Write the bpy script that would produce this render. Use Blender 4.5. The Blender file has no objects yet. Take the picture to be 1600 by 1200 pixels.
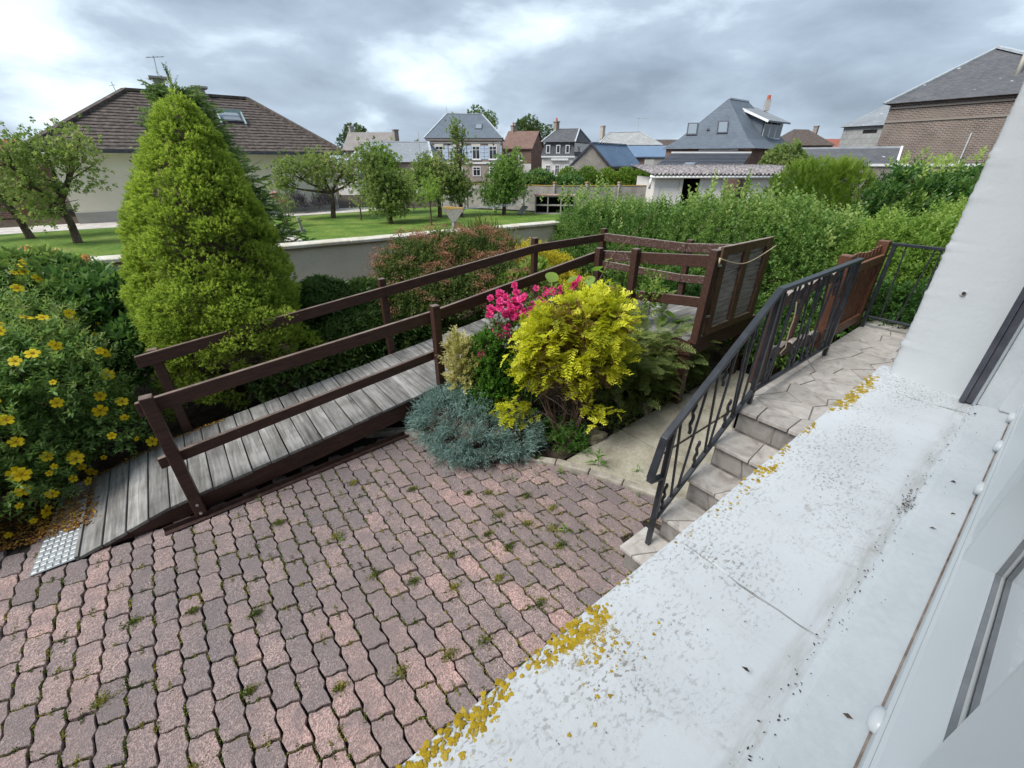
import bpy, bmesh, math, random
import numpy as np
from mathutils import Vector, Matrix

# ---------------------------------------------------------------- camera, world, sun, exposure
# world frame: origin at the camera, X along the white house wall, Y out into the garden, Z up; courtyard at z = -2.4
SC = bpy.context.scene
COL = SC.collection
R = math.radians
rng = np.random.default_rng(11)
random.seed(5)

cd = bpy.data.cameras.new('camera')
cam = bpy.data.objects.new('camera', cd); COL.objects.link(cam)
cd.sensor_fit = 'HORIZONTAL'; cd.sensor_width = 36.0; cd.lens = 36.0 * 655.0 / 1600.0
cd.clip_start = 0.02; cd.clip_end = 2000.0
cam.matrix_world = Matrix(((0.79108, 0.28500, -0.54126, 0), (-0.61171, 0.36857, -0.69997, 0), (0.0, 0.88484, 0.46590, 0), (0, 0, 0, 1)))
SC.camera = cam

SUN_DIR = Vector((-0.62, 0.065, 0.78)).normalized()
sd = bpy.data.lights.new('sun', 'SUN'); sd.energy = 1.5; sd.angle = R(24); sd.color = (1.0, 0.97, 0.92)
sun = bpy.data.objects.new('sun', sd); COL.objects.link(sun)
sun.rotation_euler = SUN_DIR.to_track_quat('Z', 'Y').to_euler()

class Nodes:
    """small wrapper to build node trees"""
    def __init__(s, nt): s.nt = nt
    def __call__(s, t, *props, **ins):
        n = s.nt.nodes.new(t)
        for k, v in props: setattr(n, k, v)
        for k, v in ins.items():
            key = int(k[1:]) if k[0] == 'i' and k[1:].isdigit() else k.replace('_', ' ')
            sk = n.inputs[key]
            if isinstance(v, bpy.types.NodeSocket): s.nt.links.new(v, sk)
            elif hasattr(v, 'outputs'): s.nt.links.new(v.outputs[0], sk)
            else: sk.default_value = v
        return n
    def math(s, op, a, b=0.0, c=0.0, clamp=False):
        return s('ShaderNodeMath', ('operation', op), ('use_clamp', clamp), i0=a, i1=b, i2=c).outputs[0]
    def ramp(s, fac, stops, interp='LINEAR'):
        n = s('ShaderNodeValToRGB', Fac=fac); e = n.color_ramp; e.interpolation = interp
        while len(e.elements) < len(stops): e.elements.new(0.5)
        for el, (p, c) in zip(e.elements, stops):
            el.position = p; el.color = (c[0], c[1], c[2], 1) if hasattr(c, '__len__') else (c, c, c, 1)
        return n.outputs[0]
    def mix(s, fac, a, b, mode='MIX'):
        n = s('ShaderNodeMix', ('data_type', 'RGBA'), ('blend_type', mode))
        for k, v in ((0, fac), (6, a), (7, b)):
            if isinstance(v, bpy.types.NodeSocket): s.nt.links.new(v, n.inputs[k])
            else: n.inputs[k].default_value = v if k == 0 else ((v[0], v[1], v[2], 1))
        return n.outputs[2]
    def noise(s, vec, scale, detail=4.0, rough=0.55, dist=0.0):
        kw = dict(Scale=scale, Detail=detail, Roughness=rough, Distortion=dist)
        if vec is not None: kw['Vector'] = vec
        return s('ShaderNodeTexNoise', **kw).outputs[0]

def make_world():
    w = bpy.data.worlds.new('World'); SC.world = w; w.use_nodes = True
    nt = w.node_tree; nt.nodes.clear(); N = Nodes(nt)
    sky = N('ShaderNodeTexSky', ('sky_type', 'NISHITA'), ('sun_disc', False), ('sun_elevation', math.asin(SUN_DIR.z)),
            ('sun_rotation', math.atan2(SUN_DIR.x, SUN_DIR.y)), ('air_density', 1.0), ('dust_density', 1.5))
    tc = N('ShaderNodeTexCoord')
    # clouds lie in flattened banks: the view direction with its height stretched, plus a finer puffy octave
    pl = N('ShaderNodeMapping', Vector=tc.outputs['Generated'], Scale=(1.0, 1.0, 2.6), Location=(15.3, 2.2, 0.9)).outputs[0]
    big = N.noise(pl, 2.1, 2.5, 0.5, 0.25)
    fine = N.noise(pl, 5.2, 8.0, 0.55, 0.2)
    dens = N.math('ADD', N.math('MULTIPLY', big, 0.72), N.math('MULTIPLY', fine, 0.42))
    # thick cloud is slate grey, thin cloud pale, gaps white-bright
    cl = N.ramp(dens, [(0.355, (1.55, 1.66, 1.70)), (0.41, (0.98, 1.11, 1.19)), (0.47, (0.64, 0.76, 0.87)), (0.54, (0.42, 0.515, 0.62)), (0.70, (0.25, 0.315, 0.395))])
    cl10 = N('ShaderNodeVectorMath', ('operation', 'SCALE'), i0=cl); cl10.inputs['Scale'].default_value = 7.7
    cov = N.ramp(dens, [(0.36, 0.55), (0.48, 0.96)])
    col = N.mix(cov, sky.outputs[0], cl10.outputs[0])
    bg = N('ShaderNodeBackground', Color=col, Strength=0.05)
    N('ShaderNodeOutputWorld', Surface=bg.outputs[0])
make_world()
vs = SC.view_settings
vs.view_transform = 'Standard'; vs.look = 'None'; vs.exposure = 1.72; vs.gamma = 1.0; vs.use_curve_mapping = False

# ---------------------------------------------------------------- object helpers
ORG = {}
def _name_dir(): pass
def raw_mesh(name, V, F, uv=None):
    me = bpy.data.meshes.new(name)
    if isinstance(F, np.ndarray):
        V = np.asarray(V, np.float32); m, k = F.shape
        me.vertices.add(len(V)); me.vertices.foreach_set('co', V.ravel())
        me.loops.add(m * k); me.loops.foreach_set('vertex_index', F.astype(np.int32).ravel())
        me.polygons.add(m); me.polygons.foreach_set('loop_start', np.arange(0, m * k, k, dtype=np.int32))
        me.update(calc_edges=True)
    else:
        me.from_pydata([tuple(map(float, p)) for p in V], [], [tuple(f) for f in F]); me.update()
    return me
def link(o, parent=None):
    COL.objects.link(o)
    if parent is not None: o.parent = parent
    return o
def empty(name, loc=(0, 0, 0)):
    o = bpy.data.objects.new(name, None); o.empty_display_size = 0.1
    COL.objects.link(o); o.location = loc; ORG[o.name] = np.array(loc, float); return o
def tag(o, label=None, cat=None, group=None, kind=None):
    if label: o['label'] = label
    if cat: o['category'] = cat
    if group: o['group'] = group
    if kind: o['kind'] = kind
    return o
def mk(name, V, F, m, parent=None, smooth=False, tint=None, bevel=0.0, segs=1):
    """one mesh object from world coordinates; a top-level mesh gets its origin at its base"""
    V = np.asarray(V, float).reshape(-1, 3)
    if parent is not None: off = ORG[parent.name]
    else: off = np.array([(V[:, 0].min() + V[:, 0].max()) / 2, (V[:, 1].min() + V[:, 1].max()) / 2, V[:, 2].min()])
    me = raw_mesh(name, V - off, F)
    if smooth: me.polygons.foreach_set('use_smooth', np.ones(len(me.polygons), bool))
    if tint is not None:
        a = me.attributes.new('tint', 'FLOAT', 'FACE'); a.data.foreach_set('value', np.asarray(tint, np.float32))
    for mm in (m if isinstance(m, (list, tuple)) else [m]): me.materials.append(mm)
    o = bpy.data.objects.new(name, me); link(o, parent)
    if parent is None: o.location = off
    ORG[o.name] = off
    if bevel:
        b = o.modifiers.new('bevel', 'BEVEL'); b.width = bevel; b.segments = segs; b.limit_method = 'ANGLE'; b.angle_limit = R(40)
    return o

class MB:
    """collects polygons of one mesh"""
    def __init__(s): s.V = []; s.F = []
    def add(s, V, F):
        n = len(s.V); s.V += [tuple(p) for p in V]; s.F += [tuple(i + n for i in f) for f in F]; return s
    def box(s, x0, x1, y0, y1, z0, z1):
        return s.add([(x0, y0, z0), (x1, y0, z0), (x1, y1, z0), (x0, y1, z0), (x0, y0, z1), (x1, y0, z1), (x1, y1, z1), (x0, y1, z1)],
                     [(0, 3, 2, 1), (4, 5, 6, 7), (0, 1, 5, 4), (1, 2, 6, 5), (2, 3, 7, 6), (3, 0, 4, 7)])
    def beam(s, p, q, w, h, up=(0, 0, 1)):
        """box from p to q, section w across and h along up, centred on the line"""
        p = Vector(p); q = Vector(q); d = (q - p).normalized(); up = Vector(up)
        a = d.cross(up).normalized() * (w / 2); b = a.cross(d).normalized() * (h / 2)
        V = [p - a - b, p + a - b, p + a + b, p - a + b, q - a - b, q + a - b, q + a + b, q - a + b]
        return s.add(V, [(0, 1, 2, 3), (7, 6, 5, 4), (0, 4, 5, 1), (1, 5, 6, 2), (2, 6, 7, 3), (3, 7, 4, 0)])
    def vbeam(s, p, q, w, h):
        """like beam, but its ends are cut plumb and its sides vertical: p, q give the middle of the top edge, section w by h"""
        p = Vector(p); q = Vector(q); d = (q - p); d.z = 0; d.normalize(); a = Vector((-d.y, d.x, 0)) * (w / 2); b = Vector((0, 0, -h))
        V = [p - a + b, p + a + b, p + a, p - a, q - a + b, q + a + b, q + a, q - a]
        return s.add(V, [(0, 3, 2, 1), (4, 5, 6, 7), (0, 1, 5, 4), (1, 2, 6, 5), (2, 3, 7, 6), (3, 0, 4, 7)])
    def tube(s, pts, rad, sides=6, cap=True):
        V, F = tube(pts, rad, sides, cap); return s.add(V, F)
    def build(s, name, m, parent=None, **k): return mk(name, s.V, s.F, m, parent, **k)

def tube(pts, rad, sides=6, cap=True):
    pts = [Vector(p) for p in pts]; n = len(pts)
    if not hasattr(rad, '__len__'): rad = [rad] * n
    V = []; F = []; prev = None
    for i, p in enumerate(pts):
        d = (pts[min(i + 1, n - 1)] - pts[max(i - 1, 0)])
        if d.length < 1e-9: d = Vector((0, 0, 1))
        d.normalize()
        ref = prev if prev is not None else (Vector((1, 0, 0)) if abs(d.x) < 0.8 else Vector((0, 1, 0)))
        a = (ref - d * ref.dot(d)).normalized(); b = d.cross(a); prev = a
        for k in range(sides):
            t = 2 * math.pi * k / sides
            V.append(p + (a * math.cos(t) + b * math.sin(t)) * rad[i])
    for i in range(n - 1):
        for k in range(sides):
            k2 = (k + 1) % sides
            F.append((i * sides + k, i * sides + k2, (i + 1) * sides + k2, (i + 1) * sides + k))
    if cap: F.append(tuple(range(sides - 1, -1, -1))); F.append(tuple((n - 1) * sides + k for k in range(sides)))
    return V, F

# ---------------------------------------------------------------- materials
def new_mat(name):
    m = bpy.data.materials.new(name); m.use_nodes = True; nt = m.node_tree; nt.nodes.clear(); return m, Nodes(nt)
def finish(N, col, rough=0.8, spec=0.3, bump=None, bstr=0.3, bdist=0.01, metal=0.0, extra=None):
    p = N('ShaderNodeBsdfPrincipled')
    for k, v in (('Base Color', col), ('Roughness', rough), ('Specular IOR Level', spec), ('Metallic', metal)):
        if isinstance(v, bpy.types.NodeSocket): N.nt.links.new(v, p.inputs[k])
        else: p.inputs[k].default_value = (v[0], v[1], v[2], 1) if k == 'Base Color' else v
    if bump is not None:
        b = N('ShaderNodeBump', Strength=bstr, Distance=bdist, Height=bump); N.nt.links.new(b.outputs[0], p.inputs['Normal'])
    N('ShaderNodeOutputMaterial', Surface=p.outputs[0]); return p
def coords(N, kind='Object', stretch=(1, 1, 1), rand=0.0):
    tc = N('ShaderNodeTexCoord').outputs[kind]
    mp = N('ShaderNodeMapping', Vector=tc, Scale=stretch)
    if rand:
        oi = N('ShaderNodeObjectInfo').outputs['Random']
        off = N('ShaderNodeCombineXYZ', X=N.math('MULTIPLY', oi, rand), Y=N.math('MULTIPLY', oi, rand * 1.7), Z=N.math('MULTIPLY', oi, rand * 2.3))
        N.nt.links.new(off.outputs[0], mp.inputs['Location'])
    return mp.outputs[0]
def surf(name, cols, scale=5.0, rough=0.8, spec=0.25, bump=0.3, bscale=None, bdist=0.01, stretch=(1, 1, 1), kind='Object', lo=0.35, hi=0.65,
         detail=6.0, rand=0.0, vary=0.0, metal=0.0, fine=0.0):
    """mottled surface: noise between the given colours, bump from a finer noise, optional per-object value change"""
    m, N = new_mat(name); v = coords(N, kind, stretch, rand)
    n = N.noise(v, scale, detail, 0.6)
    st = [(lo + (hi - lo) * i / max(1, len(cols) - 1), c) for i, c in enumerate(cols)]
    c = N.ramp(n, st)
    if fine:
        f = N.noise(v, scale * 14, 3.0, 0.7)
        c = N.mix(fine, c, N.ramp(f, [(0.3, 0.25), (0.7, 0.75)]), 'OVERLAY')
    if vary:
        oi = N('ShaderNodeObjectInfo').outputs['Random']
        hs = N('ShaderNodeHueSaturation', Color=c, Value=N.math('MULTIPLY_ADD', oi, vary * 2, 1.0 - vary)); c = hs.outputs[0]
    b = N.noise(v, bscale or scale * 6, 5.0, 0.65) if bump else None
    finish(N, c, rough, spec, b, bump, bdist, metal); return m
def leafmat(name, stops, rough=0.5, trans=0.35, spec=0.3, bright=1.15):
    m, N = new_mat(name); trans = trans + 0.12 if trans > 0.01 else 0.0
    a = N('ShaderNodeAttribute', ('attribute_name', 'tint')).outputs['Fac']
    c = N.ramp(a, stops)
    p = N('ShaderNodeBsdfPrincipled', Base_Color=c, Roughness=rough); p.inputs['Specular IOR Level'].default_value = spec
    tcol = N.mix(1.0, c, (bright, bright * 1.02, bright * 0.7), 'MULTIPLY')
    t = N('ShaderNodeBsdfTranslucent', Color=tcol)
    mx = N('ShaderNodeMixShader', Fac=trans, i1=p.outputs[0], i2=t.outputs[0])
    N('ShaderNodeOutputMaterial', Surface=mx.outputs[0]); return m

# ---------------------------------------------------------------- foliage helpers (numpy)
def unit(a): return a / np.maximum(np.linalg.norm(a, axis=-1, keepdims=True), 1e-9)
def leaf4(w, l, fold=0.15, curl=0.1):
    V = np.array([(0, 0, 0), (w / 2, l * .45, fold * w), (0, l, -curl * l), (-w / 2, l * .45, fold * w), (0, l * .5, 0)])
    return V, np.array([(0, 1, 4), (1, 2, 4), (2, 3, 4), (3, 0, 4)])
def leaf2(w, l, fold=0.2, curl=0.05):
    V = np.array([(0, 0, 0), (w / 2, l * .45, fold * w), (0, l, -curl * l), (-w / 2, l * .45, fold * w)])
    return V, np.array([(0, 1, 2), (0, 2, 3)])
def frames(D, roll):
    D = unit(D); ref = np.where(np.abs(D[:, 2:3]) < 0.95, np.array([[0, 0, 1.0]]), np.array([[1.0, 0, 0]]))
    X = unit(np.cross(D, ref)); Z = np.cross(X, D)
    c = np.cos(roll)[:, None]; s = np.sin(roll)[:, None]
    return X * c + Z * s, D, Z * c - X * s
def scatter(T, P, D, scale, roll=None, tint=None, tf=None):
    """copies of template T=(V,F) at P, its +Y along D, +Z away from gravity for roll 0; returns V,F,tint"""
    TV, TF = T[0], T[1]; n = len(P)
    roll = np.zeros(n) if roll is None else roll
    scale = np.broadcast_to(np.asarray(scale, float), (n,))
    X, Y, Z = frames(D, roll)
    S = scale[:, None, None]
    V = P[:, None, :] + S * (TV[None, :, 0:1] * X[:, None, :] + TV[None, :, 1:2] * Y[:, None, :] + TV[None, :, 2:3] * Z[:, None, :])
    F = TF[None, :, :] + (np.arange(n) * len(TV))[:, None, None]
    t = (rng.random(n) if tint is None else tint)[:, None] + (np.zeros((1, len(TF))) if tf is None else tf[None, :])
    return V.reshape(-1, 3), F.reshape(-1, 3), np.clip(t, 0, 1).ravel()
def join(parts):
    V = []; F = []; T = []; o = 0
    for v, f, t in parts:
        V.append(v); F.append(f + o); T.append(t); o += len(v)
    return np.concatenate(V), np.concatenate(F), np.concatenate(T)
def sprig(n, length, lw, ll, ang=55.0, pairs=False, tip=True, simple=True, jit=0.15, r=None, droop=0.0):
    """a shoot along +Y with leaves around it; second result varies the tint along it"""
    r = r or random.Random(3); parts = []; tv = []
    lf = leaf2 if simple else leaf4
    for i in range(n):
        y = length * (0.12 + 0.88 * i / max(1, n - 1)); ph = (i * 137.5) if not pairs else (i // 2 * 90 + (i % 2) * 180)
        a = R(ang * (1 - 0.35 * i / n) + r.uniform(-10, 10)); ph = R(ph + r.uniform(-20, 20))
        d = np.array([[math.sin(a) * math.cos(ph), math.cos(a), math.sin(a) * math.sin(ph) + 0.1]])
        s = (1 - 0.45 * i / n) * r.uniform(1 - jit, 1 + jit)
        p = np.array([[0, y, -droop * (y / length) ** 2 * length]])
        v, f, t = scatter(lf(lw * s, ll * s), p, d, 1.0, np.array([R(r.uniform(-30, 30))]), np.zeros(1)); parts.append((v, f, t + 0.0)); tv += [0.25 * i / n + r.uniform(-.08, .08)] * len(f)
    w = length * 0.012
    sv = np.array([(-w, 0, 0), (w, 0, 0), (0, length, -droop * length)]); parts.append((sv, np.array([(0, 1, 2)]), np.zeros(1))); tv.append(-0.1)
    V, F, T = join(parts); return (V, F), np.array(tv)
def shell(blobs, n, inner=0.75, low=-0.35, zmin=None, ymin=None, keep=0.8):
    """points in the outer shell of a union of ellipsoids, and outward normals"""
    B = np.array(blobs, float); area = (B[:, 3] * B[:, 4] + B[:, 3] * B[:, 5] + B[:, 4] * B[:, 5]); Ps = []; Ns = []; cnt = 0
    while cnt < n:
        m = int((n - cnt) * 1.8) + 64
        k = rng.choice(len(B), m, p=area / area.sum())
        d = unit(rng.normal(size=(m, 3))); ok = d[:, 2] > low
        r = inner + (1 - inner) * rng.random(m) ** 0.6
        P = B[k, :3] + B[k, 3:6] * d * r[:, None]; Nn = unit(d / B[k, 3:6])
        if zmin is not None: ok &= P[:, 2] > zmin
        if ymin is not None: ok &= P[:, 1] > ymin
        for j in range(len(B)):
            q = (((P - B[j, :3]) / B[j, 3:6]) ** 2).sum(1); ok &= (k == j) | (q > keep * keep)
        Ps.append(P[ok]); Ns.append(Nn[ok]); cnt += ok.sum()
    return np.concatenate(Ps)[:n], np.concatenate(Ns)[:n]
def mixdir(Nn, out=1.0, up=0.5, jit=0.4):
    return unit(Nn * out + np.array([[0, 0, up]]) + rng.normal(size=Nn.shape) * jit)
def cluster_tint(P, size=0.35, spread=0.25, base=0.5, rnd=0.3):
    """colour variation of foliage that hangs together in clumps"""
    ph = rng.random((3, 3)) * 6.28; k = rng.normal(size=(3, 3)) / size
    s = sum(np.sin(P @ k[i] + ph[i, 0]) for i in range(3)) / 3
    return np.clip(base + spread * s + rnd * (rng.random(len(P)) - 0.5), 0, 1)
def blob_core(blobs, f=0.7):
    V = []; F = []
    for b in blobs:
        o = len(V); nu, nv = 10, 6
        for j in range(nv + 1):
            th = math.pi * j / nv
            for i in range(nu):
                ph = 2 * math.pi * i / nu
                V.append((b[0] + b[3] * f * math.sin(th) * math.cos(ph), b[1] + b[4] * f * math.sin(th) * math.sin(ph), b[2] + b[5] * f * math.cos(th)))
        for j in range(nv):
            for i in range(nu):
                F.append((o + j * nu + i, o + j * nu + (i + 1) % nu, o + (j + 1) * nu + (i + 1) % nu, o + (j + 1) * nu + i))
    return V, F
def foliage(name, T, tf, P, D, scale, m, parent, tint=None, roll=None, smooth=False):
    V, F, t = scatter(T, P, D, scale, rng.uniform(-0.6, 0.6, len(P)) if roll is None else roll, tint, tf)
    return mk(name, V, F, m, parent, tint=t, smooth=smooth)

# ---------------------------------------------------------------- material library
def mat_paver():
    m, N = new_mat('paver_concrete')
    oi = N('ShaderNodeObjectInfo').outputs['Random']; isl = N('ShaderNodeNewGeometry').outputs['Random Per Island']
    rnd = N.math('FRACT', N.math('ADD', oi, isl))
    pos = N('ShaderNodeNewGeometry').outputs['Position']
    # tone drifts slowly over the yard (pinker, cleaner near the ramp), every stone differs
    drift = N.noise(pos, 0.55, 2.0, 0.5)
    tone = N.math('ADD', N.math('MULTIPLY', rnd, 0.40), N.math('MULTIPLY', drift, 0.70))
    base = N.ramp(tone, [(0.24, (0.145, 0.118, 0.119)), (0.46, (0.205, 0.160, 0.155)), (0.64, (0.268, 0.197, 0.185)), (0.82, (0.385, 0.250, 0.225))])
    sp = N('ShaderNodeTexVoronoi', Vector=pos, Scale=170.0)
    grain = N.ramp(sp.outputs['Color'], [(0.2, 0.24), (0.55, 0.5), (0.8, 0.80)])
    c = N.mix(0.85, base, grain, 'OVERLAY')
    wht = N.ramp(N('ShaderNodeTexVoronoi', Vector=pos, Scale=115.0).outputs['Distance'], [(0.12, 1.0), (0.24, 0.0)])
    wr = N.math('MULTIPLY', wht, N.ramp(N.noise(pos, 60.0, 2.0), [(0.40, 0.0), (0.54, 0.95)]))
    c = N.mix(wr, c, (0.70, 0.63, 0.61))
    dirt = N.ramp(N.noise(pos, 7.0, 6.0, 0.65), [(0.42, 0.0), (0.68, 0.7)])
    c = N.mix(dirt, c, (0.14, 0.122, 0.128))
    big = N.ramp(N.noise(pos, 1.6, 5.0, 0.6), [(0.40, 0.0), (0.66, 0.55)]); c = N.mix(big, c, (0.17, 0.135, 0.132))
    h = N.math('ADD', sp.outputs['Distance'], N.math('MULTIPLY', N.noise(pos, 40.0, 4.0), 0.8))
    finish(N, c, 0.85, 0.25, h, 0.6, 0.004); return m
def mat_boards():
    m, N = new_mat('grey_weathered_wood')
    v = coords(N, 'Object', (1, 1, 1), 7.0)
    st = N('ShaderNodeMapping', Vector=v, Scale=(26.0, 1.6, 26.0)).outputs[0]
    g = N.noise(st, 1.0, 6.0, 0.7, 0.6); b = N.noise(v, 3.0, 5.0, 0.6)
    c = N.ramp(N.math('ADD', N.math('MULTIPLY', g, 0.65), N.math('MULTIPLY', b, 0.4)), [(0.34, (0.050, 0.047, 0.045)), (0.5, (0.150, 0.144, 0.138)), (0.66, (0.30, 0.292, 0.285))])
    oi = N('ShaderNodeObjectInfo').outputs['Random']
    c = N('ShaderNodeHueSaturation', Color=c, Value=N.math('MULTIPLY_ADD', oi, 0.5, 0.75)).outputs[0]
    gr = N.ramp(N.noise(v, 5.5, 4.0, 0.6), [(0.55, 0.0), (0.75, 0.35)]); c = N.mix(gr, c, (0.11, 0.12, 0.09))
    finish(N, c, 0.75, 0.3, g, 0.5, 0.004); return m
def mat_stain(name, dark, mid, worn, wear=0.62, grain=(3, 3, 3)):
    m, N = new_mat(name); pos = coords(N, 'Object', (1, 1, 1), 3.0)
    g = N.noise(N('ShaderNodeMapping', Vector=pos, Scale=grain).outputs[0], 6.0, 6.0, 0.7, 0.4)
    c = N.ramp(g, [(0.35, dark), (0.68, mid)])
    w = N.noise(N('ShaderNodeMapping', Vector=pos, Scale=(grain[0] * .6, grain[1] * .6, grain[2] * .6)).outputs[0], 9.0, 8.0, 0.75)
    c = N.mix(N.ramp(w, [(wear, 0.0), (wear + 0.06, 0.8)]), c, worn)
    # tops of rails and posts paler: worn stain and a painted sky highlight
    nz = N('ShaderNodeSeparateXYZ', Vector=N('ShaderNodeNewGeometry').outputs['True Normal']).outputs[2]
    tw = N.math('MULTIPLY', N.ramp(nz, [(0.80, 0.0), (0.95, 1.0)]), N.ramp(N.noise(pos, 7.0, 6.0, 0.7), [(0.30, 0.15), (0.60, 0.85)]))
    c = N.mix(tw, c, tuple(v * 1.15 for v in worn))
    finish(N, c, 0.5, 0.4, g, 0.35, 0.003); return m
def mat_sill():
    m, N = new_mat('painted_sill')
    pos = N('ShaderNodeNewGeometry').outputs['Position']
    y = N('ShaderNodeSeparateXYZ', Vector=pos).outputs[1]
    base = N.ramp(N.noise(pos, 6.0, 6.0, 0.6), [(0.3, (0.55, 0.575, 0.595)), (0.6, (0.62, 0.645, 0.665))])
    # grey lichen specks, thickest in the outer half
    zone = N.ramp(N.math('MULTIPLY_ADD', N.noise(pos, 5.0, 3.0, 0.5), 0.16, y), [(0.10, 0.0), (0.20, 1.0)])
    zone2 = N.math('MULTIPLY', zone, N.ramp(N.noise(pos, 9.0, 4.0, 0.6), [(0.40, 0.0), (0.62, 1.0)]))
    sp = N.ramp(N.noise(N('ShaderNodeMapping', Vector=pos, Scale=(1.0, 1.6, 1.0)).outputs[0], 130.0, 5.0, 0.68), [(0.535, 0.0), (0.60, 1.0)])
    c = N.mix(N.math('MULTIPLY', N.math('MULTIPLY', sp, zone2), 0.85), base, (0.20, 0.175, 0.15))
    sc = N.ramp(N.noise(pos, 42.0, 9.0, 0.75, 0.9), [(0.54, 0.0), (0.66, 1.0)])
    zs = N.ramp(N.noise(pos, 4.5, 3.0, 0.6), [(0.47, 0.0), (0.58, 1.0)])
    c = N.mix(N.math('MULTIPLY', N.math('MULTIPLY', sc, zs), 0.7), c, (0.34, 0.33, 0.31))
    gy = N.ramp(N.math('MULTIPLY_ADD', N.noise(pos, 14.0, 4.0, 0.6), 0.018, y), [(0.0, 0.0), (0.022, 0.9), (0.030, 0.9), (0.048, 0.0)])
    gs = N.ramp(N.noise(N('ShaderNodeMapping', Vector=pos, Scale=(9.0, 60.0, 1.0)).outputs[0], 1.0, 7.0, 0.7), [(0.40, 0.0), (0.66, 0.75)])
    c = N.mix(N.math('MULTIPLY', gy, gs), c, (0.36, 0.35, 0.32))
    rs = N.ramp(N.noise(N('ShaderNodeMapping', Vector=pos, Scale=(40.0, 3.0, 1.0)).outputs[0], 1.0, 5.0, 0.7), [(0.56, 0.0), (0.74, 0.30)]); c = N.mix(rs, c, (0.46, 0.46, 0.44))
    h = N.math('ADD', N.noise(pos, 60.0, 6.0, 0.7), N.math('MULTIPLY', sp, zone2))
    finish(N, c, 0.6, 0.35, h, 0.25, 0.003); return m
def mat_whitewall():
    m, N = new_mat('white_wall_paint'); pos = N('ShaderNodeNewGeometry').outputs['Position']
    base = N.ramp(N.noise(pos, 4.0, 5.0, 0.6), [(0.3, (0.55, 0.575, 0.59)), (0.7, (0.61, 0.635, 0.65))])
    h = N.noise(pos, 90.0, 5.0, 0.6)
    finish(N, base, 0.55, 0.35, h, 0.25, 0.003); return m
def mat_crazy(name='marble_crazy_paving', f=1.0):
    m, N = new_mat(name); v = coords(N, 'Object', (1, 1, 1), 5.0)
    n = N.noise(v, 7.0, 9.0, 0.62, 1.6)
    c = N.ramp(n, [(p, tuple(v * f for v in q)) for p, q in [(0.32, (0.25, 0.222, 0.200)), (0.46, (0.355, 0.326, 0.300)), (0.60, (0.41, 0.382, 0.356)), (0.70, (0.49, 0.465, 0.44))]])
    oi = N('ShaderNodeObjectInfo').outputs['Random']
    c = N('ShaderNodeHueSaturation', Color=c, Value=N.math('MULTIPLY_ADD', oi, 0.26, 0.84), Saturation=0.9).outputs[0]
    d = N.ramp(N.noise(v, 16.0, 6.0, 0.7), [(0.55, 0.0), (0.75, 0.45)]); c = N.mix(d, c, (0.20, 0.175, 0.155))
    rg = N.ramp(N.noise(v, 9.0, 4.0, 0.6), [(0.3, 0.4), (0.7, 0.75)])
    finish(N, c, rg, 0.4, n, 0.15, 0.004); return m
def mat_checker():
    m, N = new_mat('checker_plate_steel'); v = coords(N, 'Object')
    c = N.ramp(N.noise(v, 9.0, 5.0), [(0.3, (0.30, 0.32, 0.34)), (0.7, (0.50, 0.53, 0.56))])
    finish(N, c, 0.42, 0.5, None, metal=0.6); return m

PAVER = mat_paver(); BOARD = mat_boards(); SILL = mat_sill(); WHITEWALL = mat_whitewall(); CRAZY = mat_crazy(); RISER = mat_crazy('shaded_riser_marble', 0.62)  # RISER: the tread marble darkened, shade of the upright faces put into its colour
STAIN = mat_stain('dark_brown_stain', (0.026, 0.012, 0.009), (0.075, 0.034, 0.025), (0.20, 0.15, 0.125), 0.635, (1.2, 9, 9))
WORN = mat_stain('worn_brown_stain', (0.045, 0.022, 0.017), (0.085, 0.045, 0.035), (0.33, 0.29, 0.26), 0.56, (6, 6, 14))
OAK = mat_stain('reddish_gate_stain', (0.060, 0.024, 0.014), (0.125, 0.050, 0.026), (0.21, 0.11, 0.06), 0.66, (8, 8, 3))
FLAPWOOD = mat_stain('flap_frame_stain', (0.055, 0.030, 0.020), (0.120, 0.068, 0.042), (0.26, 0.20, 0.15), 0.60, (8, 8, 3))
CHECKER = mat_checker()
IRON = surf('black_painted_iron', [(0.010, 0.012, 0.016), (0.024, 0.028, 0.036)], 12, rough=0.38, spec=0.5, bump=0.12, bdist=0.002)
ANGLE = surf('brown_painted_steel', [(0.030, 0.016, 0.014), (0.06, 0.035, 0.03)], 20, rough=0.5, bump=0.1)
SOIL = surf('bed_soil', [(0.022, 0.016, 0.011), (0.055, 0.040, 0.028), (0.085, 0.065, 0.045)], 8, rough=0.95, bump=0.9, bscale=60, bdist=0.03)
JOINT = surf('dark_joint_sand', [(0.018, 0.015, 0.013), (0.045, 0.037, 0.03)], 30, rough=0.95, bump=0.6, bscale=200)
CONC = surf('worn_concrete', [(0.18, 0.162, 0.125), (0.29, 0.268, 0.21), (0.38, 0.355, 0.295)], 3.2, rough=0.88, bump=0.35, bscale=70, fine=0.35, lo=0.3, hi=0.7)
KERB = surf('kerb_concrete', [(0.22, 0.195, 0.165), (0.38, 0.35, 0.30)], 9, rough=0.9, bump=0.4, bscale=90, fine=0.4)
MORTAR = surf('grey_mortar', [(0.12, 0.105, 0.095), (0.22, 0.20, 0.18)], 14, rough=0.9, bump=0.4)
PVC = surf('white_pvc', [(0.58, 0.605, 0.615), (0.63, 0.655, 0.665)], 3, rough=0.32, spec=0.45, bump=0.03, bscale=8, bdist=0.002)
SUBSILL = surf('white_subsill', [(0.53, 0.56, 0.575), (0.60, 0.625, 0.64)], 7, rough=0.5, spec=0.4, bump=0.1, bscale=50, fine=0.12)
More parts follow.
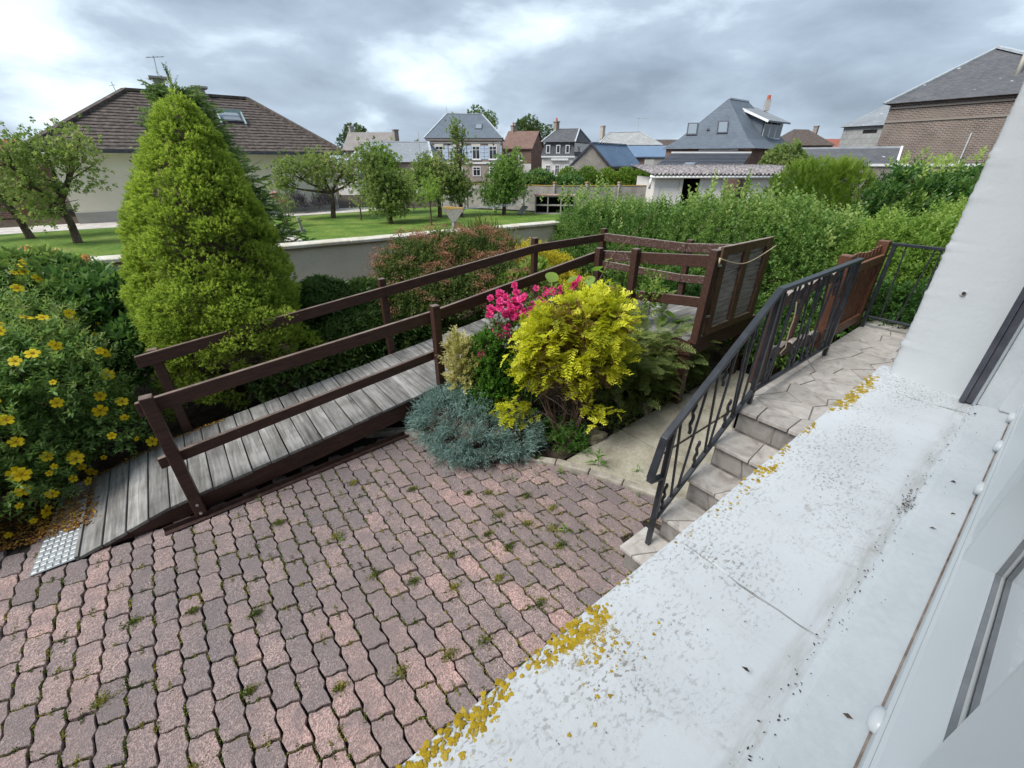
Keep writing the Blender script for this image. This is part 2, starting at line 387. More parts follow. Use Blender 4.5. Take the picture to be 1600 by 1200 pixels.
GASKET = surf('grey_gasket', [(0.16, 0.17, 0.18), (0.24, 0.25, 0.26)], 20, rough=0.6, bump=0)
ALU = surf('guide_aluminium', [(0.45, 0.47, 0.50), (0.60, 0.62, 0.64)], 10, rough=0.3, metal=0.8, bump=0)
DARKALU = surf('dark_guide_slot', [(0.035, 0.035, 0.05), (0.09, 0.09, 0.11)], 10, rough=0.35, spec=0.5, bump=0)
GRIME = surf('joint_grime', [(0.13, 0.085, 0.06), (0.33, 0.27, 0.23)], 40, rough=0.9, bump=0)
RENDER = surf('beige_roughcast', [(0.64, 0.575, 0.46), (0.72, 0.655, 0.54)], 2.5, rough=0.95, bump=0.55, bscale=42, bdist=0.02, fine=0.15)
COPING = surf('lichened_coping', [(0.42, 0.34, 0.20), (0.46, 0.43, 0.36), (0.56, 0.54, 0.48), (0.33, 0.32, 0.30)], 4, rough=0.9, bump=0.4, bscale=50, fine=0.3, lo=0.28, hi=0.72)
def mat_glass(name='window_glass', col=(0.02, 0.025, 0.03)):
    m, N = new_mat(name); finish(N, col, 0.04, 0.9); return m
GLASS = mat_glass(); 
def mat_clear():
    m, N = new_mat('sash_glass')
    g = N('ShaderNodeBsdfGlossy', Roughness=0.02); t = N('ShaderNodeBsdfTransparent', Color=(0.86, 0.90, 0.90, 1))
    fr = N('ShaderNodeFresnel', IOR=1.5)
    mx = N('ShaderNodeMixShader', Fac=fr.outputs[0], i1=t.outputs[0], i2=g.outputs[0]); N('ShaderNodeOutputMaterial', Surface=mx.outputs[0]); return m
CLEAR = mat_clear()

# ---------------------------------------------------------------- ground
G = -2.4
def ground():
    x0, x1, y0, y1 = -14.0, 7.55, -8.0, 6.9; L = 900.0; zo = -2.16; zi = G - 0.045
    V = [(-L, -L, zo), (L, -L, zo), (L, L, zo), (-L, L, zo), (x0, y0, zo), (x1, y0, zo), (x1, y1, zo), (x0, y1, zo), (x0, y0, zi), (x1, y0, zi), (x1, y1, zi), (x0, y1, zi)]
    F = [(0, 1, 5, 4), (1, 2, 6, 5), (2, 3, 7, 6), (3, 0, 4, 7), (8, 9, 10, 11), (4, 5, 9, 8), (5, 6, 10, 9), (6, 7, 11, 10), (7, 4, 8, 11)]
    o = mk('ground', V, F, SOIL); tag(o, 'dark bare soil and ground under the gardens and courtyard', 'ground', kind='structure')
ground()

GRASS = surf('mown_grass', [(0.052, 0.110, 0.016), (0.090, 0.165, 0.022), (0.140, 0.205, 0.035), (0.215, 0.235, 0.075)], 0.8, lo=0.32, hi=0.70, rough=0.9, bump=0.9, bscale=45, bdist=0.03, fine=0.55)
GRAVEL = surf('pale_gravel', [(0.36, 0.33, 0.30), (0.55, 0.52, 0.48)], 3, rough=0.95, bump=0.5, bscale=60)
def wall_y(x): return 6.97 - 0.075 * (x - 1.13) if x > 0 else 7.055 - 0.2 * x * 0.75
def lawn():
    xs = np.linspace(-14, 14.6, 40); ys = np.linspace(0, 1, 26); V = []; F = []
    for i, x in enumerate(xs):
        ya = 7.35 if x > 0 else 7.3 - 0.15 * x
        yb = 22.0 if x < 12 else 22.0 - (x - 12) * 2.4
        for t in ys: V.append((x, ya + (yb - ya) * t, -2.10 + 0.012 * math.sin(x * 1.7 + t * 9) + 0.012 * math.sin(t * 23 + x)))
    m = len(ys)
    for i in range(len(xs) - 1):
        for j in range(m - 1): F.append((i * m + j, (i + 1) * m + j, (i + 1) * m + j + 1, i * m + j + 1))
    lw = mk('lawn', V, F, GRASS, smooth=True); tag(lw, 'bright green mown lawn of the neighbouring orchard garden', 'lawn', kind='structure')
    # blades of grass
    n = 42000
    P = np.stack([rng.uniform(-7, 13.5, n), 10.5 + 11 * rng.random(n), np.full(n, -2.11)], 1)
    D = mixdir(np.zeros((n, 3)), 0, 1.0, 0.5)
    V2, F2, t2 = scatter((np.array([(-.012, 0, 0), (.012, 0, 0), (0, 1, 0)]), np.array([(0, 1, 2)])), P, D, rng.uniform(0.03, 0.075, n), rng.uniform(0, 6.28, n), cluster_tint(P, 0.9, 0.4, 0.5, 0.5))
    gm = leafmat('grass_blades', [(0.0, (0.05, 0.115, 0.015)), (0.6, (0.10, 0.20, 0.028)), (1.0, (0.20, 0.27, 0.06))], 0.6, 0.3)
    g = mk('grass', V2, F2, gm, tint=t2); tag(g, 'short grass blades covering the neighbouring lawn', 'grass', kind='stuff')
    d = MB().box(-16, 9, 21.9, 24.2, -2.13, -2.085).build('driveway', GRAVEL); tag(d, 'pale gravel strip between the lawn and the bungalow', 'driveway', kind='structure')
    p = MB().add([(2.3, 9.0, -2.082), (3.0, 9.0, -2.082), (3.3, 21.9, -2.082), (2.3, 21.9, -2.082)], [(0, 1, 2, 3)]).build('garden_path', GRAVEL)
    tag(p, 'narrow pale path across the lawn behind the tall conifer', 'path', kind='structure')
lawn()

# ---------------------------------------------------------------- courtyard paving
PW, PL = 0.1165, 0.2265                     # pitch across and along
SL = 0.030                                  # how far a cross joint slants
KERBLINE = [(0.95, 3.62), (1.22, 3.47), (1.42, 3.18), (1.55, 2.88), (1.72, 2.62), (1.93, 2.38), (2.13, 2.12), (2.27, 1.85), (2.39, 1.58), (2.50, 1.30), (2.58, 1.0)]
def in_bed(x, y):
    for (xa, ya), (xb, yb) in zip(KERBLINE, KERBLINE[1:]):
        if yb <= y <= ya:
            t = (ya - y) / (ya - yb); return x > xa + (xb - xa) * t
    return False
def ramp_front(x): return 3.345
def wave(y): return 0.0068 * math.sin(4 * math.pi * y / PL) + 0.0026 * math.sin(8 * math.pi * y / PL)
def paver_mesh(seed):
    r = random.Random(seed); g = 0.0052; out = []
    hw = PW / 2 - g; n = 7
    for i in range(n + 1):                  # right side upwards
        y = -PL / 2 - SL / 2 + g + (PL - 2 * g) * i / n; out.append((hw + wave(y + PL * .06), y))
    for i in range(1, 3):                   # far cross joint, a soft S
        t = i / 3; out.append((hw - 2 * hw * t + wave(PL / 2), PL / 2 - g - SL / 2 + SL * t + 0.005 * math.sin(2 * math.pi * t)))
    for i in range(n, -1, -1):
        y = -PL / 2 + SL / 2 + g + (PL - 2 * g) * i / n; out.append((-hw + wave(y + PL * .06), y))
    for i in range(1, 3):
        t = i / 3; out.append((-hw + 2 * hw * t + wave(-PL / 2), -PL / 2 + g + SL / 2 - SL * t - 0.005 * math.sin(2 * math.pi * t)))
    out = [(x + r.uniform(-.0016, .0016), y + r.uniform(-.0016, .0016)) for x, y in out]
    k = len(out); c = 0.93
    V = [(x, y, -0.03) for x, y in out] + [(x, y, -0.0035 + r.uniform(-.001, .001)) for x, y in out] + [(x * 0.95, y * 0.975, r.uniform(-.0006, .0006)) for x, y in out] + [(0, 0, 0.0005)]
    F = []
    for i in range(k):
        j = (i + 1) % k; F += [(i, j, k + j, k + i), (k + i, k + j, 2 * k + j, 2 * k + i), (2 * k + i, 2 * k + j, 3 * k)]
    return V, F
PAVING = empty('courtyard_paving', (0, 0, G)); tag(PAVING, 'pinkish grey interlocking wavy concrete pavers with mossy joints', 'paving', kind='structure')
MOSSPTS = []
def paving():
    mk('bedding', [(-4, -0.2, G - .028), (2.75, -0.2, G - .028), (2.75, 3.8, G - .028), (-4, 3.8, G - .028)], [(0, 1, 2, 3)], JOINT, PAVING)
    protos = []
    for s in range(6):
        V, F = paver_mesh(s); me = raw_mesh('paver', V, F); me.materials.append(PAVER); protos.append(me)
    cells = []
    for i in range(-34, 24):
        for j in range(-2, 19):
            x = 0.025 + i * PW; y = 1.0 + j * PL + (PL / 2 if i % 2 else 0.0)
            if y > (3.46 if x > -1.36 else 3.75) or in_bed(x - 0.055, y): continue
            if y < 0.2: continue
            if x > 1.80 and y < 1.13: continue
            if -1.40 < x + .3 and x < -1.0 and y > 3.3 and False: continue
            # apparent size from the window, to choose the 300 that show largest
            d = math.sqrt(x * x + y * y + G * G); fx = 0.541 * x + 0.70 * y + 0.466 * 2.4
            vis = y > 0.95 and fx > 0 and abs((0.791 * x - 0.612 * y) / fx) < 1.25 and (0.285 * x + 0.3686 * y - 0.885 * 2.4) / fx > -0.97
            cells.append(((0 if vis else 10) + d, x, y))
    cells.sort(); rest = MB(); r = random.Random(8)
    for n, (d, x, y) in enumerate(cells):
        z = G + r.uniform(-.005, .003) - 0.006 * max(0, math.sin(x * 2.3 + 1) * math.sin(y * 2.9)); rx, ry, rz = r.uniform(-.018, .018), r.uniform(-.022, .022), r.uniform(-.022, .022)
        if n < 300:
            o = bpy.data.objects.new('paver', protos[r.randrange(6)]); link(o, PAVING)
            o.location = (x, y, z - G); o.rotation_euler = (rx, ry, rz)
        else:
            V, F = paver_mesh(n % 6); rest.add([(a + x, b + y, c + z) for a, b, c in V], F)
        for t in (0.0, 0.5):
            MOSSPTS.append((x - PW / 2 + wave((t - .25) * PL + PL * .06), y + (t - .25) * PL))
        MOSSPTS.append((x, y - PL / 2))
    o = rest.build('paver_rest', PAVER, PAVING); tag(o, kind='stuff')
paving()

def moss():
    """moss and small weeds in the joints: clumps of tiny leaves"""
    r = random.Random(4); pts = []; 
    for (x, y) in MOSSPTS:
        dens = 0.50 + 0.35 * math.sin(x * 2.1 + 1.0) * math.sin(y * 2.7 + x) + (0.25 if x > 0.3 and y < 2.4 else 0)
        if r.random() < dens:
            ln = r.uniform(.01, .075); wd = r.choice([.0025, .0035, .005, .008]); yc = 0
            for k in range(int(8 + ln * 520 + wd * 1900)):
                dy = r.uniform(-ln, ln) * .8; xw = x + wave(((y + dy) % (PL / 2)) * 0 + 0) * 0
                pts.append((x + r.gauss(0, wd), y + dy, G - 0.010 + r.random() * 0.012, wd))
    for (x, y) in MOSSPTS[2::3]:
        if r.random() < .55:
            for k in range(26): q = r.uniform(-.5, .5); pts.append((x + q * PW, y - SL * q + r.gauss(0, .003), G - 0.010 + r.random() * 0.011, .004))
    for (x, y, sz) in [(0.42, 2.02, .036), (0.60, 1.82, .034), (0.78, 1.62, .04), (1.38, 1.95, .045), (1.25, 1.66, .032), (1.05, 1.5, .035), (1.5, 1.75, .04), (1.68, 1.98, .045), (0.02, 1.48, .03),
                       (0.62, 3.0, .035), (0.98, 2.62, .034), (-0.25, 2.2, .033), (0.33, 2.5, .045), (1.32, 2.3, .03), (1.55, 1.45, .04), (1.62, 1.6, .045), (0.30, 1.36, .045), (0.55, 1.28, .04), (-0.83, 2.58, .04), (-0.95, 2.15, .04), (-0.35, 1.75, .03), (-0.62, 1.55, .035), (0.75, 1.22, .045), (1.15, 1.2, .04), (0.02, 2.9, .03), (-0.55, 2.45, .025), (1.45, 2.2, .035), (1.75, 1.75, .04), (1.2, 1.85, .03), (0.9, 1.85, .03)]:
        for k in range(230): pts.append((x + r.gauss(0, sz * .55) * (1.4 if k % 3 else .6), y + r.gauss(0, sz * .5) * (.6 if k % 3 else 1.5), G + 0.001 + r.random() * 0.012, 0.013))
    P = np.array(pts)[:, :3]; n = len(P)
    D = mixdir(np.zeros((n, 3)), 0, 0.7, 0.6)
    m = leafmat('joint_moss', [(0.0, (0.045, 0.07, 0.014)), (0.4, (0.11, 0.15, 0.022)), (0.75, (0.22, 0.225, 0.04)), (1.0, (0.34, 0.29, 0.08))], 0.75, 0.2)
    tt = np.clip(0.5 + 0.35 * np.sin(P[:, 0] * 31 + P[:, 1] * 17) + rng.normal(size=n) * .18, 0, 1)
    V, F, t = scatter(leaf2(0.75, 1.0, 0.1), P, D, rng.uniform(0.006, 0.013, n), rng.uniform(0, 6.28, n), tt)
    o = mk('joint_moss', V, F, m, PAVING, tint=t); tag(o, kind='stuff')
moss()

# ---------------------------------------------------------------- kerb, concrete path
def offset_line(pts, d):
    out = []
    for i, p in enumerate(pts):
        a = Vector(pts[max(0, i - 1)]); b = Vector(pts[min(len(pts) - 1, i + 1)]); t = (b - a).normalized(); n = Vector((-t.y, t.x)); out.append((p[0] + n.x * d, p[1] + n.y * d))
    return out
def kerb():
    k = empty('kerb', (1.7, 2.6, G)); tag(k, 'curved low concrete kerb between the pavers and the flower bed', 'kerb', kind='structure')
    a = KERBLINE; b = offset_line(KERBLINE, 0.075)
    for i in range(0, len(a) - 1):
        ja = 0.985
        pa, pb = a[i], a[i + 1]; qa, qb = b[i], b[i + 1]
        pb = (pa[0] + (pb[0] - pa[0]) * ja, pa[1] + (pb[1] - pa[1]) * ja); qb = (qa[0] + (qb[0] - qa[0]) * ja, qa[1] + (qb[1] - qa[1]) * ja)
        z1 = G + 0.035 + 0.004 * math.sin(i * 2.3)
        m = MB().add([(*pa, G - .05), (*pb, G - .05), (*qb, G - .05), (*qa, G - .05), (*pa, z1), (*pb, z1), (*qb, z1), (*qa, z1)],
                     [(0, 1, 2, 3), (7, 6, 5, 4), (4, 5, 1, 0), (5, 6, 2, 1), (6, 7, 3, 2), (7, 4, 0, 3)])
        m.build('kerb_stone', KERB, k, bevel=0.012, segs=2)
    p = empty('concrete_path', (3.4, 1.6, G)); tag(p, 'worn concrete slab path between the flower bed and the stone steps', 'path', kind='structure')
    zt = G + 0.03
    for poly in [[(2.245, 2.10), (2.345, 1.86), (2.47, 1.58), (2.58, 1.32), (2.66, 1.06), (3.02, 1.06), (3.02, 1.62), (3.02, 2.12)],
                 [(3.035, 1.06), (4.05, 1.06), (4.05, 1.61), (3.035, 1.61)], [(3.035, 1.63), (4.05, 1.63), (4.05, 2.14), (3.035, 2.12)],
                 [(4.065, 1.06), (5.3, 1.06), (5.3, 1.64), (4.065, 1.61)], [(4.065, 1.63), (5.3, 1.66), (5.3, 2.16), (4.065, 2.14)]]:
        n = len(poly); V = [(x, y, G - .05) for x, y in poly] + [(x, y, zt) for x, y in poly]
        F = [tuple(range(n - 1, -1, -1)), tuple(range(n, 2 * n))] + [(i, (i + 1) % n, n + (i + 1) % n, n + i) for i in range(n)]
        mk('slab', V, F, CONC, p, bevel=0.006)
kerb()

# ---------------------------------------------------------------- irregular stone cells
def cells(x0, x1, y0, y1, n, seed, gap=0.008, jitter=1.0):
    r = random.Random(seed); nx = max(1, round(math.sqrt(n * (x1 - x0) / (y1 - y0)))); ny = max(1, round(n / nx)); pts = []
    for i in range(nx):
        for j in range(ny):
            pts.append((x0 + (x1 - x0) * (i + .5 + r.uniform(-.42, .42) * jitter) / nx, y0 + (y1 - y0) * (j + .5 + r.uniform(-.42, .42) * jitter) / ny))
    out = []
    for a, p in enumerate(pts):
        poly = [(x0, y0), (x1, y0), (x1, y1), (x0, y1)]
        for b, q in enumerate(pts):
            if a == b: continue
            dx, dy = q[0] - p[0], q[1] - p[1]; L = math.hypot(dx, dy); dx /= L; dy /= L
            lim = (p[0] + q[0]) / 2 * dx + (p[1] + q[1]) / 2 * dy - gap / 2; new = []
            for i in range(len(poly)):
                s, e = poly[i], poly[(i + 1) % len(poly)]; ds = s[0] * dx + s[1] * dy - lim; de = e[0] * dx + e[1] * dy - lim
                if ds <= 0: new.append(s)
                if ds * de < 0: t = ds / (ds - de); new.append((s[0] + (e[0] - s[0]) * t, s[1] + (e[1] - s[1]) * t))
            poly = new
            if len(poly) < 3: break
        if len(poly) >= 3:
            keep = [poly[0]]
            for v in poly[1:]:
                if math.hypot(v[0] - keep[-1][0], v[1] - keep[-1][1]) > 0.012: keep.append(v)
            if len(keep) >= 3: out.append(keep)
    return out
def prism(poly, f0, f1):
    n = len(poly); V = [f0(*p) for p in poly] + [f1(*p) for p in poly]
    return V, [tuple(range(n - 1, -1, -1)), tuple(range(n, 2 * n))] + [(i, (i + 1) % n, n + (i + 1) % n, n + i) for i in range(n)]

# ---------------------------------------------------------------- stone steps and landing
STEPX = [1.747, 2.007, 2.262, 2.508, 2.755]; STEPZ = [G + .18, G + .36, G + .54, G + .72, -1.5]
def steps():
    t = empty('stone_steps', (2.3, 0.6, G)); tag(t, 'five pale marble crazy paved steps and landing along the white house', 'steps')
    yw, ye = 0.19, 1.03
    core = MB()
    for i in range(5):
        xe = STEPX[i + 1] if i < 4 else 5.75
        y1 = ye - 0.025 if i else 1.075
        core.box(STEPX[i] + 0.034, xe + 0.06, yw, y1, G - .1, STEPZ[i] - 0.008)
    core.build('concrete_core', MORTAR, t)
    r = random.Random(3)
    for i in range(5):
        x0 = STEPX[i]; x1 = (STEPX[i + 1] + 0.012) if i < 4 else 5.75; y1 = ye if i else 1.10
        if i == 4: y1 = 1.06
        cl = cells(x0, x1, yw, y1, 4 if i < 4 else 46, 20 + i, 0.007 if i < 4 else 0.009)
        for c in cl:
            zt = STEPZ[i] + r.uniform(-.0015, .0015)
            V, F = prism(c, lambda a, b: (a, b, STEPZ[i] - 0.026), lambda a, b: (a, b, zt)); mk('paving_stone', V, F, CRAZY, t, bevel=0.0015)
        zb = STEPZ[i - 1] if i else G
        for c in cells(yw, y1 - 0.03, zb + 0.004, STEPZ[i] - 0.03, 3, 40 + i, 0.009):
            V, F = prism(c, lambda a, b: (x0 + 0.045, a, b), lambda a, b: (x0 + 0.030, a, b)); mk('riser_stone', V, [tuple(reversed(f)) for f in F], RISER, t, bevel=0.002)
    # outer flank of the landing
    for c in cells(STEPX[4] + .03, 5.7, G + .05, -1.535, 26, 77, 0.015):
        V, F = prism(c, lambda a, b: (a, 1.0, b), lambda a, b: (a, 1.022, b)); mk('flank_stone', V, [tuple(reversed(f)) for f in F], CRAZY, t, bevel=0.003)
steps()

# ---------------------------------------------------------------- the white house: wall, sill, window
def house():
    h = empty('white_house', (1.4, -2, G)); tag(h, 'white painted house wall with lichen spotted window sill and plastic window', 'house')
    w = MB()
    w.box(1.46, 9.0, -0.22, 0.172, G - .2, 2.3); w.box(-4.5, -1.32, -0.22, 0.172, G - .2, 2.3)
    w.box(-1.32, 1.46, -0.22, 0.172, G - .2, -0.56); w.box(-1.32, 1.46, -0.22, 0.172, 1.35, 2.3)
    w.box(-4.5, 9.0, -6.0, -5.8, G - .2, 2.3); w.box(-4.5, -4.3, -5.8, -0.22, G - .2, 2.3); w.box(8.8, 9.0, -5.8, -0.22, G - .2, 2.3)
    w.box(-4.3, 8.8, -5.8, -0.22, -1.6, -1.5)
    w.build('wall', WHITEWALL, h)
    MB().box(-4.6, 9.1, -6.1, 0.24, 2.3, 2.45).build('roof_slab', WHITEWALL, h)
    # far reveal with its rough painted arris
    nz = 260; V = []; F = []; r = random.Random(2); prof = 7
    for k in range(nz + 1):
        z = -0.515 + 1.9 * k / nz; j = [r.gauss(0, .0006) for _ in range(6)]; lump = 0.0028 * max(0, r.gauss(-.8, 1))
        V += [(1.385, -0.12, z), (1.383, 0.0, z), (1.412, 0.13, z), (1.4205 + j[0] * .5 - lump * .3, 0.166 + j[1] * .5, z), (1.421 + j[2] - lump * .6, 0.1775 + j[3] + lump, z), (1.434 + j[4], 0.183 + j[5] + lump, z), (1.47, 0.180, z)]
    for k in range(nz):
        for i in range(prof - 1): a = k * prof + i; F.append((a, a + prof, a + prof + 1, a + 1))
    mk('reveal', V, F, WHITEWALL, h, smooth=True)
    screw = surf('rusty_anchor', [(0.04, 0.02, 0.012), (0.10, 0.05, 0.03)], 50, rough=0.7, bump=0)
    for (y, z) in [(0.118, 0.012), (0.116, -0.265)]:
        V, F = tube([(1.4085, y, z), (1.402, y, z)], [.0035, .0035], 10); o = mk('wall_anchor', V, F, screw, h)
        V, F = tube([(1.4090, y + .0015, z), (1.4050, y + .0015, z)], [.0065, .0058], 12); mk('anchor_collar', V, F, SUBSILL, o)
    stain = surf('rust_run', [(0.50, 0.42, 0.30), (0.66, 0.62, 0.54)], 30, rough=0.7, bump=0)
    # sill of painted concrete slabs
    cuts = [-1.3, -0.42, 0.4715, 1.300, 1.475]
    for a, b in zip(cuts, cuts[1:]):
        nx, ny = max(6, int((b - a) / .04)), 14; V = []; F = []; rr = random.Random(int(a * 100))
        prof = [(0.196, -0.560), (0.2085, -0.553), (0.2110, -0.512), (0.2085, -0.5035), (0.203, -0.5005)] + [(0.203 - 0.19 * k / 8, -0.5 + 0.0015 * math.sin(k)) for k in range(1, 9)] + [(0.006, -0.494), (-0.02, -0.494), (-0.02, -0.56)]
        m = len(prof)
        for i in range(nx + 1):
            x = a + 0.0020 + (b - a - 0.0040) * i / nx
            for k, (y, z) in enumerate(prof):
                dx = 0.0
                if i in (0, nx): dx = 0.0016 * math.sin(k * 2.1 + a) + rr.uniform(-.0008, .0008)
                V.append((x + (dx if a > -.5 else 0), y + rr.gauss(0, .0004), z + rr.gauss(0, .0003)))
        for i in range(nx):
            for k in range(m - 1): p = i * m + k; F.append((p, p + m, p + m + 1, p + 1))
        F.append(tuple(range(m))); F.append(tuple(nx * m + k for k in range(m - 1, -1, -1)))
        mk('sill_slab', V, F, SILL, h, smooth=False)
    MB().box(-1.3, 1.46, -0.02, 0.19, -0.575, -0.506).build('sill_bed', GRIME, h)
    # sub-sill, grimy joint line, window frame
    MB().add([(-1.3, 0.0075, -0.4935), (1.37, 0.0075, -0.4935), (1.37, -0.003, -0.4905), (-1.3, -0.003, -0.4905), (-1.3, -0.053, -0.486), (1.37, -0.053, -0.486), (-1.3, 0.0075, -0.52), (1.37, 0.0075, -0.52)],
             [(0, 1, 2, 3), (3, 2, 5, 4), (6, 7, 1, 0)]).build('sub_sill', SUBSILL, h)
    MB().box(-1.3, 1.36, -0.0545, -0.0515, -0.490, -0.4845).build('joint_line', GRIME, h)
    fr = MB().add([(-1.3, -0.0535, -0.49), (1.36, -0.0535, -0.49), (1.36, -0.0535, -0.461), (-1.3, -0.0535, -0.461), (-1.3, -0.058, -0.4555), (1.36, -0.058, -0.4555), (-1.3, -0.125, -0.4555), (1.36, -0.125, -0.4555), (-1.3, -0.125, -0.50), (1.36, -0.125, -0.50)],
                  [(0, 1, 2, 3), (3, 2, 5, 4), (4, 5, 7, 6), (6, 7, 9, 8)]).build('window_frame', PVC, h)
    MB().box(1.335, 1.392, -0.125, -0.030, -0.486, 1.35).build('frame_jamb', PVC, h, bevel=0.004)
    MB().box(-1.3, 1.39, -0.125, -0.045, 1.25, 1.35).build('frame_head', PVC, h)
    MB().box(-1.3, 1.335, -0.0575, -0.0565, -0.4600, -0.4570).build('gasket', GASKET, h)
    for x in (0.402, 0.93, 1.12, 1.285):      # drain caps
        V = []; F = []; n = 10
        for (s, d) in [(1.0, 0.0), (0.98, 0.004), (0.72, 0.0075), (0.1, 0.0085)]:
            for k in range(n):
                t = 2 * math.pi * k / n; w_ = 0.0155 * math.cos(t) * (1 - 0.45 * max(0, -math.sin(t))) ; V.append((x + w_ * s, -0.0535 + d, -0.472 + 0.012 * math.sin(t) * s))
        for j in range(3):
            for k in range(n): k2 = (k + 1) % n; F.append((j * n + k, j * n + k2, (j + 1) * n + k2, (j + 1) * n + k))
        F.append(tuple(3 * n + k for k in range(n)))
        mk('drain_cap', V, F, PVC, h, smooth=True)
    def sash(x0, x1, z0, z1):
        yo, yi, w, d = -0.0605, -0.083, 0.085, 0.03
        o = [(x0, z0), (x1, z0), (x1, z1), (x0, z1)]; i_ = [(x0 + w, z0 + w * .7), (x1 - w, z0 + w * .7), (x1 - w, z1 - w), (x0 + w, z1 - w)]
        f_ = [(x0 + .03, z0 + .022), (x1 - .03, z0 + .022), (x1 - .03, z1 - .03), (x0 + .03, z1 - .03)]
        root = None
        for k in range(4):
            k2 = (k + 1) % 4; e = 0.0006
            V = [(o[k][0], -0.11, o[k][1]), (o[k2][0], -0.11, o[k2][1]), (o[k][0], yo - .004, o[k][1]), (o[k2][0], yo - .004, o[k2][1]), (f_[k][0], yo + .003, f_[k][1]), (f_[k2][0], yo + .003, f_[k2][1]),
                 (i_[k][0], yi + .006, i_[k][1]), (i_[k2][0], yi + .006, i_[k2][1]), (i_[k][0], yi - .005, i_[k][1]), (i_[k2][0], yi - .005, i_[k2][1])]
            F = [(0, 1, 3, 2), (2, 3, 5, 4), (4, 5, 7, 6), (6, 7, 9, 8)]
            piece = mk('sash_rail' if k % 2 == 0 else 'sash_stile', V, F, PVC, h); root = root or piece
            g = MB().beam((i_[k][0], yi + .002, i_[k][1]), (i_[k2][0], yi + .002, i_[k2][1]), 0.006, 0.004, (0, 1, 0)); g.build('glazing_gasket', GASKET, piece)
        mk('pane', [(i_[0][0], yi - .002, i_[0][1]), (i_[1][0], yi - .002, i_[1][1]), (i_[2][0], yi - .002, i_[2][1]), (i_[3][0], yi - .002, i_[3][1])], [(0, 1, 2, 3)], CLEAR, h)
    sash(0.232, 0.690, -0.4560, 1.25); sash(0.715, 1.335, -0.4560, 1.25)
    MB().box(0.690, 0.715, -0.11, -0.060, -0.456, 1.25).build('mullion', PVC, h)
    MB().box(0.140, 0.2300, -0.11, -0.0497, -0.456, 1.25).build('opening_stile', PVC, h, bevel=0.008, segs=3)
    # inside, a net curtain and the room's sill seen through the pane
    MB().box(0.14, 1.33, -0.35, -0.127, -0.52, -0.46).build('inner_sill', PVC, h)
    V = []; F = []
    for k in range(81):
        x = 0.2 + 1.13 * k / 80; V += [(x, -0.30 + 0.012 * math.sin(k * 1.1), -0.46), (x, -0.30 + 0.012 * math.sin(k * 1.1 + .3), 1.2)]
    for k in range(80): F.append((2 * k, 2 * k + 2, 2 * k + 3, 2 * k + 1))
    mk('net_curtain', V, F, surf('net_curtain_cloth', [(0.55, 0.58, 0.58), (0.62, 0.65, 0.65)], 5, rough=0.9, bump=0), h, smooth=True)
    # roller shutter guide
    MB().box(1.352, 1.389, 0.0235, 0.0335, -0.494, 1.35).build('shutter_guide', DARKALU, h)
    MB().box(1.358, 1.389, 0.0105, 0.0225, -0.494, 1.35).build('guide_slot', DARKALU, h)
    MB().box(1.350, 1.390, 0.0045, 0.0105, -0.494, 1.35).build('guide_lip', ALU, h, bevel=0.001)
    MB().box(1.356, 1.390, -0.0300, 0.0040, -0.49, 1.35).build('guide_back', SUBSILL, h)
    # lichen crusts along the outer edge of the sill
    r = random.Random(9); pts = []
    def clump(x, y, n, sx, sy, big=1.0):
        for _ in range(int(n * 1.35)):
            px, py = x + r.gauss(0, sx), y + r.gauss(0, sy)
            if 0.02 < py < 0.2095: pts.append((px, py, r.choice([.0007, .0009, .0012, .0016, .0022]) * big))
    for (x, y, n, sx, sy, b) in [(0.030, .198, 60, .018, .009, 1.3), (0.075, .196, 50, .018, .010, 1.3), (0.11, .195, 45, .015, .010, 1.2), (0.145, .200, 26, .015, .006, 1.1), (0.20, .197, 60, .015, .011, 1.2), (0.238, .192, 70, .012, .013, 1.3), (0.265, .187, 70, .012, .014, 1.3), (0.288, .188, 50, .010, .011, 1.3),
                                 (0.27, .165, 26, .018, .010, .8), (0.19, .172, 16, .02, .009, .8), (0.12, .165, 14, .02, .012, .8), (0.30, .150, 12, .02, .012, .7), (0.22, .15, 14, .03, .012, .7), (0.36, .205, 8, .012, .004, .8), (0.07, .16, 12, .02, .012, .7),
                                 (0.49, .20, 8, .012, .006, .7), (0.58, .188, 16, .025, .010, .9), (0.62, .175, 16, .025, .008, 1.0), (0.66, .196, 14, .02, .008, 1.0), (0.72, .192, 32, .018, .009, 1.2), (0.76, .190, 32, .016, .009, 1.2), (0.84, .200, 16, .014, .006, 1.1), (0.93, .204, 14, .014, .004, 1.1), (0.98, .203, 12, .012, .004, 1.0),
                                 (0.64, .16, 14, .02, .012, .8), (1.12, .199, 42, .022, .008, 1.5), (1.17, .192, 50, .022, .011, 1.6), (1.23, .192, 50, .022, .011, 1.6), (1.29, .190, 40, .024, .012, 1.5), (1.35, .196, 28, .022, .008, 1.5), (1.22, .172, 22, .025, .008, 1.3), (1.30, .165, 16, .025, .007, 1.2)]:
        clump(x, y, n, sx, sy, b)
    V = []; F = []; T = []
    for (x, y, s) in pts:
        o = len(V); n = 10; s *= 1.35; p1, p2 = r.uniform(0, 6), r.uniform(0, 6); h_ = 0.0005 + s * 0.07; tt = r.random()
        lob = [1 + .22 * math.sin(3 * 6.2832 * k / n + p1) + .18 * math.sin(5 * 6.2832 * k / n + p2) + r.uniform(-.12, .12) for k in range(n)]
        for f_, zz in ((1.0, 0.0), (.86, .8), (.5, .45)):
            for k in range(n): t = 6.2832 * k / n; V.append((x + s * f_ * lob[k] * math.cos(t), y + s * f_ * lob[k] * math.sin(t), -0.4995 + h_ * zz * r.uniform(.6, 1.4)))
        V.append((x, y, -0.4995 + h_ * r.uniform(.3, 1.2)))
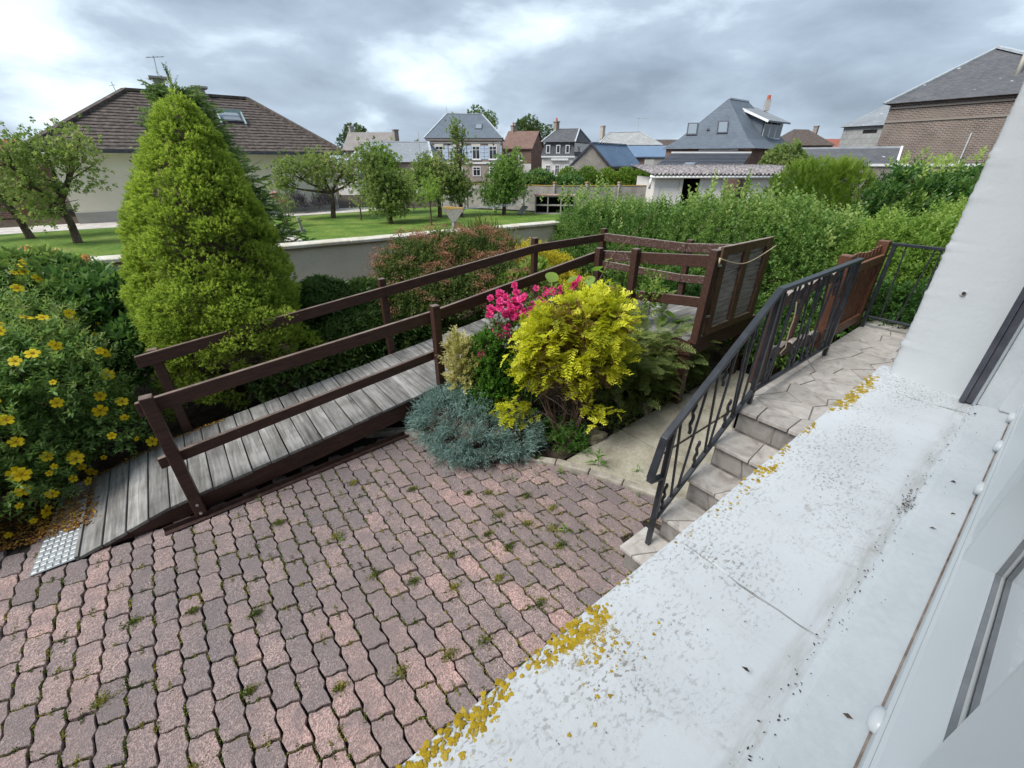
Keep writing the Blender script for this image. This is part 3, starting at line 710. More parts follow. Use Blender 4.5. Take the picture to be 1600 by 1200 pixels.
        for q in (0, 1):
            for k in range(n): k2 = (k + 1) % n; F += [(o + q * n + k, o + q * n + k2, o + (q + 1) * n + k2), (o + q * n + k, o + (q + 1) * n + k2, o + (q + 1) * n + k)]; T += [min(1, max(0, tt + r.uniform(-.25, .25)))] * 2
        for k in range(n): k2 = (k + 1) % n; F.append((o + 2 * n + k, o + 2 * n + k2, o + 3 * n)); T.append(tt)
    lm = leafmat('yellow_lichen', [(0.0, (0.26, 0.175, 0.018)), (0.5, (0.42, 0.29, 0.022)), (0.85, (0.52, 0.37, 0.035)), (1.0, (0.34, 0.28, 0.12))], 0.9, 0.0, 0.1)
    o = mk('lichen', V, np.array(F), lm, h, tint=T); tag(o, kind='stuff')
    # specks of dirt and dead bits lying in the groove and on the sub-sill
    P = []; S = []
    for _ in range(240): P.append((r.uniform(0.18, 1.33), abs(r.gauss(0.010, .008)), -0.4915)); S.append(r.choice([.0012, .0018, .0026]))
    for _ in range(70): P.append((0.83 + r.gauss(0, .022), 0.013 + r.gauss(0, .004), -0.4915)); S.append(r.choice([.002, .003]))
    for _ in range(90): P.append((r.uniform(0.25, 1.3), r.uniform(-.05, 0.0), -0.4885)); S.append(r.choice([.0006, .0010, .0016]))
    for _ in range(500): P.append((r.uniform(0.0, 1.3), r.uniform(.05, .2), -0.4992)); S.append(r.choice([.0005, .0008, .0012, .0018]))
    for q in ((0.395, -.03), (0.95, -.025), (0.85, -.04), (0.36, 0.045), (0.78, -0.022), (1.28, 0.0)): P.append((q[0], q[1], -0.487)); S.append(.0055)
    P = np.array(P); D = mixdir(np.zeros(P.shape), 0, 0.12, 1.0); D[:, 2] = np.abs(D[:, 2]) * .3
    V, F, t = scatter(leaf2(0.8, 1.6, 0.25), P, D, np.array(S), rng.uniform(-.4, .4, len(P)))
    dm = leafmat('dead_bits', [(0.0, (0.030, 0.020, 0.014)), (0.7, (0.09, 0.065, 0.045)), (1.0, (0.16, 0.12, 0.06))], 0.8, 0.0)
    o = mk('dead_specks', V, F, dm, h, tint=t); tag(o, kind='stuff')
house()

# ---------------------------------------------------------------- wooden ramp
def rz(x):
    if x > 3.86: return -1.706
    return -2.246 + 0.1215 * (x + 0.585) if x > -0.585 else -2.246 + 0.255 * (x + 0.585)
def pl(pts, x):
    for (a, za), (b, zb) in zip(pts, pts[1:]):
        if x <= b: return za + (zb - za) * (x - a) / (b - a)
    return pts[-1][1]
def ramp():
    t = empty('wooden_ramp', (1.8, 3.9, G)); o0 = ORG[t.name]
    tag(t, 'wooden wheelchair ramp with grey boards and dark brown handrails', 'ramp')
    r = random.Random(6)
    def boardmesh(w, L, s):
        rr = random.Random(s); b = MB(); n = 6
        V = []
        for i in range(n + 1):
            y = -L / 2 + L * i / n; e = [rr.uniform(-.0012, .0012) for _ in range(4)]
            V += [(-w / 2 + e[0], y, -.028), (w / 2 + e[1], y, -.028), (w / 2 + e[1], y, e[2]), (-w / 2 + e[0], y, e[3])]
        F = [(3, 2, 1, 0), tuple(n * 4 + k for k in range(4))]
        for i in range(n):
            for k in range(4): F.append((i * 4 + k, i * 4 + (k + 1) % 4, i * 4 + 4 + (k + 1) % 4, i * 4 + 4 + k))
        me = raw_mesh('deck_board', V, F); me.materials.append(BOARD); return me
    def board(me, loc, rot):
        o = bpy.data.objects.new('deck_board', me); link(o, t); o.location = Vector(loc) - Vector(o0); o.rotation_euler = rot
        b = o.modifiers.new('bevel', 'BEVEL'); b.width = 0.004; b.segments = 2; b.limit_method = 'ANGLE'
    short = [boardmesh(0.1325, 1.05, s) for s in range(4)]; longb = [boardmesh(0.1325, 1.36, s) for s in range(9, 12)]
    x = -1.138 + 0.0695; k = 0
    while x < 3.84:
        sl = (rz(x + .05) - rz(x - .05)) / .1
        board(short[k % 4], (x, 3.905 + r.uniform(-.006, .006), rz(x) + r.uniform(-.0015, .0015)), (r.uniform(-.003, .003), -math.atan(sl), r.uniform(-.004, .004) + (math.pi if k % 3 == 0 else 0) * 0)); x += 0.1393; k += 1
    y = 4.36
    while y > 2.05:
        z = -1.706 if y > 3.2 else -1.706 + (3.2 - y) * 0.115; tl = 0 if y > 3.2 else -math.atan(0.115)
        board(longb[k % 3], (4.56 + r.uniform(-.006, .006), y, z + r.uniform(-.0015, .0015)), (tl, 0, math.pi / 2 + r.uniform(-.004, .004))) if False else board(longb[k % 3], (4.56 + r.uniform(-.006, .006), y, z + r.uniform(-.0015, .0015)), (0, -tl * -1, math.pi / 2 + r.uniform(-.004, .004)))
        y -= 0.1395; k += 1
    # stringers
    def stringer(yc, th, xs):
        V = []; F = []
        for xx in xs:
            zt = rz(xx) - 0.030; zb = max(G + 0.002, zt - 0.165)
            V += [(xx, yc - th / 2, zb), (xx, yc + th / 2, zb), (xx, yc + th / 2, zt), (xx, yc - th / 2, zt)]
        n = len(xs)
        for i in range(n - 1):
            for k in range(4): F.append((i * 4 + k, i * 4 + (k + 1) % 4, i * 4 + 4 + (k + 1) % 4, i * 4 + 4 + k))
        F += [(3, 2, 1, 0), tuple((n - 1) * 4 + k for k in range(4))]
        mk('stringer', V, F, STAIN, t)
    stringer(3.418, 0.045, [-1.13, -0.9, -0.585, 0.4, 1.34]); stringer(3.418, 0.045, [1.343, 2.4, 3.3, 3.9]); stringer(4.39, 0.045, [-1.13, -0.9, -0.585, 1.4, 3.3, 5.25]); stringer(3.9, 0.045, [-1.0, -0.9, -0.585, 1.4, 3.3, 3.85])
    MB().vbeam((3.905, 3.38, -1.735), (3.905, 2.02, -1.60), 0.045, 0.17).build('stringer', STAIN, t); MB().vbeam((5.215, 4.4, -1.735), (5.215, 2.02, -1.60), 0.045, 0.17).build('stringer', STAIN, t)
    MB().vbeam((3.88, 2.045, -1.598), (5.24, 2.045, -1.598), 0.045, 0.17).build('cross_beam', STAIN, t)
    for (sx, sy, st) in [(3.95, 2.1, -1.77), (5.15, 2.1, -1.77), (5.15, 3.3, -1.9), (3.2, 3.47, -2.0), (3.95, 4.33, -1.9), (2.4, 4.33, -2.1)]:
        MB().box(sx - .045, sx + .045, sy - .045, sy + .045, G - .05, st).build('support_leg', STAIN, t)
    # posts
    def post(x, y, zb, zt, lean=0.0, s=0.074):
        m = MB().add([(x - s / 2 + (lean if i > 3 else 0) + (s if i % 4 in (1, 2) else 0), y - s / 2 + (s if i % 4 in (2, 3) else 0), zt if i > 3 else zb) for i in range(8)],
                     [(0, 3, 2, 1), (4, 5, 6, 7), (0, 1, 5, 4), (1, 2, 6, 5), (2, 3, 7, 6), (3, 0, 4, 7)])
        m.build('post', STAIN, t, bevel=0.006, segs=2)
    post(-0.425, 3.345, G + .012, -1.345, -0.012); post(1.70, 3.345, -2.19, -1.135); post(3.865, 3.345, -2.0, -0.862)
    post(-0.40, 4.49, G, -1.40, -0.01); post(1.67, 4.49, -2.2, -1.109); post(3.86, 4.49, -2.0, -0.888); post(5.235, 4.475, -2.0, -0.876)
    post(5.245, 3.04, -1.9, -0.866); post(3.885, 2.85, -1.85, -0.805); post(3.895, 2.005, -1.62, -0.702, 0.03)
    # rails
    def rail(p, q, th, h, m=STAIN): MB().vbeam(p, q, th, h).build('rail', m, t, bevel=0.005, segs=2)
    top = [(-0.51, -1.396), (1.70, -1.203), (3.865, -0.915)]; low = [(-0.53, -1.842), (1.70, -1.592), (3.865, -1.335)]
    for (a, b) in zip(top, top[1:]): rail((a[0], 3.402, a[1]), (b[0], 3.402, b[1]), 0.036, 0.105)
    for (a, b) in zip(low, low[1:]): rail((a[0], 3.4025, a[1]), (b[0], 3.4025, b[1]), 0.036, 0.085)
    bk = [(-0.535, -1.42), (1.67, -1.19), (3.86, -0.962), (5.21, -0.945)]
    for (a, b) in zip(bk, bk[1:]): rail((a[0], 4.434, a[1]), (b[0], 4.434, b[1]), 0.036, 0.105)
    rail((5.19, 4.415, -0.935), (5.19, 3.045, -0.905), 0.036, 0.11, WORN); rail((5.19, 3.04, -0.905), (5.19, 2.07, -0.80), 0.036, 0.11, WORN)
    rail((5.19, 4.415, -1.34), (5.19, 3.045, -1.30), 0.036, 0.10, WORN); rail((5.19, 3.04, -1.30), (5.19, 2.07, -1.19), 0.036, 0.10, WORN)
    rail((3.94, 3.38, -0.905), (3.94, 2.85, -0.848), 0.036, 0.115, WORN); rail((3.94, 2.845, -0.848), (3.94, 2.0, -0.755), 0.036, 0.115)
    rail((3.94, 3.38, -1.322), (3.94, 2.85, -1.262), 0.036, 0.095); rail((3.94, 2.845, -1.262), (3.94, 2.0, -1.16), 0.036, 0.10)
    # hinged flap standing upright: grey boards on a brown frame
    f = empty('flap', (4.58, 2.05, -1.575)); f.parent = t; f.location = Vector((4.58, 2.05, -1.575)) - Vector(o0)
    lean = 0.0
    def F3(x, z, y): return (x - 0.02, 2.02 + y - lean * (z + 1.575), z)
    def fbox(name, x0, x1, z0, z1, y0, y1, m):
        V = [F3(x0, z0, y0), F3(x1, z0, y0), F3(x1, z0, y1), F3(x0, z0, y1), F3(x0, z1, y0), F3(x1, z1, y0), F3(x1, z1, y1), F3(x0, z1, y1)]
        mk(name, V, [(0, 3, 2, 1), (4, 5, 6, 7), (0, 1, 5, 4), (1, 2, 6, 5), (2, 3, 7, 6), (3, 0, 4, 7)], m, f, bevel=0.004, segs=2)
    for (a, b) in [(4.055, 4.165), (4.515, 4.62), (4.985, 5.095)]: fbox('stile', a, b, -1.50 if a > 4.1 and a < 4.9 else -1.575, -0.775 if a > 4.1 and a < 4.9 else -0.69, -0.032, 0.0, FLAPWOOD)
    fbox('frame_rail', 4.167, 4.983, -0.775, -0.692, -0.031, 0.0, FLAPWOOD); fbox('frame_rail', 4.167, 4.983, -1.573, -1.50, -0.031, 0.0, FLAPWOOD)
    zz = -1.572
    fm = surf('flap_board_wood', [(0.16, 0.148, 0.135), (0.29, 0.275, 0.255), (0.38, 0.37, 0.35)], 4, rough=0.8, bump=0.4, bscale=30, stretch=(1.2, 10, 12), rand=3.0, vary=0.15)
    for k in range(7): fbox('flap_board', 4.06, 5.09, zz, zz + 0.121, 0.002, 0.028, fm); zz += 0.1255
    for z in (-0.86, -1.36):
        V, Fq = tube([(4.0, 1.995, z), (4.05, 1.992, z)], [.012, .012], 8); mk('hinge', V, Fq, ALU, f)
    # checker plate at the foot
    nx = 6; V = [(-1.365, 3.40, G + .006), (-1.14, 3.385, -2.394), (-1.14, 4.40, -2.394), (-1.33, 4.40, G + .006), (-1.365, 3.40, G - .01), (-1.14, 3.385, -2.41), (-1.14, 4.40, -2.41), (-1.33, 4.40, G - .01)]
    V = [(-1.375, 3.385, G + .008), (-1.142, 3.385, -2.388), (-1.142, 4.42, -2.388), (-1.30, 4.42, G + .008)]; W = [(a, b, c - .004) for a, b, c in V]
    p = mk('foot_plate', V + W, [(0, 1, 2, 3), (7, 6, 5, 4), (0, 4, 5, 1), (1, 5, 6, 2), (2, 6, 7, 3), (3, 7, 4, 0)], CHECKER, t)
    b = MB(); tm = surf('tread_lozenge_steel', [(0.52, 0.55, 0.58), (0.72, 0.74, 0.76)], 12, rough=0.35, metal=0.5, bump=0)
    for i in range(6):
        for j in range(19):
            u = (i + .5) / 6; y = 3.415 + j * 0.053; xa = -1.372 + 0.07 * (y - 3.385); x = xa + (-1.148 - xa) * u; z = G + 0.009 + (-2.387 - G - 0.008) * u
            a, c = (0.0135, 0.0165)
            b.add([(x - a, y - c, z), (x + a, y - c, z + .001), (x + a, y + c, z + .001), (x - a, y + c, z), (x - a * .8, y - c * .8, z + .0022), (x + a * .8, y - c * .8, z + .0032), (x + a * .8, y + c * .8, z + .0032), (x - a * .8, y + c * .8, z + .0022)], [(4, 5, 6, 7), (0, 1, 5, 4), (1, 2, 6, 5), (2, 3, 7, 6), (3, 0, 4, 7)])
    o = b.build('tread_pattern', tm, p); tag(o, kind='stuff')
    MB().box(-1.15, -1.132, 3.384, 4.42, -2.405, -2.372).build('nosing', BOARD, t)
    # bolts on the outer stringer
    for x in (-0.425, 1.70, 3.865):
        for dz in (0.04, 0.12):
            V, Fq = tube([(x, 3.309, rz(x) - dz), (x, 3.300, rz(x) - dz)], [.011, .010], 8); mk('bolt', V, Fq, ALU, t)
ramp()
def angle_bar():
    m = MB(); p, q = Vector((-0.66, 3.285, G + .006)), Vector((1.30, 3.372, G + .006))
    m.beam(p + Vector((0, 0, .003)), q + Vector((0, 0, .003)), 0.045, 0.005); m.beam(p + Vector((0, .022, .022)), q + Vector((0, .022, .022)), 0.005, 0.04)
    o = m.build('angle_bar', ANGLE); tag(o, 'brown steel angle bar lying on the pavers along the ramp', 'metal bar')
angle_bar()

# ---------------------------------------------------------------- black iron railings
def railing():
    Y = 1.0
    t = empty('iron_railing', (2.9, Y, -1.5)); tag(t, 'black wrought iron stair railing with slanted bars beside the stone steps', 'railing')
    def bar(name, p, q, w=0.013, h=0.013): MB().beam((p[0], Y, p[1]), (q[0], Y, q[1]), w, h, (0, 0, 1) if abs(q[0] - p[0]) > .05 * abs(q[1] - p[1]) else (1, 0, 0)).build(name, IRON, t, bevel=0.002)
    tr = MB(); P = [(1.765, -1.605), (1.835, -1.345), (2.85, -0.672), (4.285, -0.664)]
    def ribbon(P, w, h):
        V = []; F = []
        for i, (x, z) in enumerate(P):
            a = Vector((P[max(i - 1, 0)][0], P[max(i - 1, 0)][1])); b = Vector((P[min(i + 1, len(P) - 1)][0], P[min(i + 1, len(P) - 1)][1])); d = (b - a).normalized(); n = Vector((-d.y, d.x))
            for (s, k) in ((-1, 0), (1, 0), (1, 1), (-1, 1)): V.append((x - n.x * h * (1 - k), Y + s * w / 2, z - n.y * h * (1 - k)))
        for i in range(len(P) - 1):
            for k in range(4): F.append((i * 4 + k, i * 4 + (k + 1) % 4, i * 4 + 4 + (k + 1) % 4, i * 4 + 4 + k))
        F += [(3, 2, 1, 0), tuple((len(P) - 1) * 4 + k for k in range(4))]
        return V, F
    V, F = ribbon(P, 0.042, 0.026); mk('handrail', V, F, IRON, t, bevel=0.004, segs=2)
    bar('handrail_end', (1.770, -1.620), (1.905, -1.655), 0.04, 0.018)
    V, F = ribbon([(1.925, -2.00), (2.875, -1.385), (4.27, -1.392)], 0.030, 0.022); mk('bottom_rail', V, F, IRON, t, bevel=0.003)
    bar('post', (1.905, -2.218), (1.925, -1.31), 0.030, 0.030); bar('post', (2.885, -1.5), (2.865, -0.69), 0.030, 0.030); bar('post', (4.255, -1.5), (4.255, -0.69), 0.030, 0.030)
    def zt(x): return -1.345 + 0.663 * (x - 1.835) - 0.03 if x < 2.85 else -0.695
    def zb(x): return -2.0 + 0.647 * (x - 1.925) if x < 2.875 else -1.39
    def topbar(x, dx): bar('baluster', (x, zt(x)), (x + dx, zb(x + dx)))
    # stair flight: leaning long bars in pairs
    for (x, dx) in [(1.985, 0.085), (2.215, -0.08), (2.30, 0.09), (2.475, -0.045), (2.63, 0.05), (2.57, 0.085), (2.77, -0.01)]: topbar(x, dx)
    # landing: pairs leaning against each other
    for (x, dx) in [(2.935, 0.085), (3.085, 0.035), (3.16, -0.10), (3.34, 0.17), (3.47, 0.20), (3.60, -0.10), (3.66, 0.20), (3.93, 0.17), (3.82, -0.06), (4.06, 0.12), (4.15, -0.12)]: topbar(x, dx)
    def stub(x, z0, z1):
        n = 14; pts = [(x + 0.006 * math.sin(k * 1.25), Y + 0.004 * math.cos(k * 1.25), z0 + (z1 - z0) * k / (n - 1)) for k in range(n)]
        V, F = tube(pts, [0.0085 + 0.0025 * abs(math.sin(k * 1.25)) for k in range(n)], 6); mk('twisted_stub', V, F, IRON, t, smooth=True)
    for (x, z0, z1) in [(1.98, -1.955, -1.75), (2.11, -1.20, -1.43), (2.275, -1.765, -1.56), (2.57, -1.57, -1.36), (2.66, -0.83, -1.02), (2.39, -1.02, -1.20), (3.02, -1.38, -1.21), (3.25, -0.70, -0.92), (3.42, -1.38, -1.2), (3.56, -0.70, -0.93), (3.74, -1.38, -1.18), (3.90, -0.70, -0.90), (4.04, -1.38, -1.2)]: stub(x, z0, z1)
    t2 = empty('iron_railing', (5.42, 0.6, -1.5)); tag(t2, 'black iron end railing across the far end of the landing', 'railing')
    for n, p, q, w, h in [('post', (5.40, 1.045, -1.5), (5.40, 1.045, -0.69), .032, .032), ('post', (5.40, 0.22, -1.5), (5.40, 0.22, -0.70), .032, .032), ('handrail', (5.40, 1.075, -0.678), (5.40, 0.19, -0.678), .042, .026), ('bottom_rail', (5.40, 1.03, -1.385), (5.40, 0.236, -1.385), .03, .022)]:
        MB().beam(p, q, w, h, (0, 0, 1) if 'rail' in n else (1, 0, 0)).build(n, IRON, t2, bevel=0.003)
    for k in range(6):
        y = 0.93 - k * 0.125; MB().beam((5.40, y, -1.375), (5.40, y - (.05 if k % 2 else -.03), -0.69), .012, .012, (1, 0, 0)).build('baluster', IRON, t2)
railing()

# ---------------------------------------------------------------- brown wooden gate on the landing
def gate():
    t = empty('wooden_gate', (4.9, 1.12, -1.5)); tag(t, 'reddish brown slatted wooden gate at the far end of the landing', 'gate')
    y = 1.125
    MB().box(4.36, 4.45, y - .045, y + .045, -1.5, -0.675).build('post', OAK, t, bevel=0.006); MB().box(5.36, 5.45, y - .04, y + .05, -1.5, -0.655).build('post', OAK, t, bevel=0.006)
    MB().box(4.452, 5.358, y - .045, y - .012, -0.85, -0.775).build('rail', OAK, t, bevel=0.004); MB().box(4.452, 5.358, y - .045, y - .012, -1.445, -1.365).build('rail', OAK, t, bevel=0.004)
    for k in range(9):
        x = 4.475 + k * 0.0985; MB().box(x, x + 0.056, y - .010, y + .012, -1.43, -0.70 + 0.012 * math.sin(k)).build('slat', OAK, t, bevel=0.003)
    u = empty('wooden_gate', (3.8, 1.14, -1.5)); tag(u, 'open brown wooden frame with scalloped rails behind the iron railing', 'gate')
    MB().box(3.20, 3.28, y - .03, y + .03, -1.5, -0.80).build('post', STAIN, u, bevel=0.005)
    for (zc, amp) in ((-0.86, .03), (-1.27, .03)):
        n = 40; V = []; F = []
        for i in range(n + 1):
            x = 3.28 + 1.08 * i / n; z = zc + (0.05 if zc > -1 else -0.10) * (i / n); w = amp * abs(math.sin(i / n * math.pi * 5))
            V += [(x, y - .02, z - .045), (x, y + .02, z - .045), (x, y + .02, z + .02 + w), (x, y - .02, z + .02 + w)]
        for i in range(n):
            for k in range(4): F.append((i * 4 + k, i * 4 + (k + 1) % 4, i * 4 + 4 + (k + 1) % 4, i * 4 + 4 + k))
        F += [(3, 2, 1, 0), tuple(n * 4 + k for k in range(4))]
        mk('rail', V, F, WORN, u)
    MB().box(3.76, 3.83, y + .021, y + .05, -1.42, -0.84).build('stile', STAIN, u)
gate()
ROPEM = surf('pale_cord', [(0.34, 0.27, 0.17), (0.52, 0.44, 0.31)], 60, rough=0.9, bump=0.5, bscale=300)
def ropes():
    pts = [(3.93 + 1.16 * k / 16, 1.955 - 0.012 * math.sin(k * .4), -0.775 - 0.11 * math.sin(math.pi * k / 16) - 0.0 * k) for k in range(17)]
    m = MB().tube(pts, 0.0055, 6)
    m.tube([(3.93, 1.955, -0.77), (3.925, 1.95, -0.80), (3.93, 1.952, -0.83)], 0.009, 6)
    tag(m.build('cord', ROPEM, smooth=True), 'pale cord slung across the upright wooden flap', 'cord')
    pts = [(3.10, 0.975, -0.80), (3.115, 0.97, -0.86), (3.135, 0.97, -0.93), (3.13, 0.972, -1.0), (3.15, 0.975, -1.08), (3.17, 0.975, -1.14), (3.12, 0.98, -1.17), (3.16, 0.98, -1.20)]
    tag(MB().tube(pts, 0.004, 6).build('cord', ROPEM, smooth=True), 'pale string hanging from the bars of the iron railing', 'cord')
ropes()

# ---------------------------------------------------------------- boundary wall
def garden_wall():
    t = empty('garden_wall', (3, 7, G)); tag(t, 'low beige roughcast garden wall with pale lichen stained coping', 'wall')
    P = [(-9.0, 9.0), (-0.9, 7.40), (1.13, 6.99), (6.35, 6.60)]
    V = []; F = []
    for i, (x, y) in enumerate(P):
        for dy, z in ((0, G - .1), (0, -1.115), (.2, -1.115), (.2, G - .1)): V.append((x, y + dy + 0.06, z))
    for i in range(len(P) - 1):
        for k in range(3): F.append((i * 4 + k, i * 4 + 4 + k, i * 4 + 5 + k, i * 4 + 1 + k))
    F += [(0, 1, 2, 3), tuple(12 + k for k in (3, 2, 1, 0))]
    mk('wall_body', V, F, RENDER, t)
    r = random.Random(1)
    for (a, b) in zip(P, P[1:]):
        L = math.hypot(b[0] - a[0], b[1] - a[1]); n = max(1, round(L / 1.0)); d = Vector((b[0] - a[0], b[1] - a[1], 0)) / L; nn = Vector((-d.y, d.x, 0))
        for k in range(n):
            p = Vector((a[0], a[1], 0)) + d * (L * k / n + .004); q = Vector((a[0], a[1], 0)) + d * (L * (k + 1) / n - .004); dz = r.uniform(-.004, .004)
            V = [p, q, q + nn * .31, p + nn * .31]; z0, z1, z2 = -1.113 + dz, -1.062 + dz, -1.045 + dz
            VV = [(v.x, v.y, z0) for v in V] + [(V[0].x, V[0].y, z1), (V[1].x, V[1].y, z1), (V[2].x, V[2].y, z1), (V[3].x, V[3].y, z1)]
            mid = [(p + nn * .155), (q + nn * .155)]; VV += [(mid[0].x, mid[0].y, z2), (mid[1].x, mid[1].y, z2)]
            mk('coping_stone', VV, [(3, 2, 1, 0), (0, 1, 5, 4), (2, 3, 7, 6), (4, 5, 9, 8), (8, 9, 6, 7), (1, 2, 6, 9, 5), (3, 0, 4, 8, 7)], COPING, t, bevel=0.008)
garden_wall()

# ---------------------------------------------------------------- buildings
class Facets:
    """polygons with UVs in metres: u level along the face, v up it"""
    def __init__(s): s.V = []; s.F = []; s.UV = []
    def add(s, *pts):
        pts = [Vector(p) for p in pts]; n = len(s.V)
        nr = Vector((0, 0, 0))
        for i in range(len(pts)): nr += pts[i].cross(pts[(i + 1) % len(pts)])
        nr.normalize(); u = Vector((0, 0, 1)).cross(nr)
        if u.length < 1e-4: u = Vector((1, 0, 0))
        u.normalize(); v = nr.cross(u)
        s.V += [tuple(p) for p in pts]; s.F.append(tuple(range(n, n + len(pts)))); s.UV += [(p.dot(u), p.dot(v)) for p in pts]; return s
    def build(s, name, m, parent=None, kind=None):
        o = mk(name, s.V, s.F, m, parent); uv = o.data.uv_layers.new(name='UVMap')
        flat = []
        for q in s.UV: flat += [q[0], q[1]]
        uv.data.foreach_set('uv', flat)
        if kind: o['kind'] = kind
        return o
def brickmat(name, c1, c2, mort, bw=0.22, bh=0.075, ms=0.012, stain=None, rough=0.9):
    m, N = new_mat(name); uv = N('ShaderNodeTexCoord').outputs['UV']
    b = N('ShaderNodeTexBrick', Vector=uv, Scale=1.0, Color1=(*c1, 1), Color2=(*c2, 1), Mortar=(*mort, 1), Mortar_Size=ms, Mortar_Smooth=0.2, Bias=0.0, Brick_Width=bw, Row_Height=bh)
    n = N.noise(uv, 1.2, 6.0, 0.65); c = N.mix(0.55, b.outputs[0], N.ramp(n, [(0.3, 0.28), (0.7, 0.72)]), 'OVERLAY')
    if stain: c = N.mix(N.ramp(N.noise(uv, 0.7, 5.0), [(0.5, 0.0), (0.68, 0.8)]), c, stain)
    finish(N, c, rough, 0.2, b.outputs[1], 0.4, 0.02); b.inputs['Scale'].default_value = 1.0
    return m
def slatemat(name, c1, c2, row=0.14, spots=None, rough=0.55, w=0.22):
    m, N = new_mat(name); uv = N('ShaderNodeTexCoord').outputs['UV']
    b = N('ShaderNodeTexBrick', Vector=uv, Scale=1.0, Color1=(*c1, 1), Color2=(*c2, 1), Mortar=(c1[0] * .6, c1[1] * .6, c1[2] * .6, 1), Mortar_Size=0.006, Brick_Width=w, Row_Height=row)
    n = N.noise(uv, 0.9, 6.0, 0.65); c = N.mix(0.5, b.outputs[0], N.ramp(n, [(0.3, 0.36), (0.7, 0.66)]), 'OVERLAY')
    if spots:
        s = N.ramp(N('ShaderNodeTexVoronoi', Vector=uv, Scale=1.6).outputs['Distance'], [(0.10, 1.0), (0.16, 0.0)])
        c = N.mix(N.math('MULTIPLY', s, N.ramp(N.noise(uv, 0.8, 2.0), [(0.45, 0.0), (0.6, 0.9)])), c, spots)
    finish(N, c, rough, 0.4, b.outputs[1], 0.5, 0.01); return m
CREAM = surf('cream_render', [(0.66, 0.60, 0.50), (0.76, 0.71, 0.61)], 0.6, rough=0.9, bump=0.2, bscale=20)
WHITER = surf('white_render', [(0.60, 0.57, 0.54), (0.74, 0.71, 0.68)], 0.7, rough=0.9, bump=0.2, bscale=15)
GREYR = surf('grey_render', [(0.30, 0.29, 0.27), (0.42, 0.41, 0.39)], 0.8, rough=0.9, bump=0.2, bscale=15)
BRICKR = brickmat('red_brown_brick', (0.21, 0.100, 0.066), (0.15, 0.075, 0.055), (0.27, 0.23, 0.20))
BRICKP = brickmat('pale_old_brick', (0.34, 0.245, 0.205), (0.25, 0.19, 0.165), (0.42, 0.37, 0.33))
BRICKB = brickmat('weathered_barn_brick', (0.155, 0.100, 0.082), (0.092, 0.066, 0.058), (0.25, 0.22, 0.195), 0.24, 0.085, 0.02, (0.20, 0.172, 0.148))
STONE = brickmat('rubble_flint', (0.27, 0.245, 0.215), (0.17, 0.155, 0.14), (0.38, 0.35, 0.31), 0.16, 0.09, 0.022)
SLATE = slatemat('blue_grey_slate', (0.098, 0.120, 0.150), (0.115, 0.140, 0.172))
SLATEO = slatemat('old_spotted_slate', (0.076, 0.079, 0.088), (0.108, 0.110, 0.118), 0.14, (0.50, 0.50, 0.49), 0.75)
SLATEG = slatemat('grey_slate', (0.195, 0.215, 0.24), (0.235, 0.255, 0.275), 0.14, (0.42, 0.42, 0.42), 0.7)
SLATEL = slatemat('pale_fibre_slate', (0.27, 0.275, 0.275), (0.33, 0.335, 0.33), 0.3, None, 0.8, 0.35)
TILEB = surf('brown_roof_tile', [(0.050, 0.039, 0.035), (0.085, 0.068, 0.060), (0.135, 0.112, 0.10)], 6.0, rough=0.85, bump=0.5, bscale=30, fine=0.5)
TILER = slatemat('red_brown_tile', (0.20, 0.120, 0.095), (0.15, 0.098, 0.082), 0.25, None, 0.85, 0.25)
TILERED = slatemat('red_tile', (0.30, 0.10, 0.07), (0.24, 0.085, 0.06), 0.25, None, 0.8, 0.25)
TILED = surf('dark_glazed_tile', [(0.060, 0.066, 0.082), (0.085, 0.092, 0.112)], 2, rough=0.35, spec=0.5, bump=0.1)
BLUEM = surf('blue_metal_roof', [(0.105, 0.165, 0.26), (0.13, 0.195, 0.295)], 0.5, rough=0.35, spec=0.5, bump=0.05, bscale=3)
FIBRO = surf('mossy_fibre_cement', [(0.11, 0.095, 0.105), (0.20, 0.18, 0.185), (0.36, 0.34, 0.33)], 5, rough=0.95, bump=0.4, bscale=30, fine=0.5)
ZINC = surf('zinc_flashing', [(0.42, 0.45, 0.48), (0.56, 0.59, 0.62)], 3, rough=0.45, metal=0.3, bump=0)
WOODW = surf('white_joinery', [(0.70, 0.71, 0.71), (0.80, 0.80, 0.79)], 3, rough=0.5, bump=0)
SHUT = surf('pale_blue_shutter', [(0.44, 0.52, 0.64), (0.52, 0.60, 0.71)], 3, rough=0.55, bump=0)
DARK = surf('dark_interior', [(0.012, 0.012, 0.014), (0.02, 0.02, 0.02)], 2, rough=0.9, bump=0)
TERRA = surf('terracotta_pot', [(0.42, 0.09, 0.055), (0.5, 0.14, 0.09)], 6, rough=0.8, bump=0)
CONCP = surf('concrete_fence', [(0.22, 0.205, 0.185), (0.34, 0.325, 0.30)], 2.2, rough=0.95, bump=0.3, bscale=25, fine=0.4)
ORANGEL = surf('orange_lichen_cap', [(0.36, 0.30, 0.22), (0.42, 0.26, 0.06), (0.50, 0.28, 0.03)], 6, rough=0.9, bump=0.5)

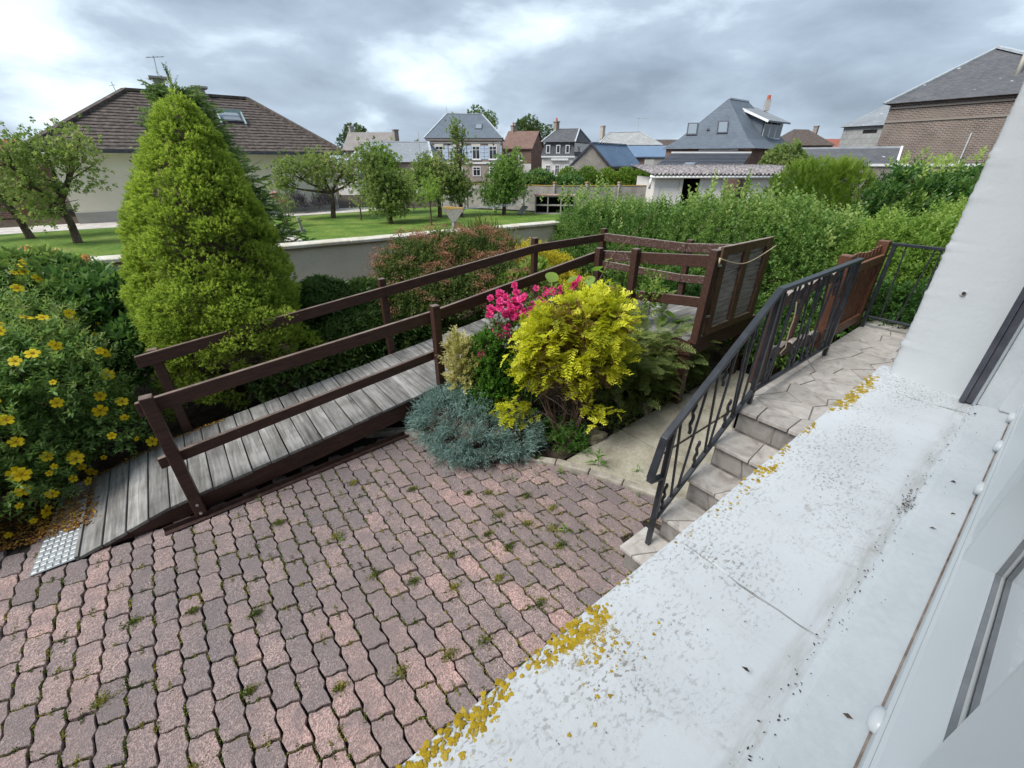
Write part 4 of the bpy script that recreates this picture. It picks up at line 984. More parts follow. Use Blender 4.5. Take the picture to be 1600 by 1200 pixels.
GZ = -2.12
ROOFGLASS = mat_glass('roof_glass_painted_sky', (0.20, 0.235, 0.27))  # pale base colour paints in the bright sky reflected by the panes
def V2(p, z): return (p[0], p[1], z)
def walls(corners, z0, z1, m, parent, name='wall', gables=()):
    """one wall per side, so that each can be told apart; gables: {side: apex}"""
    n = len(corners); gd = dict(gables)
    for i in range(n):
        a, b = corners[i], corners[(i + 1) % n]; f = Facets()
        if i in gd: f.add(V2(a, z0), V2(b, z0), V2(b, z1), gd[i], V2(a, z1))
        else: f.add(V2(a, z0), V2(b, z0), V2(b, z1), V2(a, z1))
        f.build(name, m if not isinstance(m, (list, tuple)) else m[i], parent)
def grow(c, d):
    cx = sum(p[0] for p in c) / len(c); cy = sum(p[1] for p in c) / len(c); out = []
    for i, p in enumerate(c):
        a = Vector(c[i - 1]); b = Vector(p); e = Vector(c[(i + 1) % len(c)]); u = (b - a).normalized() + (b - e).normalized(); out.append((p[0] + u.x * d, p[1] + u.y * d))
    return out
def hip(c, ze, r0, r1, m, parent, name='roof', flare=0.0, ridge=True):
    """hipped roof over corners c (0-1 front), ridge r0 (left) to r1 (right)"""
    f = Facets(); e = [V2(p, ze) for p in c]
    if flare:
        k = []
        for i, p in enumerate(e):
            rr = r0 if i in (0, 3) else r1
            k.append(tuple(Vector(p).lerp(Vector(rr), .26)[q] if q < 2 else ze + (rr[2] - ze) * (.26 - flare) for q in range(3)))
        for i in range(4): f.add(e[i], e[(i + 1) % 4], k[(i + 1) % 4], k[i])
        e2 = k
    else: e2 = e
    f.add(e2[0], e2[1], r1, r0); f.add(e2[1], e2[2], r1); f.add(e2[2], e2[3], r0, r1); f.add(e2[3], e2[0], r0)
    o = f.build(name, m, parent)
    if ridge:
        g = MB()
        for p, q in ((r0, r1), (e[0], r0), (e[1], r1), (e[2], r1), (e[3], r0)):
            if flare and p in e: continue
            g.beam(Vector(p) + Vector((0, 0, .03)), Vector(q) + Vector((0, 0, .03)), 0.16, 0.07)
        g.build('ridge_cap', ZINC, o)
    f = Facets(); f.add(*[(p[0], p[1], p[2] - .04) for p in reversed(e)]); f.build('soffit', WOODW, o)
    return o
def gable_roof(c, ze, zr, m, parent, over=0.25, name='roof', thick=0.10):
    """ridge parallel to side 0-1 (front); returns ridge ends"""
    a, b, d, e = [Vector(V2(p, 0)) for p in c]; fw = (b - a).normalized() * over
    r0 = (a + e) / 2 - fw; r1 = (b + d) / 2 + fw; sl = (zr - ze) / ((e - a).length / 2); back = (e - a).normalized() * over
    P = [a - fw - back, b + fw - back, d + fw + back, e - fw + back]; zl = ze - sl * over
    E = [Vector((p.x, p.y, zl)) for p in P]; R0 = Vector((r0.x, r0.y, zr)); R1 = Vector((r1.x, r1.y, zr)); up = Vector((0, 0, thick))
    f = Facets(); f.add(E[0] + up, E[1] + up, R1 + up, R0 + up); f.add(E[2] + up, E[3] + up, R0 + up, R1 + up)
    f.add(E[0], E[1], E[1] + up, E[0] + up); f.add(E[2], E[3], E[3] + up, E[2] + up)
    f.add(E[1], R1, R1 + up, E[1] + up); f.add(R1, E[2], E[2] + up, R1 + up); f.add(R0, E[0], E[0] + up, R0 + up); f.add(E[3], R0, R0 + up, E[3] + up)
    o = f.build(name, m, parent); return o, R0, R1
def chimney(x, y, z0, z1, parent, s=0.55, m=None, pot=True):
    o = MB().box(x - s / 2, x + s / 2, y - s / 2, y + s / 2, z0, z1).box(x - s / 2 - .06, x + s / 2 + .06, y - s / 2 - .06, y + s / 2 + .06, z1, z1 + .12).build('chimney', m or BRICKR, parent)
    if pot:
        V, F = tube([(x, y, z1 + .12), (x, y, z1 + .5)], [.13, .10], 8); mk('chimney_pot', V, F, TERRA, o)
class Face:
    """a facade: origin, direction along it, outward normal"""
    def __init__(s, a, b, z0, flip=False):
        s.o = Vector(V2(a, z0)); s.u = (Vector(V2(b, z0)) - s.o); s.w = s.u.length; s.u.normalize(); s.n = s.u.cross(Vector((0, 0, 1))) * (-1 if flip else 1)
    def p(s, u, v, n=0.0): return s.o + s.u * u + Vector((0, 0, v)) + s.n * n
    def box(s, mb, u0, u1, v0, v1, n0, n1):
        V = [s.p(u, v, n) for v in (v0, v1) for (u, n) in ((u0, n0), (u1, n0), (u1, n1), (u0, n1))]
        return mb.add(V, [(0, 3, 2, 1), (4, 5, 6, 7), (0, 1, 5, 4), (1, 2, 6, 5), (2, 3, 7, 6), (3, 0, 4, 7)])
    def one(s, name, u0, u1, v0, v1, n0, n1, m, parent): return s.box(MB(), u0, u1, v0, v1, n0, n1).build(name, m, parent)
    def window(s, u0, u1, v0, v1, parent, shutters=None, cross=True, frame=None, sill=True):
        w = s.one('window', u0 - .05, u1 + .05, v0 - .05, v1 + .05, 0.002, 0.05, frame or WOODW, parent)
        mid = (u0 + u1) / 2; vt = v0 + (v1 - v0) * (0.72 if cross else 1.0)
        cols = [(u0 + .05, mid - .03), (mid + .03, u1 - .05)] if cross else [(u0 + .04, u1 - .04)]
        for a, b in cols:
            s.one('pane', a, b, v0 + .05, vt - .03, 0.051, 0.056, GLASS, w)
            if cross: s.one('pane', a, b, vt + .03, v1 - .05, 0.051, 0.056, GLASS, w)
        if sill: s.one('sill', u0 - .12, u1 + .12, v0 - .14, v0 - .055, 0.002, 0.12, WOODW, w)
        if shutters:
            sw = (u1 - u0) * .62
            for a in (u0 - .07 - sw, u1 + .07):
                sh = s.one('shutter', a, a + sw, v0 - .05, v1 + .05, 0.003, 0.05, shutters, parent)
                for vv in (.25, .55, .85): s.one('batten', a + .03, a + sw - .03, v0 + (v1 - v0) * vv - .04, v0 + (v1 - v0) * vv + .04, 0.051, 0.065, shutters, sh)
        return w
def skylight(f_o, f_u, f_v, u, v, w, h, parent):
    """roof window lying in the plane given by origin and two unit vectors"""
    o = Vector(f_o); U = Vector(f_u).normalized(); Vv = Vector(f_v).normalized(); n = U.cross(Vv).normalized(); n = n if n.z > 0 else -n
    def bx(name, u0, u1, v0, v1, n0, n1, m, par):
        V = [o + U * a + Vv * b + n * c for c in (n0, n1) for (a, b) in ((u0, v0), (u1, v0), (u1, v1), (u0, v1))]
        return mk(name, V, [(0, 3, 2, 1), (4, 5, 6, 7), (0, 1, 5, 4), (1, 2, 6, 5), (2, 3, 7, 6), (3, 0, 4, 7)], m, par)
    w_ = bx('roof_window', u, u + w, v, v + h, -.05, .08, DARKALU, parent); bx('pane', u + .09, u + w - .09, v + .1, v + h - .1, .081, .09, ROOFGLASS, w_)

def building(name, label, cat='house', base=(0, 0)):
    t = empty(name, (base[0], base[1], GZ)); tag(t, label, cat); return t

def bungalow():
    t = building('bungalow', 'cream bungalow with large brown tiled hipped roof behind the conifer', 'house', (2, 28))
    c = [(-2.7, 24.0), (7.25, 24.0), (7.25, 33.2), (-2.7, 33.2)]; ze = 0.44; zr = 2.86
    walls(c, GZ, ze + .1, CREAM, t)
    r0, r1 = (0.2, 28.5, zr), (5.0, 28.5, zr); e = [(-3.2, 23.4), (7.75, 23.4), (7.75, 33.8), (-3.2, 33.8)]
    # stepped tile courses on the slope facing the garden and the two hips
    roof = Facets(); n = 19
    def slope(a, b, ra, rb):
        A, B, RA, RB = Vector(a), Vector(b), Vector(ra), Vector(rb); st = Vector((0, 0, 0.035))
        for k in range(n):
            t0, t1 = k / n, (k + 1) / n
            p, q = A.lerp(RA, t0) + st, B.lerp(RB, t0) + st; p2, q2 = A.lerp(RA, t1), B.lerp(RB, t1)
            roof.add(p, q, q2, p2) if (q2 - p2).length > .02 else roof.add(p, q, q2)
            roof.add(p - st, q - st, q, p)
    E = [V2(p, ze) for p in e]
    slope(E[0], E[1], r0, r1); slope(E[1], E[2], r1, r1); slope(E[3], E[0], r0, r0); slope(E[2], E[3], r1, r0)
    ro = roof.build('roof', TILEB, t, kind='stuff')
    g = MB()
    for p, q in ((r0, r1), (E[0], r0), (E[1], r1)): g.beam(Vector(p) + Vector((0, 0, .06)), Vector(q) + Vector((0, 0, .06)), 0.22, 0.12)
    g.build('ridge_tiles', TILEB, ro)
    MB().box(-3.2, 7.75, 23.32, 23.42, ze - .10, ze + .02).build('gutter', DARKALU, ro)
    Facets().add((-3.2, 23.4, ze - .03), (-3.2, 33.8, ze - .03), (7.75, 33.8, ze - .03), (7.75, 23.4, ze - .03)).build('soffit', WOODW, ro)
    fa = Face((-2.7, 24.0), (7.25, 24.0), GZ)
    fa.one('plinth', 0, fa.w, 0, 0.42, .003, .03, GREYR, t)
    fa.window(3.2, 4.4, 0.95, 2.15, t)
    for (x, zt) in ((1.55, 3.42), (3.05, 3.18)): 
        o = MB().box(x - .28, x + .28, 28.3, 28.9, 2.6, zt - .25).box(x - .2, x + .2, 28.4, 28.8, zt - .25, zt).build('chimney', GREYR, ro)
        MB().box(x - .34, x + .34, 28.25, 28.95, zt, zt + .08).build('chimney_cap', GREYR, o)
    # opened roof window
    sl = Vector((0, 5.1, 2.42)).normalized()
    skylight((3.25, 23.4, ze + .04), (1, 0, 0), sl, 0, 2.75, 0.95, 1.2, ro)
    fr = surf('teal_window_frame', [(0.22, 0.33, 0.33), (0.30, 0.40, 0.40)], 4, rough=0.5, bump=0)
    MB().beam((3.2, 26.3, 2.15), (4.25, 26.3, 2.15), .12, .12).beam((3.24, 25.6, 1.6), (3.24, 26.3, 2.15), .06, .06).beam((4.21, 25.6, 1.6), (4.21, 26.3, 2.15), .06, .06).build('raised_sash', fr, ro)
    m = MB().tube([(1.52, 28.6, 2.8), (1.66, 28.6, 4.3)], .02, 5)
    m.beam((1.35, 28.6, 4.20), (2.05, 28.6, 4.30), .025, .025)
    for k in range(4): m.beam((1.45 + .17 * k, 28.4, 4.22 + .024 * k), (1.45 + .17 * k, 28.8, 4.22 + .024 * k), .015, .015)
    m.build('aerial', ZINC, ro)
    m = MB().tube([(-0.1, 28.4, 2.5), (-0.18, 28.4, 3.15)], .015, 5); m.beam((-.3, 28.4, 3.0), (-.06, 28.4, 3.05), .015, .015); m.build('aerial', ZINC, ro)
bungalow()

def row_of_houses():
    U = Vector((0.791, -0.612, 0)); Fw = Vector((0.612, 0.791, 0))
    def quad(a, w, d, u=U, f=Fw):
        a = Vector((a[0], a[1], 0)); P = [a, a + u * w, a + u * w + f * d, a + f * d]; return [(p.x, p.y) for p in P]
    # small far house left of the slate annex
    t = building('far_house', 'small far house with grey tiled gable roof beyond the bungalow', 'house', (22, 58)); c = quad((19.9, 59.5), 5.6, 6.0)
    walls(c, GZ, 1.5, BRICKP, t, gables=((1, V2(((c[1][0] + c[2][0]) / 2, (c[1][1] + c[2][1]) / 2), 3.4)), (3, V2(((c[0][0] + c[3][0]) / 2, (c[0][1] + c[3][1]) / 2), 3.4))))
    o, r0, r1 = gable_roof(c, 1.5, 3.4, TILER if False else slatemat('far_grey_tile', (0.20, 0.18, 0.17), (0.24, 0.215, 0.2), .25), t); chimney(r0.x + .5, r0.y, 3.0, 4.1, o, m=GREYR, pot=False); chimney(r1.x - .6, r1.y - 1.2, 2.4, 3.6, o, pot=False)
    # slate annex
    t = building('annex', 'low brick annex with grey slate roof and pale shutters', 'house', (15, 35)); c = quad((12.3, 36.1), 6.2, 7.0)
    walls(c, GZ, 0.1, BRICKP, t)
    e = grow(c, .2); hip(e, 0.08, (14.9, 39.0, 1.55), (19.0, 35.9, 1.55), SLATEG, t)
    fa = Face(c[0], c[1], GZ); fa.window(1.0, 1.9, .5, 1.7, t, shutters=SHUT); fa.one('white_door', 4.6, 5.6, .05, 1.9, .003, .06, WOODW, t)
    fa.one('lean_to', -0.6, 0.9, 0.0, 1.35, .25, 1.6, WHITER, t); fa.one('lean_to_roof', -0.75, 1.1, 1.36, 1.44, .1, 1.8, SLATEL, t)
    m = MB().tube([(17.2, 34.0, GZ), (17.2, 34.0, 2.1)], .03, 6); tag(m.build('utility_pole', CONCP, smooth=True), 'thin grey pole rising in front of the slate annex roof', 'pole')
    # tall brick house with blue shutters
    t = building('brick_house', 'tall pale brick house with hipped slate roof and light blue shutters', 'house', (33, 55)); c = [(28.3, 53.95), (35.65, 48.3), (41.2, 55.4), (33.8, 61.0)]
    walls(c, GZ, 2.75, [BRICKP, BRICKP, BRICKP, SLATE], t)
    o = hip(grow(c, .25), 2.75, (33.0, 56.6, 5.75), (36.6, 53.7, 5.65), SLATE, t)
    fa = Face(c[0], c[1], GZ)
    fa.one('cornice', -.1, fa.w + .1, 4.62, 4.85, .003, .18, BRICKP, t); fa.one('band', 0, fa.w, 2.05, 2.25, .003, .08, WOODW, t); fa.one('dentils', 0, fa.w, 4.30, 4.42, .003, .09, GREYR, t)
    for u in (1.05, 3.35, 5.65, 7.75): 
        fa.window(u, u + .92, 2.60, 4.0, t, shutters=SHUT); fa.one('lintel', u - .1, u + 1.02, 4.06, 4.28, .003, .05, CREAM, t); fa.window(u, u + .92, .7, 1.7, t, sill=False)
    for u in (0.35, fa.w - .35): fa.one('quoin', u - .22, u + .22, 0, 4.6, .003, .07, GREYR, t)
    for u in (2.75, 5.0, 8.3): 
        p = fa.p(u, 4.2, .03); V, F = tube([p, p + fa.n * .05], [.11, .09], 8); mk('wall_tie', V, F, IRON, t)
    sv = (Vector((33.0, 56.6, 5.75)) - Vector((28.3 + 1.9, 53.95 - 1.4, 2.75))); base = Vector((28.3, 53.95, 2.75)); dv = Vector((33.0, 56.6, 5.75)) - base; uu = Vector((36.6 - 33.0, 53.7 - 56.6, 0)).normalized(); vv = (dv - uu * dv.dot(uu)).normalized()
    for u in (3.4, 5.9): skylight(base, uu, vv, u, 2.0, .9, 1.15, o)
    V, F = tube([(33.0, 56.6, 5.75), (33.0, 56.6, 6.5)], [.06, .02], 5); mk('finial', V, F, ZINC, o)
    # red tiled house
    t = building('brick_house', 'brown brick house with reddish tiled gable roof and white ground floor', 'house', (45, 56)); c = [(41.7, 56.2), (45.0, 53.6), (50.0, 56.6), (46.7, 59.2)]
    ap = lambda a, b, z: ((a[0] + b[0]) / 2, (a[1] + b[1]) / 2, z)
    walls(c, GZ, 1.95, BRICKR, t, gables=((1, ap(c[1], c[2], 4.15)), (3, ap(c[3], c[0], 4.15))))
    o, r0, r1 = gable_roof(c, 1.95, 4.15, TILER, t, over=.2); chimney(r0.x + .6, r0.y - .4, 3.8, 4.85, o, m=BRICKR)
    fa = Face(c[0], c[1], GZ); fa.one('white_ground_floor', 0, fa.w, 0, 2.05, .003, .05, WHITER, t); fa.window(.5, .95, 2.5, 3.3, t, cross=False); fa.window(2.4, 2.85, 2.5, 3.3, t, cross=False)
    t = building('far_house', 'narrow brown brick gable peeping out left of the reddish roof', 'house', (44, 62)); c = [(42.2, 62.2), (44.6, 60.2), (48, 64), (45.6, 66)]
    walls(c, GZ, 2.6, BRICKR, t, gables=((0, ap(c[0], c[1], 4.0)),)); f = Facets(); a = ap(c[0], c[1], 4.05); b = ap(c[2], c[3], 4.05); f.add(V2(c[3], 2.6), V2(c[0], 2.6), a, b); f.add(V2(c[1], 2.6), V2(c[2], 2.6), b, a); f.build('roof', TILER, t)
    # mansard house
    t = building('mansard_house', 'small white house with dark slate mansard roof and three dormer panes', 'house', (45, 46)); c = [(41.0, 46.65), (44.25, 44.1), (49.6, 46.2), (46.3, 48.8)]
    walls(c, GZ, 0.85, [WHITER, WHITER, WHITER, WHITER], t)
    f = Facets(); ci = grow(c, -.28); e = [V2(p, .85) for p in grow(c, .12)]; k = [V2(p, 2.42) for p in ci]
    for i in range(4): f.add(e[i], e[(i + 1) % 4], k[(i + 1) % 4], k[i])
    f.build('mansard_slope', SLATEO, t); 
    f = Facets(); f.add(V2(c[1], .9), V2(c[2], .9), V2(c[2], 2.35), V2(c[1], 2.35)); f.build('side_wall', WHITER, t)
    o = hip(grow(c, .1), 2.42, (44.3, 47.5, 4.0), (46.6, 45.7, 4.05), SLATEO, t); chimney(44.2, 47.6, 3.7, 4.75, o)
    fa = Face(c[0], c[1], GZ)
    for u in (.55, 1.85, 3.05): fa.window(u, u + .42, 3.30, 4.15, t, cross=False, sill=False)
    for u in (.55, 1.75, 3.0): fa.window(u, u + .55, .7, 1.9, t, cross=True)
    fa.one('cornice', -.1, fa.w + .1, 2.78, 2.96, .003, .2, WOODW, t); fa.one('awning_box', 1.2, 3.4, 2.45, 2.68, .003, .25, WOODW, t)
    s = Face(c[1], c[2], GZ); 
    for a in (1, -1): m = MB(); s.box(m, 1.0, 1.1, 3.3, 4.2, .01, .04); 
    mm = MB(); pc = s.p(1.5, 3.75, .03)
    for a in (-1, 1): mm.tube([s.p(1.5 + a * .45, 3.4, .03), s.p(1.5 + a * .12, 3.6, .03), s.p(1.5 + a * .12, 3.9, .03), s.p(1.5 + a * .45, 4.1, .03)], .05, 5)
    mm.build('wall_tie', BRICKR, t)
    fw_ = Face((c[0][0] - .5, c[0][1] - 2.2), (c[1][0] + .2, c[1][1] - 2.2), GZ); y = MB(); 
    tw = building('front_wall', 'low white front wall with brick piers before the mansard house', 'wall', (41, 43.5))
    fw_.one('wall', 0, fw_.w, 0, .8, -.1, .1, WHITER, tw)
    for u in (.2, 1.6, 3.0): fw_.one('pier', u, u + .35, 0, 1.35, -.18, .18, BRICKP, tw)
    # blue metal barn
    t = building('stone_barn', 'stone barn with blue metal sheet roof and rubble gable', 'barn', (36, 31)); c = [(34.75, 30.0), (41.1, 31.4), (38.6, 33.6), (32.15, 32.05)]
    # front is the long eave side 0-1; the gable toward the left is side 3-0
    walls(c, GZ, -.15, [STONE, STONE, STONE, STONE], t, gables=((3, (33.45, 31.0, 1.62)), (1, (39.85, 32.5, 1.62))))
    R0, R1 = Vector((33.30, 31.0, 1.68)), Vector((40.1, 32.5, 1.68)); E0, E1 = Vector((34.75, 29.7, -.22)), Vector((41.3, 31.15, -.22)); B0, B1 = Vector((31.9, 32.3, -.22)), Vector((38.4, 33.9, -.22))
    f = Facets(); f.add(E0, E1, R1, R0); f.add(B1, B0, R0, R1); f.add(E0 - Vector((0, 0, .12)), E1 - Vector((0, 0, .12)), E1, E0); o = f.build('roof', BLUEM, t)
    m = MB()
    for k in range(17): a = E0.lerp(E1, k / 16); b = R0.lerp(R1, k / 16); m.beam(a + Vector((0, 0, .03)), b + Vector((0, 0, .03)), .05, .06)
    m.beam(R0 + Vector((0, 0, .05)), R1 + Vector((0, 0, .05)), .25, .06); m.build('standing_seam', BLUEM, o); m = MB(); m.beam(E0 - Vector((0, 0, .05)), R0 - Vector((0, 0, .05)), .12, .16).beam(B0 - Vector((0, 0, .05)), R0 - Vector((0, 0, .05)), .12, .16); m.build('verge_board', DARKALU, o)
    f_ = Face(c[0], c[1], GZ); f_.one('open_front', 1.4, 6.0, 0, 1.6, .003, .02, DARK, t)
    # second blue roof strip and grey block
    t = building('shed', 'pale rendered flat block with a round lamp beside the blue roofed barn', 'shed', (41, 28)); c = quad((38.4, 27.6), 4.2, 3.0)
    walls(c, GZ, .45, GREYR, t); Facets().add(*[V2(p, .46) for p in grow(c, .1)]).build('roof', GREYR, t); V, F = tube([(38.3, 27.4, -.9), (38.2, 27.2, -.9)], [.25, .2], 10); mk('lamp_globe', V, F, WOODW, t)
    t = building('shed', 'far blue metal roofed shed behind the grey block', 'shed', (47, 36)); c = quad((45.0, 36.2), 6.0, 5.0); walls(c, GZ, .7, BRICKR, t); gable_roof(c, .7, 1.8, BLUEM, t)
    # grey hipped house
    t = building('far_house', 'far brick house with pale grey hipped roof behind the blue barn', 'house', (59, 48)); c = [(55.2, 49.6), (62.4, 44.0), (66.5, 49.2), (59.3, 54.8)]; walls(c, GZ, 2.45, BRICKR, t)
    o = hip(grow(c, .3), 2.45, (58.3, 50.8, 4.2), (62.2, 47.8, 4.3), SLATEL, t); chimney(57.4, 51.3, 3.4, 5.0, o, m=BRICKP, pot=False)
    m = MB().tube([(61.8, 48.1, 4.2), (61.8, 48.1, 6.2)], .04, 5); m.beam((61.5, 48.3, 6.1), (63.0, 47.2, 6.1), .05, .05); m.build('aerial', ZINC, o)
    t = building('far_house', 'far dark roof with brick chimney between the grey and slate roofs', 'house', (72, 46)); c = quad((69.5, 50.5), 8, 6); walls(c, GZ, 2.0, BRICKR, t); o, r0, r1 = gable_roof(c, 2.0, 3.6, TILEB, t); chimney(r1.x - .4, r1.y + .3, 3.3, 4.7, o)
row_of_houses()

def right_houses():
    # big slate hipped house with dormer
    t = building('slate_house', 'brick house with tall blue slate hipped roof, roof windows and dormer', 'house', (39, 20)); c = [(32.9, 22.6), (36.5, 17.6), (45.2, 18.2), (41.6, 23.4)]; ze = 1.0
    walls(c, GZ, ze + .1, BRICKR, t); e = [(32.6, 22.85), (36.4, 17.3), (45.7, 17.9), (41.9, 23.6)]; er = [e[1], e[2], e[3], e[0]]
    r0, r1 = (38.0, 21.05, 4.55), (42.0, 21.5, 4.65)
    o = hip(er, ze, r0, r1, SLATE, t, flare=.07, ridge=False)
    m = MB()
    m.beam(r0, r1, .16, .1); m.build('ridge_cap', ZINC, o)
    # front slope 3-0-? is the hip end e3-e0? the slope to the camera is e0-e1
    A = Vector(V2(e[0], ze)); B = Vector(V2(e[1], ze)); Rr = Vector(r0); uu = (B - A).normalized(); mid = (A + B) / 2; vv = (Rr - mid); vv = (vv - uu * vv.dot(uu)).normalized()
    base = A + uu * 0
    ln = (B - A).length
    lift = vv.cross(uu) if vv.cross(uu).z > 0 else uu.cross(vv)
    k0 = A.lerp(Rr, .26); k0.z = ze + (Rr.z - ze) * (.26 - .07); kk = Rr - k0; uu2 = uu; vv2 = (kk - uu * kk.dot(uu)).normalized()
    for (u, v) in ((.55, .35), (2.75, .45)): skylight(k0, uu2, vv2, u, v, .78, 1.15, o)
    skylight(k0, uu2, vv2, 2.0, .75, .2, .22, o)
    # white patch of wall
    fa = Face(c[0], c[1], GZ); fa.one('limewashed_band', 2.4, 5.2, 2.95, 3.15, .003, .04, WHITER, t)
    # dormer on the right slope
    d = Facets(); x0, x1, yf, zt, zb = 40.0, 43.4, 18.85, 3.0, 1.6
    d.add((x0, yf, zb), (x0, yf, zt), (x0, 21.3, zt + 1.0), (x0, 21.0, zb)); do = d.build('dormer', SLATE, t); Facets().add((x1, yf, zb), (x1, 21, zb), (x1, 21.3, zt + 1.0), (x1, yf, zt)).build('dormer_cheek', SLATE, do)
    Facets().add((x0, yf, zb), (x1, yf, zb), (x1, yf, zt), (x0, yf, zt)).build('dormer_front', SLATE, do)
    up = Vector((0, 0, .12)); q = [Vector((x0 - .3, yf - .5, zt - .12)), Vector((x1 + .3, yf - .5, zt - .12)), Vector((x1 + .3, 21.5, zt + 1.2)), Vector((x0 - .3, 21.5, zt + 1.2))]
    f = Facets(); f.add(*[p + up for p in q]); f.add(*reversed(q)); 
    for i in range(4): f.add(q[i], q[(i + 1) % 4], q[(i + 1) % 4] + up, q[i] + up)
    f.build('dormer_roof', SLATEG, do); MB().beam(q[0] + Vector((-.02, 0, .05)), q[3] + Vector((-.02, 0, .05)), .05, .16).build('verge_board', WOODW, do)
    fd_ = Face((x0, yf), (x1, yf), zb)
    for u in (.25, 1.35, 2.45): fd_.window(u, u + .95, .25, 1.4, do, cross=False, sill=False)
    V, F = tube([(43.6, 20.6, 4.0), (43.6, 20.6, 4.80)], [.28, .28], 4); oc = mk('chimney', V, F, GREYR, o); V, F = tube([(43.6, 20.6, 4.80), (43.6, 20.6, 5.12)], [.16, .14], 8); mk('chimney_pot', V, F, TERRA, oc)
    # lean-to with dark tiles
    t = building('lean_to', 'dark ribbed tile lean-to roof below the big slate house', 'shed', (31, 18.5)); n = 11; f = Facets()
    H0, H1, L0, L1 = Vector((31.5, 21.1, .66)), Vector((36.25, 17.5, .66)), Vector((26.2, 18.95, -.36)), Vector((30.9, 15.35, -.36))
    for k in range(n):
        a, b = k / n, (k + 1) / n; st = Vector((0, 0, .05)); f.add(L0.lerp(H0, a) + st, L1.lerp(H1, a) + st, L1.lerp(H1, b), L0.lerp(H0, b)); f.add(L0.lerp(H0, a), L1.lerp(H1, a), L1.lerp(H1, a) + st, L0.lerp(H0, a) + st)
    o = f.build('roof', TILED, t); f = Facets(); f.add(V2(L0, GZ), V2(L1, GZ), tuple(L1 - Vector((0, 0, .05))), tuple(L0 - Vector((0, 0, .05)))); f.add(V2(L1, GZ), V2(H1, GZ), tuple(H1 - Vector((0, 0, .05))), tuple(L1 - Vector((0, 0, .05)))); f.add(V2(H0, GZ), V2(L0, GZ), tuple(L0 - Vector((0, 0, .05))), tuple(H0 - Vector((0, 0, .05)))); f.build('wall', BRICKR, t)
    MB().beam(H0 + Vector((0, 0, .06)), H1 + Vector((0, 0, .06)), .2, .1).build('flashing', WOODW, o); skylight(L0.lerp(H0, .02) + Vector((0, 0, .06)), (L1 - L0), (H0 - L0), 1.9, .6, .8, .9, o)
    # corrugated shed behind the hedge
    t = building('shed', 'white shed with mossy corrugated roof and dark doorway behind the hedge', 'shed', (20, 11)); a, b = Vector((18.0, 12.65, 0)), Vector((23.6, 8.35, 0)); u = (b - a).normalized(); fwd = Vector((-u.y, u.x, 0)); L = (b - a).length
    fa = Face((a.x, a.y), (b.x, b.y), GZ)
    for (u0, u1) in ((0, .2), (.2, 1.1), (1.1, 1.25)): fa.one('wall_panel', u0 + .004, u1 - .004, 0, 1.55, -.08 - (.03 if u1 - u0 > .5 else 0), .0 - (.03 if u1 - u0 > .5 else 0), WHITER, t)
    for (u0, u1) in ((2.0, 2.15), (2.15, 3.0), (3.0, 3.15), (4.3, 5.1), (5.1, L)): fa.one('wall_panel', u0 + .004, u1 - .004, 0, 1.55, -.08 - (.03 if u1 - u0 > .5 else 0), .0 - (.03 if u1 - u0 > .5 else 0), WHITER, t)
    fa.one('inside', 1.2, 4.3, 0, 1.5, -2.5, -2.4, DARK, t); fa.one('side_wall', -.001, .08, 0, 1.55, -3.2, -.09, WHITER, t); fa.one('fascia', -.3, L + .2, 1.52, 1.66, .02, .12, WOODW, t)
    V = []; F = []; nx = 240; ny = 2; p0 = a - u * .3
    for j in range(ny + 1):
        for i in range(nx + 1):
            p = p0 + u * ((L + .6) * i / nx) - fwd * .28 + fwd * (3.9 * j / ny); V.append((p.x, p.y, -.42 + .34 * j / ny + .045 * math.sin(i / nx * (L + .6) / .177 * 2 * math.pi)))
    m = nx + 1
    for j in range(ny):
        for i in range(nx): F.append((j * m + i, j * m + i + 1, (j + 1) * m + i + 1, (j + 1) * m + i))
    o = mk('corrugated_roof', V, F, FIBRO, t, smooth=True); so = o.modifiers.new('s', 'SOLIDIFY'); so.thickness = .02
    g = MB().tube([fa.p(-.35, 1.58, .2), fa.p(L, 1.58, .2)], .06, 8); g.tube([fa.p(-.3, 1.58, .2), fa.p(-.3, 1.1, .15)], .05, 8); g.build('gutter', WOODW, t, smooth=True)
    # far houses between
    t = building('far_house', 'far brick house with brown hipped roof right of the slate house', 'house', (77, 29)); c = [(74.8, 30.8), (79.8, 26.9), (84, 32.3), (79, 36.2)]; walls(c, GZ, 2.3, BRICKR, t)
    o = hip(grow(c, .3), 2.3, (78.8, 32.4, 4.55), (80.4, 31.0, 4.5), TILEB, t, ridge=False); chimney(82.0, 30.6, 3.6, 4.9, o, pot=False)
    t = building('far_house', 'far low building with bright red tiled roof', 'house', (93, 31)); c = [(90.6, 31.6), (95.6, 27.8), (99, 32), (94, 36)]; walls(c, GZ, 1.9, WHITER, t); gable_roof(c, 1.9, 3.6, TILERED, t)
    # brick barn on the right
    t = building('brick_barn', 'large weathered brick barn with spotted slate hipped roof', 'barn', (40, 6)); c = [(36.5, 9.9), (36.5, 1.0), (50, 1.0), (50, 9.9)]; walls(c, GZ, 3.2, BRICKB, t)
    e = [(36.2, 10.2), (36.2, 0.7), (50.3, .7), (50.3, 10.2)]; r0 = (40.9, 6.95, 5.9)
    f = Facets(); E = [V2(p, 3.15) for p in e]; r1 = (47.5, 6.95, 5.9); f.add(E[0], E[1], r0); f.add(E[1], E[2], r1, r0); f.add(E[2], E[3], r1); f.add(E[3], E[0], r0, r1); o = f.build('roof', SLATEO, t)
